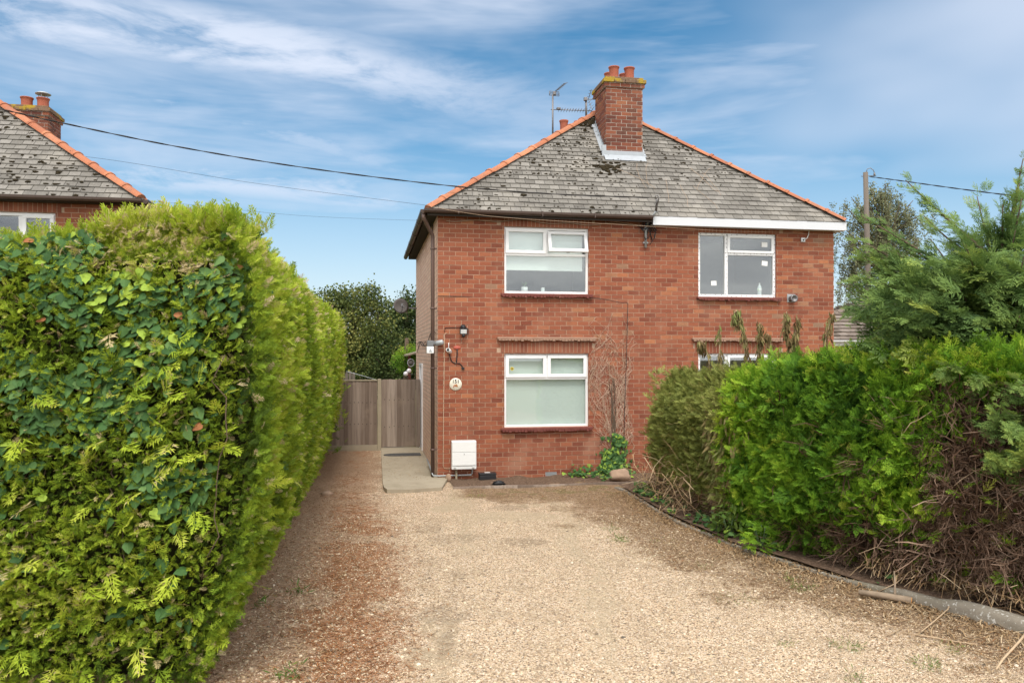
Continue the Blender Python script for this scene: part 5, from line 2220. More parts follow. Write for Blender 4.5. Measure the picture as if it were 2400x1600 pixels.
def board_panel(mb, u0, u1, z0, z1, w=.095, y=0.0, nails=(.33, .66)):
    n = int((u1 - u0) / w)
    w = (u1 - u0) / n
    for i in range(n):
        a = u0 + i * w
        j = rr.uniform(-.004, .004)
        vs = []
        for z in (z0 + rr.uniform(0, .006), z1 + rr.uniform(-.006, .004)):
            vs += [Vector((a - .006, y - .024 + j, z)), Vector((a + w - .002, y - .008 + j, z)), Vector((a + w - .002, y + .004, z)), Vector((a - .006, y - .004, z))]
        mb.add(vs, ((0, 1, 5, 4), (1, 2, 6, 5), (3, 0, 4, 7), (4, 5, 6, 7), (2, 3, 7, 6)), 0)
        for k in nails:
            zz = z0 + (z1 - z0) * k + rr.uniform(-.012, .012)
            mb.box(a + w * .35, a + w * .35 + .013, y - .028 + j, y - .01 + j, zz - .009, zz + .013, 1)


FTOP = 1.70
fe = thing('wooden_fence', "brown featheredge board fence panel with a pale post, behind the left hedge", 'fence', W(FU, FS, 0), ANG)
mb = MB()
board_panel(mb, -2.0, -.05, .15, FTOP - .02)
mb.build('board_panel', [M['timber'], M['ink']], fe)
mb = MB()
mb.cbox(-2.0, -.05, -.035, .02, FTOP - .018, FTOP + .012, .004)
mb.build('capping_rail', M['post'], fe)
mb = MB()
mb.cbox(-2.0, -.05, -.03, .02, -.02, .148, .004)
mb.build('gravel_board', M['concrete'], fe)
mb = MB()
mb.cbox(-.045, .04, -.045, .04, -.02, FTOP + .03, .008)
mb.build('post', M['post'], fe)

gt = thing('garden_gate', "brown vertical board garden gate between pale fence post and house wall", 'gate', W(FU, FS, 0), ANG)
gend = HW(987, 1000, FS)[0] - FU
mb = MB()
board_panel(mb, .075, gend - .13, .09, FTOP + .015, .10, 0, (.30, .70))
mb.build('board_panel', [M['timber'], M['ink']], gt)
mb = MB()
mb.cbox(.043, .072, -.03, .03, .08, FTOP, .004)
mb.cbox(gend - .125, gend - .02, -.035, .03, .08, FTOP + .01, .006)
mb.build('frame_post', M['timber'], gt)

# door mat on the path
mb = MB()
c0 = W(0, 0, 0)
n = 28
mm = HW(972, 1066, 3.9)[0]
mu0, ms = -.62, 3.35
pts = []
for i in range(n + 1):
    a = math.pi * i / n
    pts.append(Vector((mu0 + .0 - .0 + .30 * math.cos(a + math.pi / 2) * 1.0, ms + .22 * math.sin(a + math.pi / 2), .088)))
pts2 = [Vector((mu0 + .52, ms - .22, .088)), Vector((mu0 + .52, ms + .22, .088))]
ring = pts2[::-1][:1] + pts + pts2[:1]
k = len(ring)
low = [p - Vector((0, 0, .012)) for p in ring]
mb.add(ring + low, [tuple(range(k))] + [(i, (i + 1) % k, (i + 1) % k + k, i + k) for i in range(k)])
for q in range(7):
    mb.box(mu0 - .16 + q * .095, mu0 - .14 + q * .095, ms - .16, ms + .16, .0885, .094)
o = mb.build('door_mat', M['mat'], None, (OX, OY, 0), ANG)
tag(o, "dark grey rounded rubber door mat on the concrete path by the gate", "mat")

# ------------------------------------------------------------------ things fixed to the front wall
def on_wall(px_, py_, s=0.0):
    u, z = HW(px_, py_, s)
    return W(u, s, z), u, z


def wthing(name, label, cat, px_, py_, s=0.0, group=None):
    p, u, z = on_wall(px_, py_, s)
    return thing(name, label, cat, p, ANG, group)


SCL = F / 14.75      # photo pixels per metre on this part of the wall

# meter box
mt = wthing('meter_box', "white plastic meter box on the brick wall near the ground", 'meter box', 1085.6, 1097)
bw_, bh_ = 57.6 / SCL, 66 / SCL
mb = MB()
mb.cbox(-bw_ / 2, bw_ / 2, -.15, -.006, 0, bh_, .018)
mb.build('case', M['white'], mt)
mb = MB()
mb.cbox(-bw_ / 2 + .012, bw_ / 2 - .012, -.165, -.151, .075, bh_ * .60, .004)
mb.cbox(-bw_ / 2 + .012, bw_ / 2 - .012, -.165, -.151, bh_ * .60 + .006, bh_ - .012, .004)
dr = mb.build('cover', M['white'], mt)
mb = MB()
mb.tube([(0, -.17, bh_ * .54), (0, -.155, bh_ * .54)], .008, 8)
mb.build('lock', M['grey'], dr)
for sx in (-1, 1):
    mb = MB()
    mb.cbox(sx * (bw_ / 2 - .06) - .02, sx * (bw_ / 2 - .06) + .02, -.166, -.15, .03, .055, .003)
    mb.build('latch', M['lens'], mt)
mb = MB()
mb.tube([(-.135, -.06, 0), (-.135, -.06, -.16), (-.13, -.065, -.34)], .022, 8)
mb.build('conduit', M['post'], mt)
mb = MB()
mb.tube([(.16, -.05, 0), (.16, -.05, -.09), (.14, -.05, -.115), (-.44, -.045, -.12), (-.55, -.045, -.115), (-.565, -.05, -.10), (-.565, .4, -.06), (-.562, 1.4, .0)], .014, 7)
mb.build('pipe', M['ltgrey'], mt)

# floodlight with sensor
fl_ = wthing('security_light', "small black floodlight with motion sensor on the wall above the house number", 'security light', 1085, 776)
mb = MB()
mb.lathe([(.05, 0), (.05, .03), (.02, .06)], (0, -.003, .075), 12, 0, Matrix.Rotation(R(90), 4, 'X'))
mb.tube([(0, -.05, .075), (0, -.09, .05)], .02, 7)
mb.build('mount', M['black'], fl_)
mb = MB()
tl = Matrix.Translation((0, -.09, .0)) @ Matrix.Rotation(R(12), 4, 'X')
mb.cbox(-.07, .07, -.03, .03, -.055, .05, .008, 0, tl)
hd = mb.build('head', M['black'], fl_)
mb = MB()
mb.box(-.055, .055, -.034, -.0305, -.04, .036, 0, tl)
mb.build('lens', M['lens'], hd)
mb = MB()
mb.lathe([(.024, -.03), (.03, 0), (.028, .03), (.01, .04)], (0, -.085, -.085), 12)
mb.build('sensor', M['black'], fl_)
mb = MB()
mb.tube([(-.02, -.012, .07), (-.2, -.01, .065), (-.33, -.01, .06), (-.34, -.01, -.02)], .006, 5)
mb.tube([(.03, -.015, .08), (.10, -.012, .04), (.10, -.012, -.05), (.03, -.02, -.09)], .006, 5)
mb.build('lead', M['cable'], fl_)

# white bullet camera
cc = wthing('security_camera', "small white bullet camera with an aerial, fixed to brick beside the downpipe", 'camera', 1051.5, 822)
tl = Matrix.Rotation(R(-28), 4, 'Z') @ Matrix.Rotation(R(70), 4, 'X')
mb = MB()
mb.lathe([(.02, -.06), (.036, -.055), (.038, .045), (.034, .055), (.03, .05)], (0, -.09, 0), 14, 0, tl)
bd = mb.build('body', M['white'], cc)
mb = MB()
mb.lathe([(.001, .04), (.026, .04), (.026, .058), (.001, .06)], (0, -.09, 0), 14, 0, tl)
mb.build('lens', M['black'], bd)
mb = MB()
mb.tube([(-.025, -.06, .01), (-.025, -.01, .02)], .016, 8)
mb.lathe([(.03, 0), (.03, .012)], (-.025, -.004, .02), 10, 0, Matrix.Rotation(R(90), 4, 'X'))
mb.build('bracket', M['white'], cc)
mb = MB()
mb.tube([(-.005, -.05, .03), (-.003, -.05, .15)], .007, 6)
mb.build('aerial', M['white'], cc)
mb = MB()
mb.tube([(0, -.03, -.03), (.03, -.012, -.13), (.06, -.012, -.20), (.12, -.014, -.235), (.2, -.014, -.23), (.24, -.014, -.27), (.27, -.015, -.33)], .009, 6)
mb.cbox(.235, .29, -.04, -.01, -.345, -.30, .008)
mb.build('lead', M['cable'], cc)

# red plate with a dangling lead
rp = wthing('wall_plate', "small faded red plate with black cable hanging below, right of the white camera", 'wall plate', 1071, 815)
mb = MB()
mb.lathe([(.075, -.004), (.07, .012), (.02, .02)], (0, 0, 0), 14, 0, Matrix.Rotation(R(90), 4, 'X') @ Matrix.Scale(.55, 4, (0, 1, 0)))
mb.build('plate', M['orange'], rp)
mb = MB()
mb.tube([(0, -.02, -.02), (.004, -.012, -.12), (-.01, -.012, -.24), (-.012, -.014, -.27)], .011, 6)
mb.build('lead', M['cable'], rp)

# tan cable run down the corner
mb = MB()
pz = [(1180, 779), (1046, 780), (1042, 783), (1041, 850), (1039.5, 950), (1038.5, 1090), (1041, 1097), (1055, 1098)]
mb.tube([W(HW(x, y)[0], -.012, HW(x, y)[1]) for x, y in pz[1:]], .007, 5)
o = mb.build('wall_wire', M['tan_cable'])
tag(o, "thin cream cable clipped down the left edge of the front brick wall", "cable")

# house number
pq = wthing('house_number', "round cream plaque with number 151 and painted autumn motif on brick wall", 'house sign', 1067.8, 900)
mb = MB()
mb.lathe([(.112, 0), (.115, .006), (.110, .012), (.001, .013)], (0, -.004, 0), 28, 0, Matrix.Rotation(R(90), 4, 'X'))
disc = mb.build('disc', M['cream'], pq)
cu = bpy.data.curves.new('number', 'FONT')
cu.body = "151"
cu.size = .092
cu.align_x = 'CENTER'
cu.extrude = .001
cu.offset = .0022
to = bpy.data.objects.new('number_curve', cu)
COL.objects.link(to)
bpy.context.view_layer.update()
me = bpy.data.meshes.new_from_object(to.evaluated_get(bpy.context.evaluated_depsgraph_get()))
bpy.data.objects.remove(to)
no = bpy.data.objects.new('number', me)
me.materials.clear()
me.materials.append(M['ink'])
COL.objects.link(no)
no.parent = disc
no.rotation_euler = (R(90), 0, 0)
no.location = (0, -.0195, .022)
mb = MB()
r2 = random.Random(9)
for k in range(16):
    a = r2.uniform(0, 6.28)
    c = Vector((r2.gauss(0, .022), -.0185 - .0004 * k, -.034 + r2.gauss(0, .014)))
    d = Vector((math.cos(a), 0, math.sin(a)))
    e_ = Vector((-d.z, 0, d.x))
    mb.add([c - d * .02, c + e_ * .008, c + d * .022, c - e_ * .008], ((0, 1, 2, 3),), k % 2)
mb.build('motif', [M['motif'], M['orange']], disc)

# alarm box and little lamp on the corner
al = thing('alarm_box', "alarm box, grey above and white below, on the house corner by the downpipe", 'alarm box', W(HW(1010, 828, .0)[0] - .01, -.05, HW(1010, 828)[1]), ANG)
mb = MB()
mb.cbox(-.075, .055, -.07, .03, 0, .125, .012)
mb.build('cover', M['white'], al)
mb = MB()
mb.cbox(-.066, .05, -.06, .03, .128, .235, .012)
mb.build('back_plate', M['grey'], al)
mb = MB()
mb.add([(-.035, -.0725, .035), (.02, -.0725, .035), (-.008, -.0725, .085)], ((0, 1, 2),))
mb.add([(-.035, -.0725, .03), (.02, -.0725, .03), (.02, -.0725, .024), (-.035, -.0725, .024)], ((0, 1, 2, 3),))
mb.build('symbol', M['ltgrey'], al)
sp = wthing('spotlight', "small grey cylindrical spotlight sticking out beside the grey and white alarm box", 'light', 1030, 803)
mb = MB()
tl = Matrix.Rotation(R(60), 4, 'Z') @ Matrix.Rotation(R(78), 4, 'X')
mb.lathe([(.02, -.10), (.045, -.09), (.05, .0), (.046, .055), (.03, .07)], (0, -.07, 0), 14, 0, tl)
mb.build('body', M['ltgrey'], sp)
mb = MB()
mb.tube([(-.10, -.06, .0), (-.10, -.01, 0)], .02, 8)
mb.cbox(-.14, -.08, -.085, -.03, -.03, .03, .006)
mb.build('bracket', M['grey'], sp)

# cable bracket under the eaves
bp_, bu_, bz_ = on_wall(1512, 581)
br = thing('cable_bracket', "grey steel cable bracket with tangled black wires, below the middle of the gutter", 'cable bracket', bp_, ANG)
topz = HW(1523, 462, -.45)[1] - bz_
mb = MB()
mb.tube([(0, -.035, 0), (0, -.035, .38), (.02, -.06, .46), (.075, -.27, .58), (.09, -.36, .64)], .024, 9)
mb.cbox(-.05, .05, -.04, -.004, .33, .37, .004)
mb.cbox(-.05, .05, -.04, -.004, .08, .11, .004)
mb.build('pole', M['ltgrey'], br)
mb = MB()
mb.tube([(.09, -.36, .64), (.085, -.42, .78), (.06, -.45, topz - .03)], .018, 8)
mb.tube([(.03, -.46, topz - .03), (.03, -.48, topz + .02), (.07, -.48, topz + .035), (.10, -.47, topz - .02), (.085, -.45, topz - .12)], .012, 7)
mb.build('hook', M['steel'], br)
mb = MB()
r2 = random.Random(33)
for k in range(13):
    p = Vector((r2.uniform(-.03, .1), -.06 - r2.uniform(0, .1), r2.uniform(.36, .60)))
    pts = [p]
    for i in range(8):
        p = p + Vector((r2.uniform(-.06, .065), r2.uniform(-.03, .03), r2.uniform(-.085, .045)))
        p.y = min(p.y, -.012)
        pts.append(p)
    mb.tube(pts, .008, 5)
mb.tube([(.06, -.45, topz - .02), (.075, -.40, .75), (.10, -.25, .60), (.06, -.06, .45), (.10, -.03, .25), (.13, -.02, .16)], .011, 6)
mb.build('wire', M['cable'], br)

# wires looped along under the gutter
mb = MB()
for (ya, amp, col) in ((-.05, .025, 0), (-.03, .015, 1)):
    pts = []
    for i in range(40):
        u = .15 + (bu_ - .15) * i / 39
        pts.append(W(u, ya, EAVE - .155 - amp * math.sin(u * 3.1) - .02 * math.sin(u * 7)))
    mb.tube(pts, .005, 5, col)
o = mb.build('eaves_wire', [M['tan_cable'], M['cable']])
tag(o, "loose wires looping along the brick wall under the brown gutter", "cable")

# small white box with a lead on the right
jb = wthing('junction_box', "small pale junction box with white lead, under the white fascia at far right", 'junction box', 1880.5, 562.5)
mb = MB()
mb.cbox(-.042, .042, -.04, -.006, -.042, .042, .006)
bx = mb.build('box', M['lens'], jb)
mb = MB()
mb.tube([(-.01, -.05, -.015), (.005, -.05, 0)], .012, 6)
mb.build('gland', M['ink'], bx)
mb = MB()
mb.tube([(.01, -.045, .0), (.07, -.05, .03), (.11, -.04, .1), (.125, -.03, .17), (.13, -.03, .2)], .009, 6)
mb.tube([(.13, -.03, .2), (.1, -.02, .19), (-.3, -.012, .19)], .008, 6)
mb.build('lead', M['white'], jb)

# flue
fu = wthing('flue_vent', "round rusty metal flue outlet on the brick wall, below right of the spotted window", 'flue', 1853.7, 706)
mb = MB()
mb.cbox(-.085, .085, -.012, -.005, -.02, .14, .003)
mb.build('wall_plate', M['ltgrey'], fu)
mb = MB()
mb.lathe([(.06, 0), (.06, .09), (.075, .10), (.075, .13), (.055, .135), (.04, .10)], (0, -.005, .05), 18, 0, Matrix.Rotation(R(90), 4, 'X'))
mb.build('outlet', M['steel'], fu)

# black box, rag and stone in the bed
bb = thing('bait_box', "low black plastic box with white label, on soil against the brick wall", 'box', W(HW(1142, 1135, -.2)[0], -.2, .04), ANG)
mb = MB()
mb.cbox(-.155, .155, -.085, .085, 0, .09, .012)
mb.build('base', M['black'], bb)
mb = MB()
mb.cbox(-.16, .16, -.09, .088, .092, .125, .014)
ld = mb.build('lid', M['black'], bb)
mb = MB()
mb.box(-.05, .05, -.03, .03, .1255, .1275)
mb.build('label', M['paper'], ld)
mb = MB()
mb.blob((0, 0, .025), .13, .06, .04, 0, 3, .35, 4)
o = mb.build('black_rag', M['black'], None, W(HW(1168, 1147, -.75)[0], -.80, .03), ANG)
tag(o, "crumpled black plastic scrap on the bed edging, near the black box", "rubbish")
mb = MB()
mb.blob((0, 0, .08), .19, .12, .13, 0, 3, .16, 12)
o = mb.build('stone', M['stone'], None, W(HW(1452, 1128, -.7)[0], -.7, .03), ANG)
tag(o, "large smooth buff stone beside the wall ivy at the end of the bed", "stone")
mb = MB()
mb.blob((0, 0, .05), .055, .045, .08, 0, 2, .15, 5)
o = mb.build('stone', M['stone'], None, W(HW(1050, 1135, -.1)[0], -.18, .03), ANG)
tag(o, "small pointed buff stone at the foot of the wall below the meter box", "stone")
sx_, sy_ = GR(766, 1160)
mb = MB()
mb.blob((0, 0, .02), .12, .09, .05, 0, 2, .25, 8)
o = mb.build('stone', M['stone'], None, (sx_, sy_, .0))
tag(o, "flat brown stone on the gravel at the foot of the tall left hedge", "stone")

# ------------------------------------------------------------------ window-sill things
def inner(px_, py_, s=.17):
    u, z = HW(px_, py_, s)
    return W(u, s, z), u, z


zsill = OPEN_UL[2] + .045
p, u, z = inner(1230, 680)
pp = thing('plant_pot', "white pot with a small spiky plant inside the open upper window", 'plant pot', W(u, .19, OPEN_UL[2] + .05), ANG)
mb = MB()
mb.lathe([(.05, 0), (.062, .01), (.065, .085), (.058, .085), (.052, .06)], (0, 0, 0), 16)
mb.build('pot', M['white'], pp)
mb = MB()
for k in range(16):
    a = k * 2.4
    b_ = .03 + .05 * (k % 4) / 3
    mb.tube([(0, 0, .06), (math.cos(a) * b_ * .5, math.sin(a) * b_ * .4, .12), (math.cos(a) * b_, math.sin(a) * b_ * .7, .15 + .02 * (k % 3))], [.008, .007, .001], 4)
mb.build('plant', M['leafy'], pp)
p, u, z = inner(1273, 680)
cd = thing('candle_jar', "small pale candle jar inside the open upper window, right of the pot", 'candle', W(u, .19, OPEN_UL[2] + .05), ANG)
mb = MB()
mb.lathe([(.035, 0), (.038, .01), (.038, .06)], (0, 0, 0), 14)
mb.build('jar', M['bottle'], cd)
mb = MB()
mb.lathe([(.039, .061), (.039, .078), (.01, .08)], (0, 0, 0), 14)
mb.build('lid', M['white'], cd)
sh = MB()
for op in (OPEN_UL, OPEN_LL, OPEN_UR, OPEN_LR):
    pass
u0, u1, z0, z1 = OPEN_UL
for op, wi in ((OPEN_UL, w1), (OPEN_UR, w3)):
    b = MB()
    b.cbox(op[0] - .03, op[1] + .03, .156, .27, op[2] + .02, op[2] + .045, .004)
    b.build('window_board', M['upvc'], wi)
p, u, z = inner(1780, 690, .2)
bo = thing('water_bottle', "clear plastic bottle with white and green label inside the spotted upper window", 'bottle', W(u, .2, OPEN_UR[2] + .05), ANG)
mb = MB()
mb.lathe([(.035, 0), (.042, .01), (.042, .155), (.036, .18), (.016, .215), (.014, .225)], (0, 0, 0), 16)
mb.build('bottle', M['bottle'], bo)
mb = MB()
mb.lathe([(.016, .226), (.016, .25), (.005, .252)], (0, 0, 0), 12)
mb.build('cap', M['white'], bo)
mb = MB()
mb.lathe([(.0435, .085), (.0435, .145)], (0, 0, 0), 16)
lb = mb.build('label', M['paper'], bo)
mb = MB()
mb.box(-.044, -.02, -.03, -.0255, .09, .14)
mb.build('label_patch', M['green_label'], lb)

# ------------------------------------------------------------------ aerials
def rod(mb, a, b, r=.008, n=5, m=0):
    mb.tube([a, b], r, n, m)


def HP(px_, py_, s):
    u, z = HW(px_, py_, s)
    return Vector((u, s, z))


AS = 5.0
a1 = thing('tv_aerial', "tall rooftop TV aerial mast with a long horizontal boom, standing behind the left hip", 'aerial', W(0, 0, 0), ANG)
mb = MB()
rod(mb, HP(1295.5, 330, AS), HP(1295.5, 222, AS), .022, 8)
mb.build('mast', M['steel'], a1)
mb = MB()
a, b = HP(1291, 257, AS), HP(1387, 260, AS)
rod(mb, a, b, .011)
for k in range(13):
    p = a.lerp(b, .2 + .8 * k / 12)
    rod(mb, p + Vector((0, -.10, .02)), p + Vector((0, .10, -.02)), .006, 4)
    rod(mb, p + Vector((0, 0, 0)), p + Vector((.0, .0, .035)), .006, 4)
p = HP(1309, 255.5, AS)
mb.cbox(p.x - .05, p.x + .05, p.y - .05, p.y + .05, p.z - .02, p.z + .03, .008)
mb.build('boom', M['steel'], a1)
mb = MB()
c = HP(1299, 219, AS)
for dz in (-.055, -.02, .015, .05):
    rod(mb, c + Vector((-.125, 0, dz)), c + Vector((.125, 0, dz - .01)), .008, 4)
for dx in (-.125, .125):
    rod(mb, c + Vector((dx, 0, -.06)), c + Vector((dx, 0, .05)), .008, 4)
mb.cbox(c.x - .035, c.x + .04, c.y - .05, c.y + .03, c.z - .05, c.z + .03, .008)
mb.build('reflector', M['steel'], a1)
mb = MB()
a, b = HP(1301, 216, AS), HP(1325, 195, AS - .5)
rod(mb, a, b, .009)
for k in range(9):
    p = a.lerp(b, .2 + .8 * k / 8)
    rod(mb, p + Vector((-.05, .05, .0)), p + Vector((.05, -.05, .0)), .005, 4)
mb.build('director_boom', M['steel'], a1)
a2 = thing('tv_aerial', "shorter TV aerial mast with crossed folded booms, just left of the big chimney", 'aerial', W(0, 0, 0), ANG)
BS = 3.6
mb = MB()
rod(mb, HP(1374, 275, BS), HP(1373.5, 229, BS), .026, 8)
mb.build('mast', M['steel'], a2)
mb = MB()
a, b = HP(1369, 233, BS), HP(1402, 232.5, BS)
rod(mb, a, b, .010)
mb.cbox(a.x - .01, a.x + .07, a.y - .06, a.y + .02, a.z - .04, a.z + .04, .008)
p = HP(1392, 232, BS)
mb.cbox(p.x - .03, p.x + .04, p.y - .03, p.y + .03, p.z - .015, p.z + .025, .006)
mb.build('boom', M['steel'], a2)
mb = MB()
q = [HP(1386, 210, BS - .5), HP(1379, 233, BS - .1), HP(1388, 257, BS - .6)]
rod(mb, q[0], q[1], .007)
rod(mb, q[1], q[2], .007)
rod(mb, q[2], HP(1393, 250, BS - .7), .006)
for t in (.25, .5, .75):
    p = q[1].lerp(q[2], t)
    rod(mb, p + Vector((-.035, 0, -.03)), p + Vector((.05, 0, .05)), .005, 4)
for t in (.3, .6, .9):
    p = q[1].lerp(q[0], t)
    rod(mb, p + Vector((-.04, .02, .0)), p + Vector((.04, -.02, .0)), .005, 4)
mb.build('director_boom', M['steel'], a2)

# ------------------------------------------------------------------ overhead lines
def line(pts, r, name, label, cat='cable', mat='cable', twist=False):
    P3 = [PX(*p) for p in pts]
    mb = MB()
    dense = []
    n = len(P3)
    for i in range(n - 1):
        p0, p1, p2, p3 = P3[max(i - 1, 0)], P3[i], P3[i + 1], P3[min(i + 2, n - 1)]
        for k in range(14):
            t = k / 14
            dense.append(.5 * ((2 * p1) + (p2 - p0) * t + (2 * p0 - 5 * p1 + 4 * p2 - p3) * t * t + (3 * p1 - p0 - 3 * p2 + p3) * t ** 3))
    dense.append(P3[-1])
    if twist:
        for ph in (0, math.pi):
            mb.tube([p + Vector((0, math.cos(i * .9 + ph), math.sin(i * .9 + ph))) * r * .75 for i, p in enumerate(dense)], r * .72, 5)
    else:
        mb.tube(dense, r, 5)
    o = mb.build(name, M[mat])
    return tag(o, label, cat)


hk = W(bu_ + .05, -.47, bz_ + topz)
line([(-160, 226, 11.4), (0, 256, 12.0), (139, 287, 12.5), (400, 341, 13.2), (700, 391, 13.9), (1040, 434, 14.55), (1300, 455, 14.8), (1522, 463.5, hk.y)], .0095, 'overhead_cable', "thick twisted black cable sagging across the sky to the middle of the roof", twist=True)
line([(-120, 340, 14.2), (222, 370, 14.3), (600, 430, 14.3), (998, 481, 14.25)], .0027, 'overhead_wire', "thin wire crossing the sky to the gutter corner, below the twisted cable", 'wire')
line([(150, 462, 14.3), (383, 474, 14.3), (700, 505, 14.35), (985, 517, 14.4)], .0018, 'overhead_wire', "faintest and lowest thin wire reaching the gutter corner over the left hedge", 'wire')
line([(1000, 481, 14.2), (1080, 497, 14.35), (1200, 511, 14.5), (1515, 530, 15.0), (1700, 541, 15.4), (1880, 545, 15.8)], .003, 'wall_wire', "thin pale wire stretched along the brick wall just below the gutter and fascia", 'wire', 'tan_cable')
line([(1385, 697, 15.02), (1420, 702, 15.08), (1455, 709, 15.14), (1470, 710, 15.16), (1471, 730, 15.16), (1468, 850, 15.16), (1464, 960, 15.15), (1462, 1080, 15.15)], .006, 'wall_wire', "dark cable dropping down the brick wall through the dead creeper", 'cable')
line([(1026, 693, 14.58), (1100, 695, 14.7), (1175, 696, 14.83)], .005, 'wall_wire', "short dark cable along the brick from downpipe to the open window sill", 'cable')

# telegraph pole
pl = thing('telegraph_pole', "weathered grey wooden telegraph pole beside the birch, right of the house", 'telegraph pole', PX(2034, 828, 24) - Vector((0, 0, H)))
mb = MB()
ztop = H + (HY - 404) / F * 24
mb.tube([(0.05, 0, -.1), (.03, 0, 2.5), (0, 0, 5), (-.07, 0, ztop)], [.10, .09, .08, .07], 12)
mb.build('pole', M['pole'], pl)
mb = MB()
mb.tube([(-.20, 0, ztop - .12), (.25, 0, ztop - .10)], .012, 5)
mb.tube([(.2, 0, ztop - .1), (.2, 0, ztop - .02)], .03, 7)
mb.tube([(-.05, 0, ztop - .02), (-.02, 0, ztop + .10), (.08, 0, ztop + .13), (.17, 0, ztop + .06), (.22, 0, ztop - .08)], .012, 5)
mb.build('bracket', M['steel'], pl)
line([(2038, 414, 24), (2120, 425, 22.5), (2250, 443, 20.5), (2400, 461, 18.5), (2560, 470, 17)], .012, 'overhead_cable', "black cable running right from the top of the telegraph pole", twist=True)

# ------------------------------------------------------------------ beyond the fence
dsh = thing('satellite_dish', "dark grey satellite dish on the rear corner of the brick house, before trees", 'satellite dish', W(-.42, 6.35, HW(951, 717, 6.35)[1]), ANG)
mb = MB()
prof = []
tl = Matrix.Rotation(R(15), 4, 'Z') @ Matrix.Rotation(R(80), 4, 'X')
mb.lathe([(.001, -.05), (.08, -.045), (.15, -.025), (.20, 0), (.205, .002), (.15, -.015), (.08, -.035), (.001, -.04)], (0, 0, 0), 22, 0, tl)
mb.build('dish', M['dish'], dsh)
mb = MB()
mb.tube([(0, 0, -.15), (.02, -.3, -.12), (.02, -.34, -.02)], .012, 6)
mb.cbox(-.01, .05, -.38, -.31, -.03, .04, .008)
mb.tube([(.02, .05, 0), (.2, .1, -.05), (.42, .1, -.05)], .02, 7)
mb.build('arm', M['grey'], dsh)

LS = 7.15
lt = thing('lean_to', "small lean-to shelter with sloping roof at the back corner of the house", 'lean-to', W(0, LS, 0), ANG)
lz0, lz1 = HW(955, 834, LS)[1], HW(985, 824, LS)[1]
mb = MB()
lu = HW(953, 834, LS)[0]
mb.add([Vector((lu, -.3, lz0)), Vector((.6, -.3, lz1 + .1)), Vector((.6, 2, lz1 + .1)), Vector((lu, 2, lz0)), Vector((lu, -.3, lz0 + .04)), Vector((.6, -.3, lz1 + .15)), Vector((.6, 2, lz1 + .15)), Vector((lu, 2, lz0 + .04))],
       ((0, 1, 5, 4), (4, 5, 6, 7), (3, 2, 1, 0), (0, 4, 7, 3)))
mb.build('roof_sheet', M['post'], lt)
for du in (.03, .42):
    mb = MB()
    mb.cbox(lu + du, lu + du + .07, -.2, -.13, 0, lz0 + .02, .006)
    mb.build('post', M['sill'] if du < .1 else M['upvc'], lt)
hb = thing('hanging_wreath', "round wire hanging decoration under the lean-to roof at the house corner", 'wreath', W(HW(963, 850, LS - .3)[0], LS - .3, HW(963, 850, LS - .3)[1]), ANG)
mb = MB()
for q in range(2):
    mb.tube([(.085 * math.cos(a * .3927), q * .02, .10 * math.sin(a * .3927)) for a in range(17)], .012, 5)
mb.build('ring', M['ltgrey'], hb)
mb = MB()
mb.blob((0, .01, 0), .06, .03, .07, 0, 2, .3, 3)
mb.build('centre', M['dish'], hb)
for (x, y, lab) in ((951, 875.7, "lower left white globe lamp by the lean-to post"), (958.7, 868.6, "upper right white globe lamp by the lean-to post")):
    g_l = thing('globe_lamp', lab, 'lamp', W(HW(x, y, LS - .4)[0], LS - .4, HW(x, y, LS - .4)[1]), ANG, 'white globe lamps')
    mb = MB()
    mb.blob((0, 0, 0), .062, .062, .062, 0, 3, 0, 1)
    mb.build('globe', M['globe'], g_l)
    mb = MB()
    mb.tube([(0, 0, -.06), (.04, .06, -.10), (.12, .25, -.10)], .01, 5)
    mb.build('stem', M['grey'], g_l)
pf = thing('picket_fence', "short pale grey picket fence beyond the brown fence, near the dark trees", 'fence', PX(799, 828, 24) - Vector((0, 0, H)))
mb = MB()
zt = H - (868 - HY) / F * 24
for i in range(9):
    x = -.5 + i * .105
    hgt = zt - .1 + .03 * (i % 2)
    mb.add([(x, 0, 0), (x + .085, 0, 0), (x + .085, .02, 0), (x, .02, 0), (x, 0, hgt), (x + .085, 0, hgt), (x + .085, .02, hgt), (x, .02, hgt), (x + .042, 0, hgt + .06), (x + .042, .02, hgt + .06)],
           ((0, 1, 5, 8, 4), (2, 3, 7, 9, 6), (1, 2, 6, 5), (3, 0, 4, 7), (5, 6, 9, 8), (4, 8, 9, 7)))
mb.build('pickets', M['pole'], pf)
bpy.data.objects['pickets'].name = 'picket_panel'
mb = MB()
mb.box(-.5, .45, .022, .06, .4, .48)
mb.build('rail', M['pole'], pf)
mb = MB()
mb.box(-.5, .45, .022, .06, 1.2, 1.28)
mb.build('rail', M['pole'], pf)
line([(812, 870, 23.8), (845, 879, 22), (882, 890, 19.4)], .008, 'washing_line', "pale washing line slanting down to the fence post before dark trees", 'line', 'lens')

# ------------------------------------------------------------------ trees beyond
def leafset(k, n, seed, w=.10, L=.22):
    r = random.Random(seed)
    V, Q = [], []
    for i in range(n):
        p = Vector((r.gauss(0, .34), r.gauss(0, .34), r.gauss(0, .30)))
        d = Vector((r.gauss(0, 1), r.gauss(0, 1), r.gauss(-.2, .8))).normalized()
        s = d.cross(Vector((r.gauss(0, 1), r.gauss(0, 1), r.gauss(0, 1)))).normalized()
        b = len(V)
        V += [p, p + d * L * .5 + s * w, p + d * L, p + d * L * .5 - s * w]
        Q.append((b, b + 1, b + 2, b + 3))
    return np.array([tuple(v) for v in V]), np.array(Q)


LEAFS = [leafset(0, 14, 200 + i) for i in range(6)]


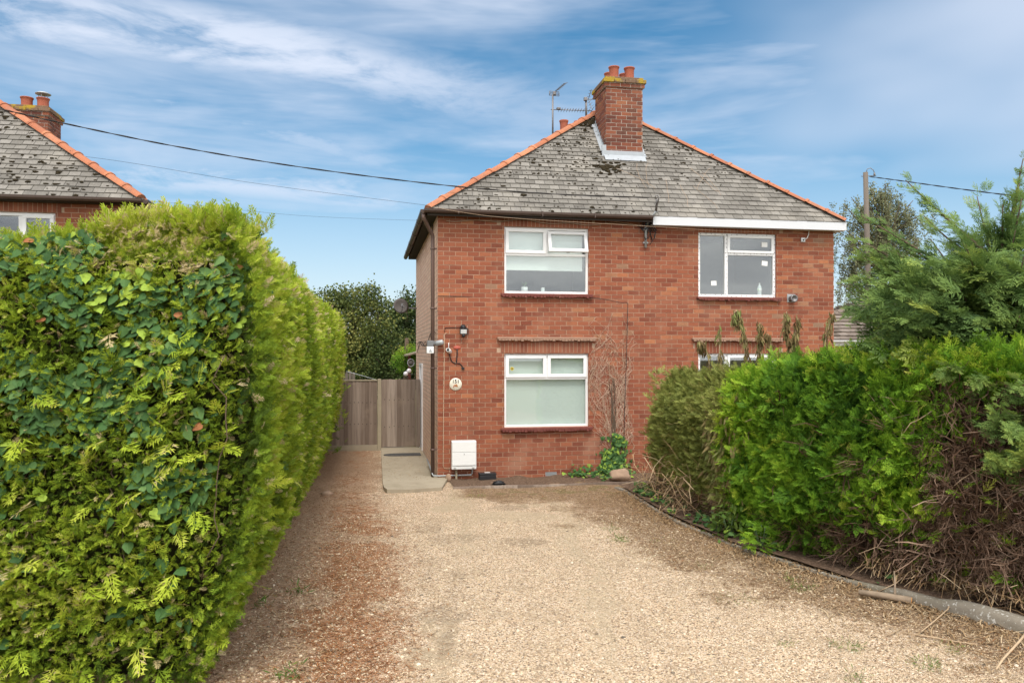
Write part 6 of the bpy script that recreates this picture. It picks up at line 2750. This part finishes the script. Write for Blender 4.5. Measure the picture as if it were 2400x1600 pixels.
def clump_tree(name, label, root, clumps, per, size, mat, base, seed):
    t = thing(name, label, 'tree', root)
    r = random.Random(seed)
    tb, lb = MB(), MB()
    cs = [(PX(x, y, Z), rad) for (x, y, Z, rad) in clumps]
    top = max(c[0].z for c in cs)
    rt = Vector(root)
    mid = sum((c[0] for c in cs), Vector()) / len(cs)
    trk = [rt, rt + Vector((r.uniform(-.1, .1), .05, .8)), Vector(((rt.x + mid.x) / 2, (rt.y + mid.y) / 2, mid.z * .75)), Vector((mid.x, mid.y, mid.z + .6))]
    tb.tube(trk, [.2, .17, .12, .05], 8)
    under(tb.build('trunk', M['bark'], None), t)
    Ps, Ds, Ts, Ss = [], [], [], []
    for (c, rad) in cs:
        a = trk[2].lerp(trk[1], r.random() * .6)
        m_ = (a + c) / 2 + Vector((0, 0, r.uniform(-.1, .25)))
        lb.tube([a, m_, c], [.06, .04, .012], 5)
        n = int(per * rad * rad)
        d = rand_dir(n)
        rad_ = rad * (.55 + .5 * rng.random(n) ** .6)
        P = np.array(tuple(c)) + d * rad_[:, None] * np.array([1.15, 1.0, .8])
        Ps.append(P)
        Ds.append(d + rng.normal(0, .4, (n, 3)))
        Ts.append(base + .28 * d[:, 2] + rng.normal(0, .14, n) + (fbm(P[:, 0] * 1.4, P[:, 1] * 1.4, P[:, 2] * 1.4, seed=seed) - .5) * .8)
        Ss.append(size * (.7 + .6 * rng.random(n)))
    under(lb.build('limb', M['bark'], None), t)
    P, D = np.concatenate(Ps), np.concatenate(Ds)
    under(scatter('crown', LEAFS, P, D, rand_dir(len(P)), np.concatenate(Ss), np.clip(np.concatenate(Ts), 0, 1), mat), t)
    return t


clA = [(755, 765, 26.5, .8), (800, 735, 27, .75), (838, 712, 27, .6), (862, 690, 27.2, .34), (872, 683, 27.2, .22), (815, 700, 27.3, .45), (785, 700, 27.2, .4), (758, 712, 27.3, .5), (868, 748, 27, .75), (820, 790, 26.6, .9), (780, 830, 26.5, .9), (850, 840, 26.3, .95), (895, 800, 26.6, .8), (900, 860, 26.2, .8), (840, 890, 26, .9), (770, 890, 26, .9), (895, 722, 27.2, .25), (735, 745, 27, .6), (880, 710, 27.2, .25)]
clump_tree('leafy_tree', "spreading hawthorn-like tree with yellowish top, behind the fence beside the hedge", PX(830, 828, 27) - Vector((0, 0, H)), clA, 260, .34, M['tree_d'], .45, 301)
clB = [(930, 770, 29, .7), (955, 745, 29, .6), (968, 705, 29.3, .40), (956, 690, 29.3, .22), (945, 725, 29.2, .4), (972, 770, 29, .7), (925, 815, 28.6, .8), (965, 825, 28.4, .8), (940, 870, 28, .9), (985, 860, 28, .9), (915, 745, 29, .45), (980, 720, 29.3, .5)]
clump_tree('leafy_tree', "dark green tree behind the gate, touching the rear corner of the house", PX(950, 828, 29) - Vector((0, 0, H)), clB, 270, .34, M['tree_d'], .28, 302)
# creeper spilling over the lean-to
clC = [(948, 845, 23.2, .30), (955, 832, 23.2, .25), (966, 824, 23.2, .2), (944, 862, 23.2, .2)]
clump_tree('climbing_shrub', "bright green climber spilling over the lean-to roof at the house corner", PX(955, 828, 23.6) - Vector((0, 0, H)), clC, 900, .17, M['hedge_r'], .45, 303)['category'] = 'shrub'

# birch with hanging twigs
bt = thing('birch_tree', "drooping grey-green birch tree with sky showing through, behind the telegraph pole", 'tree', PX(2072, 828, 33) - Vector((0, 0, H)))
rt = Vector(bt.location)
rr = random.Random(83)
tb, lb = MB(), MB()
Zb = 33
tops = [(2062, 440), (2090, 455), (2030, 462), (1995, 462), (1975, 478), (2110, 478), (2130, 520), (1962, 520), (1985, 560), (2015, 520), (2050, 510), (2085, 520), (2120, 560), (1975, 590), (1968, 625), (2010, 600), (2060, 580), (2100, 600), (2140, 470), (2150, 560), (1990, 520), (2040, 440), (2075, 430), (1968, 660), (1990, 650), (2170, 500), (2180, 600)]
tb.tube([rt, rt + Vector((0, 0, 2.5)), PX(2066, 600, Zb), PX(2068, 470, Zb)], [.2, .17, .1, .03], 8)
under(tb.build('trunk', M['pole'], None), bt)
Ps, Ds = [], []
for (x, y) in tops:
    e = PX(x, y, Zb + rr.uniform(-1, 1))
    a = Vector((rt.x + .05, rt.y, max(2.6, e.z - rr.uniform(1.2, 2.6))))
    md = (a + e) / 2 + Vector((0, 0, .3))
    pts = [a * (1 - t) ** 2 + md * 2 * t * (1 - t) + e * t * t for t in [i / 7 for i in range(8)]]
    lb.tube(pts, [.05 * (1 - i / 8) + .006 for i in range(8)], 5)
    for q in range(12):
        t = .45 + .55 * rr.random()
        i = min(6, int(t * 7))
        p = pts[i].lerp(pts[i + 1], t * 7 - i) + Vector((rr.gauss(0, .3), rr.gauss(0, .3), rr.gauss(0, .14)))
        L = rr.uniform(.35, 1.45)
        dx, dy = rr.gauss(0, .16), rr.gauss(0, .16)
        strand = [p + Vector((dx * k / 5, dy * k / 5, -L * k / 5 + .08 * math.sin(k))) for k in range(6)]
        lb.tube(strand, .006, 3)
        m_ = int(11 * L) + 4
        for k in range(m_):
            tt = rr.random()
            i2 = min(4, int(tt * 5))
            s_ = strand[i2].lerp(strand[i2 + 1], tt * 5 - i2)
            Ps.append(tuple(s_ + Vector((rr.gauss(0, .05), rr.gauss(0, .05), 0))))
            Ds.append((rr.gauss(0, .4), rr.gauss(0, .4), -1))
under(lb.build('limb', M['bark'], None), bt)
P, D = np.array(Ps), np.array(Ds)
BL = [leafset(0, 7, 220 + i, .12, .38) for i in range(5)]
under(scatter('crown', BL, P, D, rand_dir(len(P)), 0.16 + .10 * rng.random(len(P)), np.clip(rng.normal(.5, .22, len(P)), 0, 1), M['tree_b']), bt)
clD = [(2015, 735, 31, .5), (2035, 725, 31, .4), (1990, 735, 31, .4), (2010, 760, 31, .6), (1975, 750, 31, .5)]
clump_tree('round_shrub', "rounded grey-green bush behind the bungalow roof, left of the pole foot", PX(2015, 828, 31) - Vector((0, 0, H)), clD, 330, .3, M['tree_b'], .55, 304)['category'] = 'shrub'

# ------------------------------------------------------------------ bungalow on the right
bg = thing('bungalow', "low bungalow with brown tiled roof and white gutter, right of the brick house", 'bungalow', PX(1990, 828, 22.5) - Vector((0, 0, H)))
BO = Vector(bg.location)
A_, B_ = PX(1766, 797, 22.5) - BO, PX(2480, 797, 22.5) - BO
R0, R1 = PX(2090, 690, 26.4) - BO, PX(2480, 690, 26.4) - BO
m = NT("bungalow_tile")
bcol = m.ramp(m.island(), [(0, (.13, .105, .085)), (.5, (.19, .155, .13)), (1, (.26, .22, .19))])
m.bump(m.noise(30, 4), .4, .01)
M['btile'] = m.done(m.mix(m.rng(m.noise(9, 5, .7), .5, .68, 0, .6), bcol, (.085, .07, .05)), .95, .1)
mb = MB()
mb.add([p - Vector((0, 0, .05)) for p in (A_, B_, R1, R0)], ((0, 1, 2, 3),), 1)
bkl, bkr = A_ + Vector((.0, 7.8, 0)), B_ + Vector((0, 7.8, 0))
mb.add([p - Vector((0, 0, .05)) for p in (bkr, bkl, R0, R1)], ((0, 1, 2, 3),), 1)
mb.add([p - Vector((0, 0, .05)) for p in (bkl, A_, R0)], ((0, 1, 2),), 1)
tile_face(mb, A_, B_, [A_, B_, R1, R0], .30, .27, .05, 0, .03)
tile_face(mb, bkl, A_, [bkl, A_, R0], .30, .27, .05, 0, .03)
rf = mb.build('roof', [M['btile'], M['felt']], bg)
mb = MB()
ridge_line(mb, A_ + Vector((0, 0, .04)), R0, 16, 0, .12)
ridge_line(mb, R0, R1, 14, 0, .12)
mb.build('hip_ridge', M['btile'], rf)
mb = MB()
p = PX(2040, 752, 24.2) - BO
mb.lathe([(.10, 0), (.115, .05), (.12, .2), (.14, .21), (.14, .24), (.10, .24)], p, 14)
mb.build('roof_vent', M['yellow_clay'] if 'yellow_clay' in M else M['post'], rf)
mb = MB()
wl_ = (A_.x + .45, B_.x - .4)
mb.add([(wl_[0], .45, -.05), (wl_[1], .45, -.05), (wl_[1], .45, A_.z - .02), (wl_[0], .45, A_.z - .02), (wl_[0], 7.3, -.05), (wl_[0], 7.3, A_.z - .02)], ((0, 1, 2, 3), (4, 0, 3, 5)))
mb.build('wall', M['side_brick'], bg)
mb = MB()
gutter_run(mb, (A_.x - .05, -.06, A_.z + .0), (B_.x, -.06, A_.z + .0), Vector((0, -1, 0)))
mb.box(A_.x, B_.x, .0, .02, A_.z - .16, A_.z - .015)
mb.build('gutter', M['white_fascia'], bg)
mb = MB()
wx0, wx1 = (PX(1975, 800, 22.9) - BO).x, (PX(2120, 800, 22.9) - BO).x
frame_ring(mb, wx0, wx1, A_.z - 1.3, A_.z - .2, .06, .40, .47)
bwn = mb.build('window', M['upvc'], bg)
mb = MB()
mb.box(wx0 + .06, wx1 - .06, .43, .44, A_.z - 1.24, A_.z - .26)
mb.build('pane', M['grey'], bwn)

# ------------------------------------------------------------------ dead creeper and ivy on the wall
cp = thing('dead_creeper', "leafless dead creeper spreading pale twigs up the brick wall, right of windows", 'creeper', W(HW(1442, 1120)[0], 0, 0), ANG)
cu_ = HW(1442, 1120)[0]
mb = MB()
rr = random.Random(97)
ul, ur_ = HW(1358, 900)[0] - cu_, HW(1486, 900)[0] - cu_
ztop = HW(1400, 640)[1]


UMIN = uR + .035 - cu_


def strand(u, z, d, n, r, depth=0):
    pts = [(u, -.010 - .010 * rr.random(), z)]
    for i in range(n):
        d += rr.gauss(0, .28)
        d = max(-1.0, min(1.0, d * .93))
        st = rr.uniform(.04, .08)
        u += math.sin(d) * st
        z += math.cos(d) * st
        lim_l = max(UMIN if .85 < z < 4.75 else -9, ul * min(1, .2 + z / 2.2) + .06 * math.sin(z * 5))
        if u < lim_l:
            d = abs(d) * .8 + .1
        if u > ur_ * (.75 + .25 * math.sin(z * 3.3)):
            d = -abs(d) - .1
        pts.append((u, -.010 - .014 * rr.random(), z))
        if depth < 1 and rr.random() < .16:
            strand(u, z, d + rr.choice((-1, 1)) * rr.uniform(.5, 1.0), rr.randint(3, 9), r * .75, depth + 1)
        if z > ztop - abs(rr.gauss(0, .9)):
            break
    if len(pts) > 1:
        mb.tube(pts, r, 3, rr.choice((0, 0, 1)))


for k in range(18):
    strand(rr.gauss(.0, .05), .15 + rr.random() * .7, rr.gauss(-.12, .5), rr.randint(20, 60), .0036)
for k in range(60):
    strand(rr.uniform(UMIN * .9, ur_ * .6), 1.1 + 1.5 * rr.random(), rr.gauss(0, .5), rr.randint(6, 20), .0030)
for k in range(40):
    strand(rr.gauss(.02, .10), .2 + rr.random() * 1.0, rr.gauss(0, .8), rr.randint(4, 10), .0034)
mb.build('twig', [M['twig'], M['tan_cable']], cp)
mb = MB()
for k in range(5):
    u = rr.uniform(-.06, .1)
    pts = []
    for i in range(18):
        pts.append((u, -.025 - .01 * rr.random(), i * .11))
        u += rr.gauss(0, .016) - .003
    mb.tube(pts, [.016 - .0007 * i for i in range(18)], 5)
mb.build('stem', M['bark'], cp)
wi_ = thing('ivy', "small green ivy climbing the foot of the brick wall beside the stone", 'ivy', W(HW(1440, 1120)[0], 0, 0), ANG)
wi_.rotation_euler = (0, 0, ANG)
n = 900
pyr = rng.random(n)
col_ = rng.integers(0, 3, n)
pxx = np.where(col_ == 0, 1425 + 18 * rng.normal(0, .55, n), np.where(col_ == 1, 1448 + rng.normal(0, 12, n), 1425 + rng.normal(0, 22, n)))
pyy = np.where(col_ == 0, 1052 + 80 * pyr ** .8, np.where(col_ == 1, 1018 + 110 * pyr, 1090 + 48 * pyr))
pts = np.array([[*HW(a, b, -.03)] for a, b in zip(pxx, pyy)])
ok = pts[:, 1] > .03
pts = pts[ok]
n = len(pts)
P = np.array([tuple(W(a, -.02 - .07 * rng.random(), b)) for a, b in pts])
a = rng.normal(0, .7, n)
nf = np.array([SA, -CA, 0])
D = np.stack([np.sin(a) * CA, np.sin(a) * SA + rng.normal(-.1, .15, n), -np.cos(a)], -1)
o = scatter('foliage', IVY, P, D, nf + rng.normal(0, .3, (n, 3)) + np.array([0, 0, .4]), .045 + .04 * rng.random(n), np.clip(np.where(rng.random(n) < .22, .88, rng.normal(.45, .2, n)), 0, .9), M['ivy'], None, .02)
o.parent = wi_
o.matrix_parent_inverse = (Matrix.Translation(wi_.location) @ Matrix.Rotation(ANG, 4, 'Z')).inverted()
# ivy running along the bed and the kerb
n = 900
k = rng.random(n)
half_ = rng.random(n) < .45
us = np.where(half_, HW(1310, 1130, -.3)[0] + (HW(1475, 1130, -.3)[0] - HW(1310, 1130, -.3)[0]) * k, 0)
P = np.zeros((n, 3))
for i in range(n):
    if half_[i]:
        q = W(us[i], -.06 - .75 * rng.random() ** 1.5 * (1 if k[i] > .5 else .35), .05 + .10 * rng.random() * (1 + (rng.random() < .15)))
        P[i] = tuple(q)
    else:
        yk = 13.4 - 5.6 * rng.random() ** 1.3
        P[i] = (float(kerb_x(yk)) + .03 + .30 * rng.random(), yk, .08 + .10 * rng.random())
cl = fbm(P[:, 0] * 2.5, P[:, 1] * 2.5, seed=140)
keep = cl > .45
P = P[keep]
n = len(P)
a = rng.random(n) * 6.28
D = np.stack([np.cos(a), np.sin(a) - .4, rng.normal(-.1, .3, n)], -1)
U = rng.normal(0, .35, (n, 3)) + np.array([-.1, -.5, 1])
o = scatter('ground_ivy', IVY, P, D, U, .04 + .045 * rng.random(n), np.clip(np.where(rng.random(n) < .2, .88, rng.normal(.45, .22, n)), 0, .9), M['ivy'], None, .02)
tag(o, kind='stuff')

# ------------------------------------------------------------------ withered weeds between hedge and wall
def droop(seed):
    r = random.Random(seed)
    V, Q = [], []
    for i in range(3):
        p = Vector((r.gauss(0, .12), r.uniform(-.1, .15), r.gauss(0, .12)))
        d = Vector((r.gauss(0, .22), 1, r.gauss(0, .22))).normalized()
        s_ = d.cross(Vector((r.gauss(0, 1), 0, r.gauss(0, 1)))).normalized()
        b = len(V)
        V += [p, p + d * .4 + s_ * .09, p + d * r.uniform(.7, 1), p + d * .4 - s_ * .09]
        Q.append((b, b + 1, b + 2, b + 3))
    return np.array([tuple(v) for v in V]), np.array(Q)


LEAF1 = [droop(240 + i) for i in range(5)]


def weed(path, Z, label, leaves, green=.3):
    P3 = [PX(x, y, Z) for x, y in path]
    foot = Vector((P3[-1].x, P3[-1].y, 0))
    t = thing('withered_weed', label, 'weed', foot, 0, 'withered weeds over the right hedges')
    mb = MB()
    pts = [foot] + P3[::-1]
    mb.tube(pts, [.010] * (len(pts) - 1) + [.004], 5)
    under(mb.build('stem', M['bark_pale'], None), t)
    Ps, Ds, Ts = [], [], []
    L = len(P3) - 1
    for k in range(leaves):
        q = rr.random() * L
        i = min(L - 1, int(q))
        p = P3[i].lerp(P3[i + 1], q - i)
        Ps.append(tuple(p + Vector((rr.gauss(0, .018), rr.gauss(0, .025), rr.gauss(.0, .03)))))
        Ds.append((rr.gauss(0, .16), rr.gauss(0, .2), -1))
        Ts.append(max(0, min(1, rr.gauss(.45 + green * (1 - q / L), .18))))
    n = len(Ps)
    under(scatter('foliage', LEAF1, np.array(Ps), np.array(Ds), rand_dir(n), .10 + .09 * rng.random(n), np.array(Ts), M['dried']), t)


weed([(1718, 752), (1722, 731), (1728, 728), (1733, 738), (1738, 770), (1748, 805), (1752, 850)], 12.4, "tallest withered weed with hooked greenish tip, below the spotted upper window", 110, .5)
weed([(1781, 756), (1780, 775), (1782, 800), (1780, 840), (1781, 860)], 12.3, "straight withered weed right of the hooked one, before the lower window", 75, .15)
weed([(1793, 785), (1799, 783), (1805, 800), (1810, 825), (1815, 850)], 12.3, "short bent withered weed right of the straight one", 40, .1)
weed([(1843, 730), (1844, 745), (1843, 770), (1850, 800), (1860, 830)], 11.8, "bushy brown withered weed below the round flue vent", 95, .1)
weed([(1870, 746), (1866, 765), (1862, 790), (1865, 830)], 11.8, "narrow brown withered weed leaning beside the bushy one below the flue", 60, .1)
weed([(1953, 733), (1947, 750), (1940, 775), (1934, 800), (1932, 830)], 11.6, "withered weed leaning at the right edge of the brick house", 45, .2)
weed([(1641, 812), (1644, 800), (1652, 805), (1660, 840), (1664, 880)], 12.2, "withered weed drooping by the left edge of the lower right window", 60, .05)
weed([(1688, 765), (1687, 790), (1686, 830), (1690, 870)], 12.2, "thin pale seeding weed in front of the lower right window", 22, .5)
# long dried stems hanging down the joint of the two hedges
n = 420
s = SPLIT + rng.normal(-.15, .22, n)
z = .3 + 1.7 * rng.random(n)
P, Nn = rface(s, z, .10)
D = Nn * .2 + np.stack([rng.normal(0, .2, n), rng.normal(0, .2, n), -1 * np.ones(n)], -1)
o = under(scatter('withered_stem', LEAF1, P, D, rand_dir(n), .10 + .12 * rng.random(n), np.clip(rng.normal(.68, .2, n), 0, 1), M['dried']), oh)

# ------------------------------------------------------------------ fallen sticks and a sawn branch
def stick(path, r, label, name='fallen_stick', mat='bark_pale', rad=None):
    P3 = []
    for i, p in enumerate(path):
        x, y = GR(p[0], p[1])
        P3.append(Vector((x, y, .02 + (p[2] if len(p) > 2 else 0))))
    mb = MB()
    n = len(P3)
    mb.tube(P3, [r * (1 - .5 * i / n) for i in range(n)], 7)
    o = mb.build(name, M[mat])
    return tag(o, label, 'stick', 'sticks by the kerb' if name == 'fallen_stick' else None)


stick([(2235, 1415, .1), (2222, 1445, .05), (2190, 1468, .03), (2160, 1490, .02)], .007, "pale curved stick leaning on the kerb beyond the sawn branch")
stick([(2120, 1488), (2180, 1500, .01), (2240, 1508), (2290, 1515)], .006, "long straight pale stick lying flat on the gravel near the kerb")
stick([(2430, 1490, .12), (2390, 1525, .06), (2350, 1560, .03), (2335, 1580, .02)], .011, "thick pale stick leaning at the bottom right corner")
stick([(2060, 1395, .02), (2100, 1400, .12), (2150, 1375, .2), (2190, 1350, .3)], .005, "thin grey stick rising from the sawn branch toward the hedge")
x0_, y0_ = GR(2075, 1412)
sb = thing('sawn_branch', "short sawn branch with an orange cut end, lying against the kerb", 'branch', (x0_, y0_, 0))
a_ = [Vector((-.19, .14, .06)), Vector((-.05, .06, .06)), Vector((.10, -.03, .055)), Vector((.20, -.09, .05))]
mb = MB()
mb.tube(a_, [.026, .03, .032, .034], 10)
mb.tube([Vector((.08, -.02, .08)), Vector((.12, .06, .16)), Vector((.15, .14, .26))], [.012, .009, .006], 7)
mb.build('branch', M['branch'], sb)
d_ = (a_[3] - a_[2]).normalized()
mb = MB()
mb.lathe([(.001, 0), (.031, 0), (.031, .004), (.001, .005)], a_[3], 12, 0, d_.to_track_quat('Z', 'Y').to_matrix().to_4x4())
mb.build('cut_end', M['cut'], sb)

# ------------------------------------------------------------------ small weeds on the gravel
def tuft(n, cx, cy, spread, hgt, base):
    a = rng.random(n) * 6.28
    r_ = spread * np.sqrt(rng.random(n))
    x, y = cx + r_ * np.cos(a), cy + r_ * np.sin(a)
    P = np.stack([x, y, zdrive(x, y)], -1)
    D = np.stack([np.cos(a) * .6, np.sin(a) * .6, .4 + .5 * rng.random(n)], -1)
    return P, D, hgt * (.5 + rng.random(n)), np.clip(rng.normal(base, .15, n), 0, 1)


BLADE = [leafset(0, 3, 260 + i, .06, .9) for i in range(4)]
sets = []
for (x, y, n, sp_, h_, b_) in ((1455, 1270, 60, .10, .05, .5), (1430, 1243, 40, .10, .04, .45), (1985, 1517, 90, .12, .035, .5), (2170, 1558, 90, .14, .035, .5), (2010, 1598, 40, .08, .04, .5), (680, 1588, 40, .06, .06, .3),
                              (1880, 1380, 60, .12, .045, .5), (1860, 1360, 40, .1, .04, .5), (1730, 1410, 70, .2, .025, .5), (1120, 1165, 60, .15, .035, .8), (1075, 1170, 40, .2, .03, .9), (1640, 1330, 50, .15, .025, .6), (1560, 1275, 50, .2, .025, .7),
                              (610, 1420, 20, .05, .08, .4), (705, 1390, 16, .05, .08, .4), (2230, 1520, 60, .12, .03, .6), (1840, 1512, 30, .05, .03, .5), (1300, 1185, 60, .5, .025, .9), (1230, 1165, 60, .5, .025, .95), (1500, 1310, 50, .25, .02, .8)):
    cx, cy = GR(x, min(y, 1597))
    sets.append(tuft(n, cx, cy, sp_, h_, b_))
P, D, S_, T_ = [np.concatenate([s_[i] for s_ in sets]) for i in range(4)]
tag(scatter('weeds', BLADE, P, D, rand_dir(len(P)) + np.array([0, 0, .5]), S_, T_, M['grass']), kind='stuff')
# leafy weeds at the foot of the hedge
for (x, y, lab) in ((1712, 1262, "bright leafy weed at the kerb where the two right hedges meet"), (1798, 1272, "paler leafy weed at the kerb, right of the bright one"), (2120, 1300, "low green conifer seedling near the kerb under the bare hedge end")):
    cx, cy = GR(x, y)
    cx = float(kerb_x(cy)) + .08
    t = thing('leafy_weed', lab, 'weed', (cx, cy, .06), 0, 'weeds at the hedge foot')
    n = 46
    q = rng.random(n)
    a = rng.random(n) * 6.28
    P = np.stack([cx + .12 * q * np.cos(a), cy + .08 * q * np.sin(a) - .04, .08 + .30 * rng.random(n)], -1)
    D = np.stack([np.cos(a), np.sin(a) - .4, rng.normal(.2, .3, n)], -1)
    if 'conifer' in lab:
        o = scatter('foliage', MID, P, D, rand_dir(n) + np.array([0, 0, 1]), .12 + .1 * rng.random(n), np.clip(rng.normal(.5, .1, n), 0, .9), M['hedge_r'])
    else:
        o = scatter('foliage', [leafset(0, 2, 280, .17, .6), leafset(0, 2, 281, .17, .6)], P, D, rand_dir(n) + np.array([0, -.4, .8]), .12 + .06 * rng.random(n), np.clip(rng.normal(.45, .15, n), 0, .75), M['grass'])
    under(o, t)
    mb = MB()
    for k in range(5):
        a_ = k * 1.26
        mb.tube([(cx, cy, .04), (cx + .05 * math.cos(a_), cy + .05 * math.sin(a_), .2), (cx + .1 * math.cos(a_), cy + .07 * math.sin(a_), .34)], .004, 4)
    under(mb.build('stem', M['leafy'], None), t)
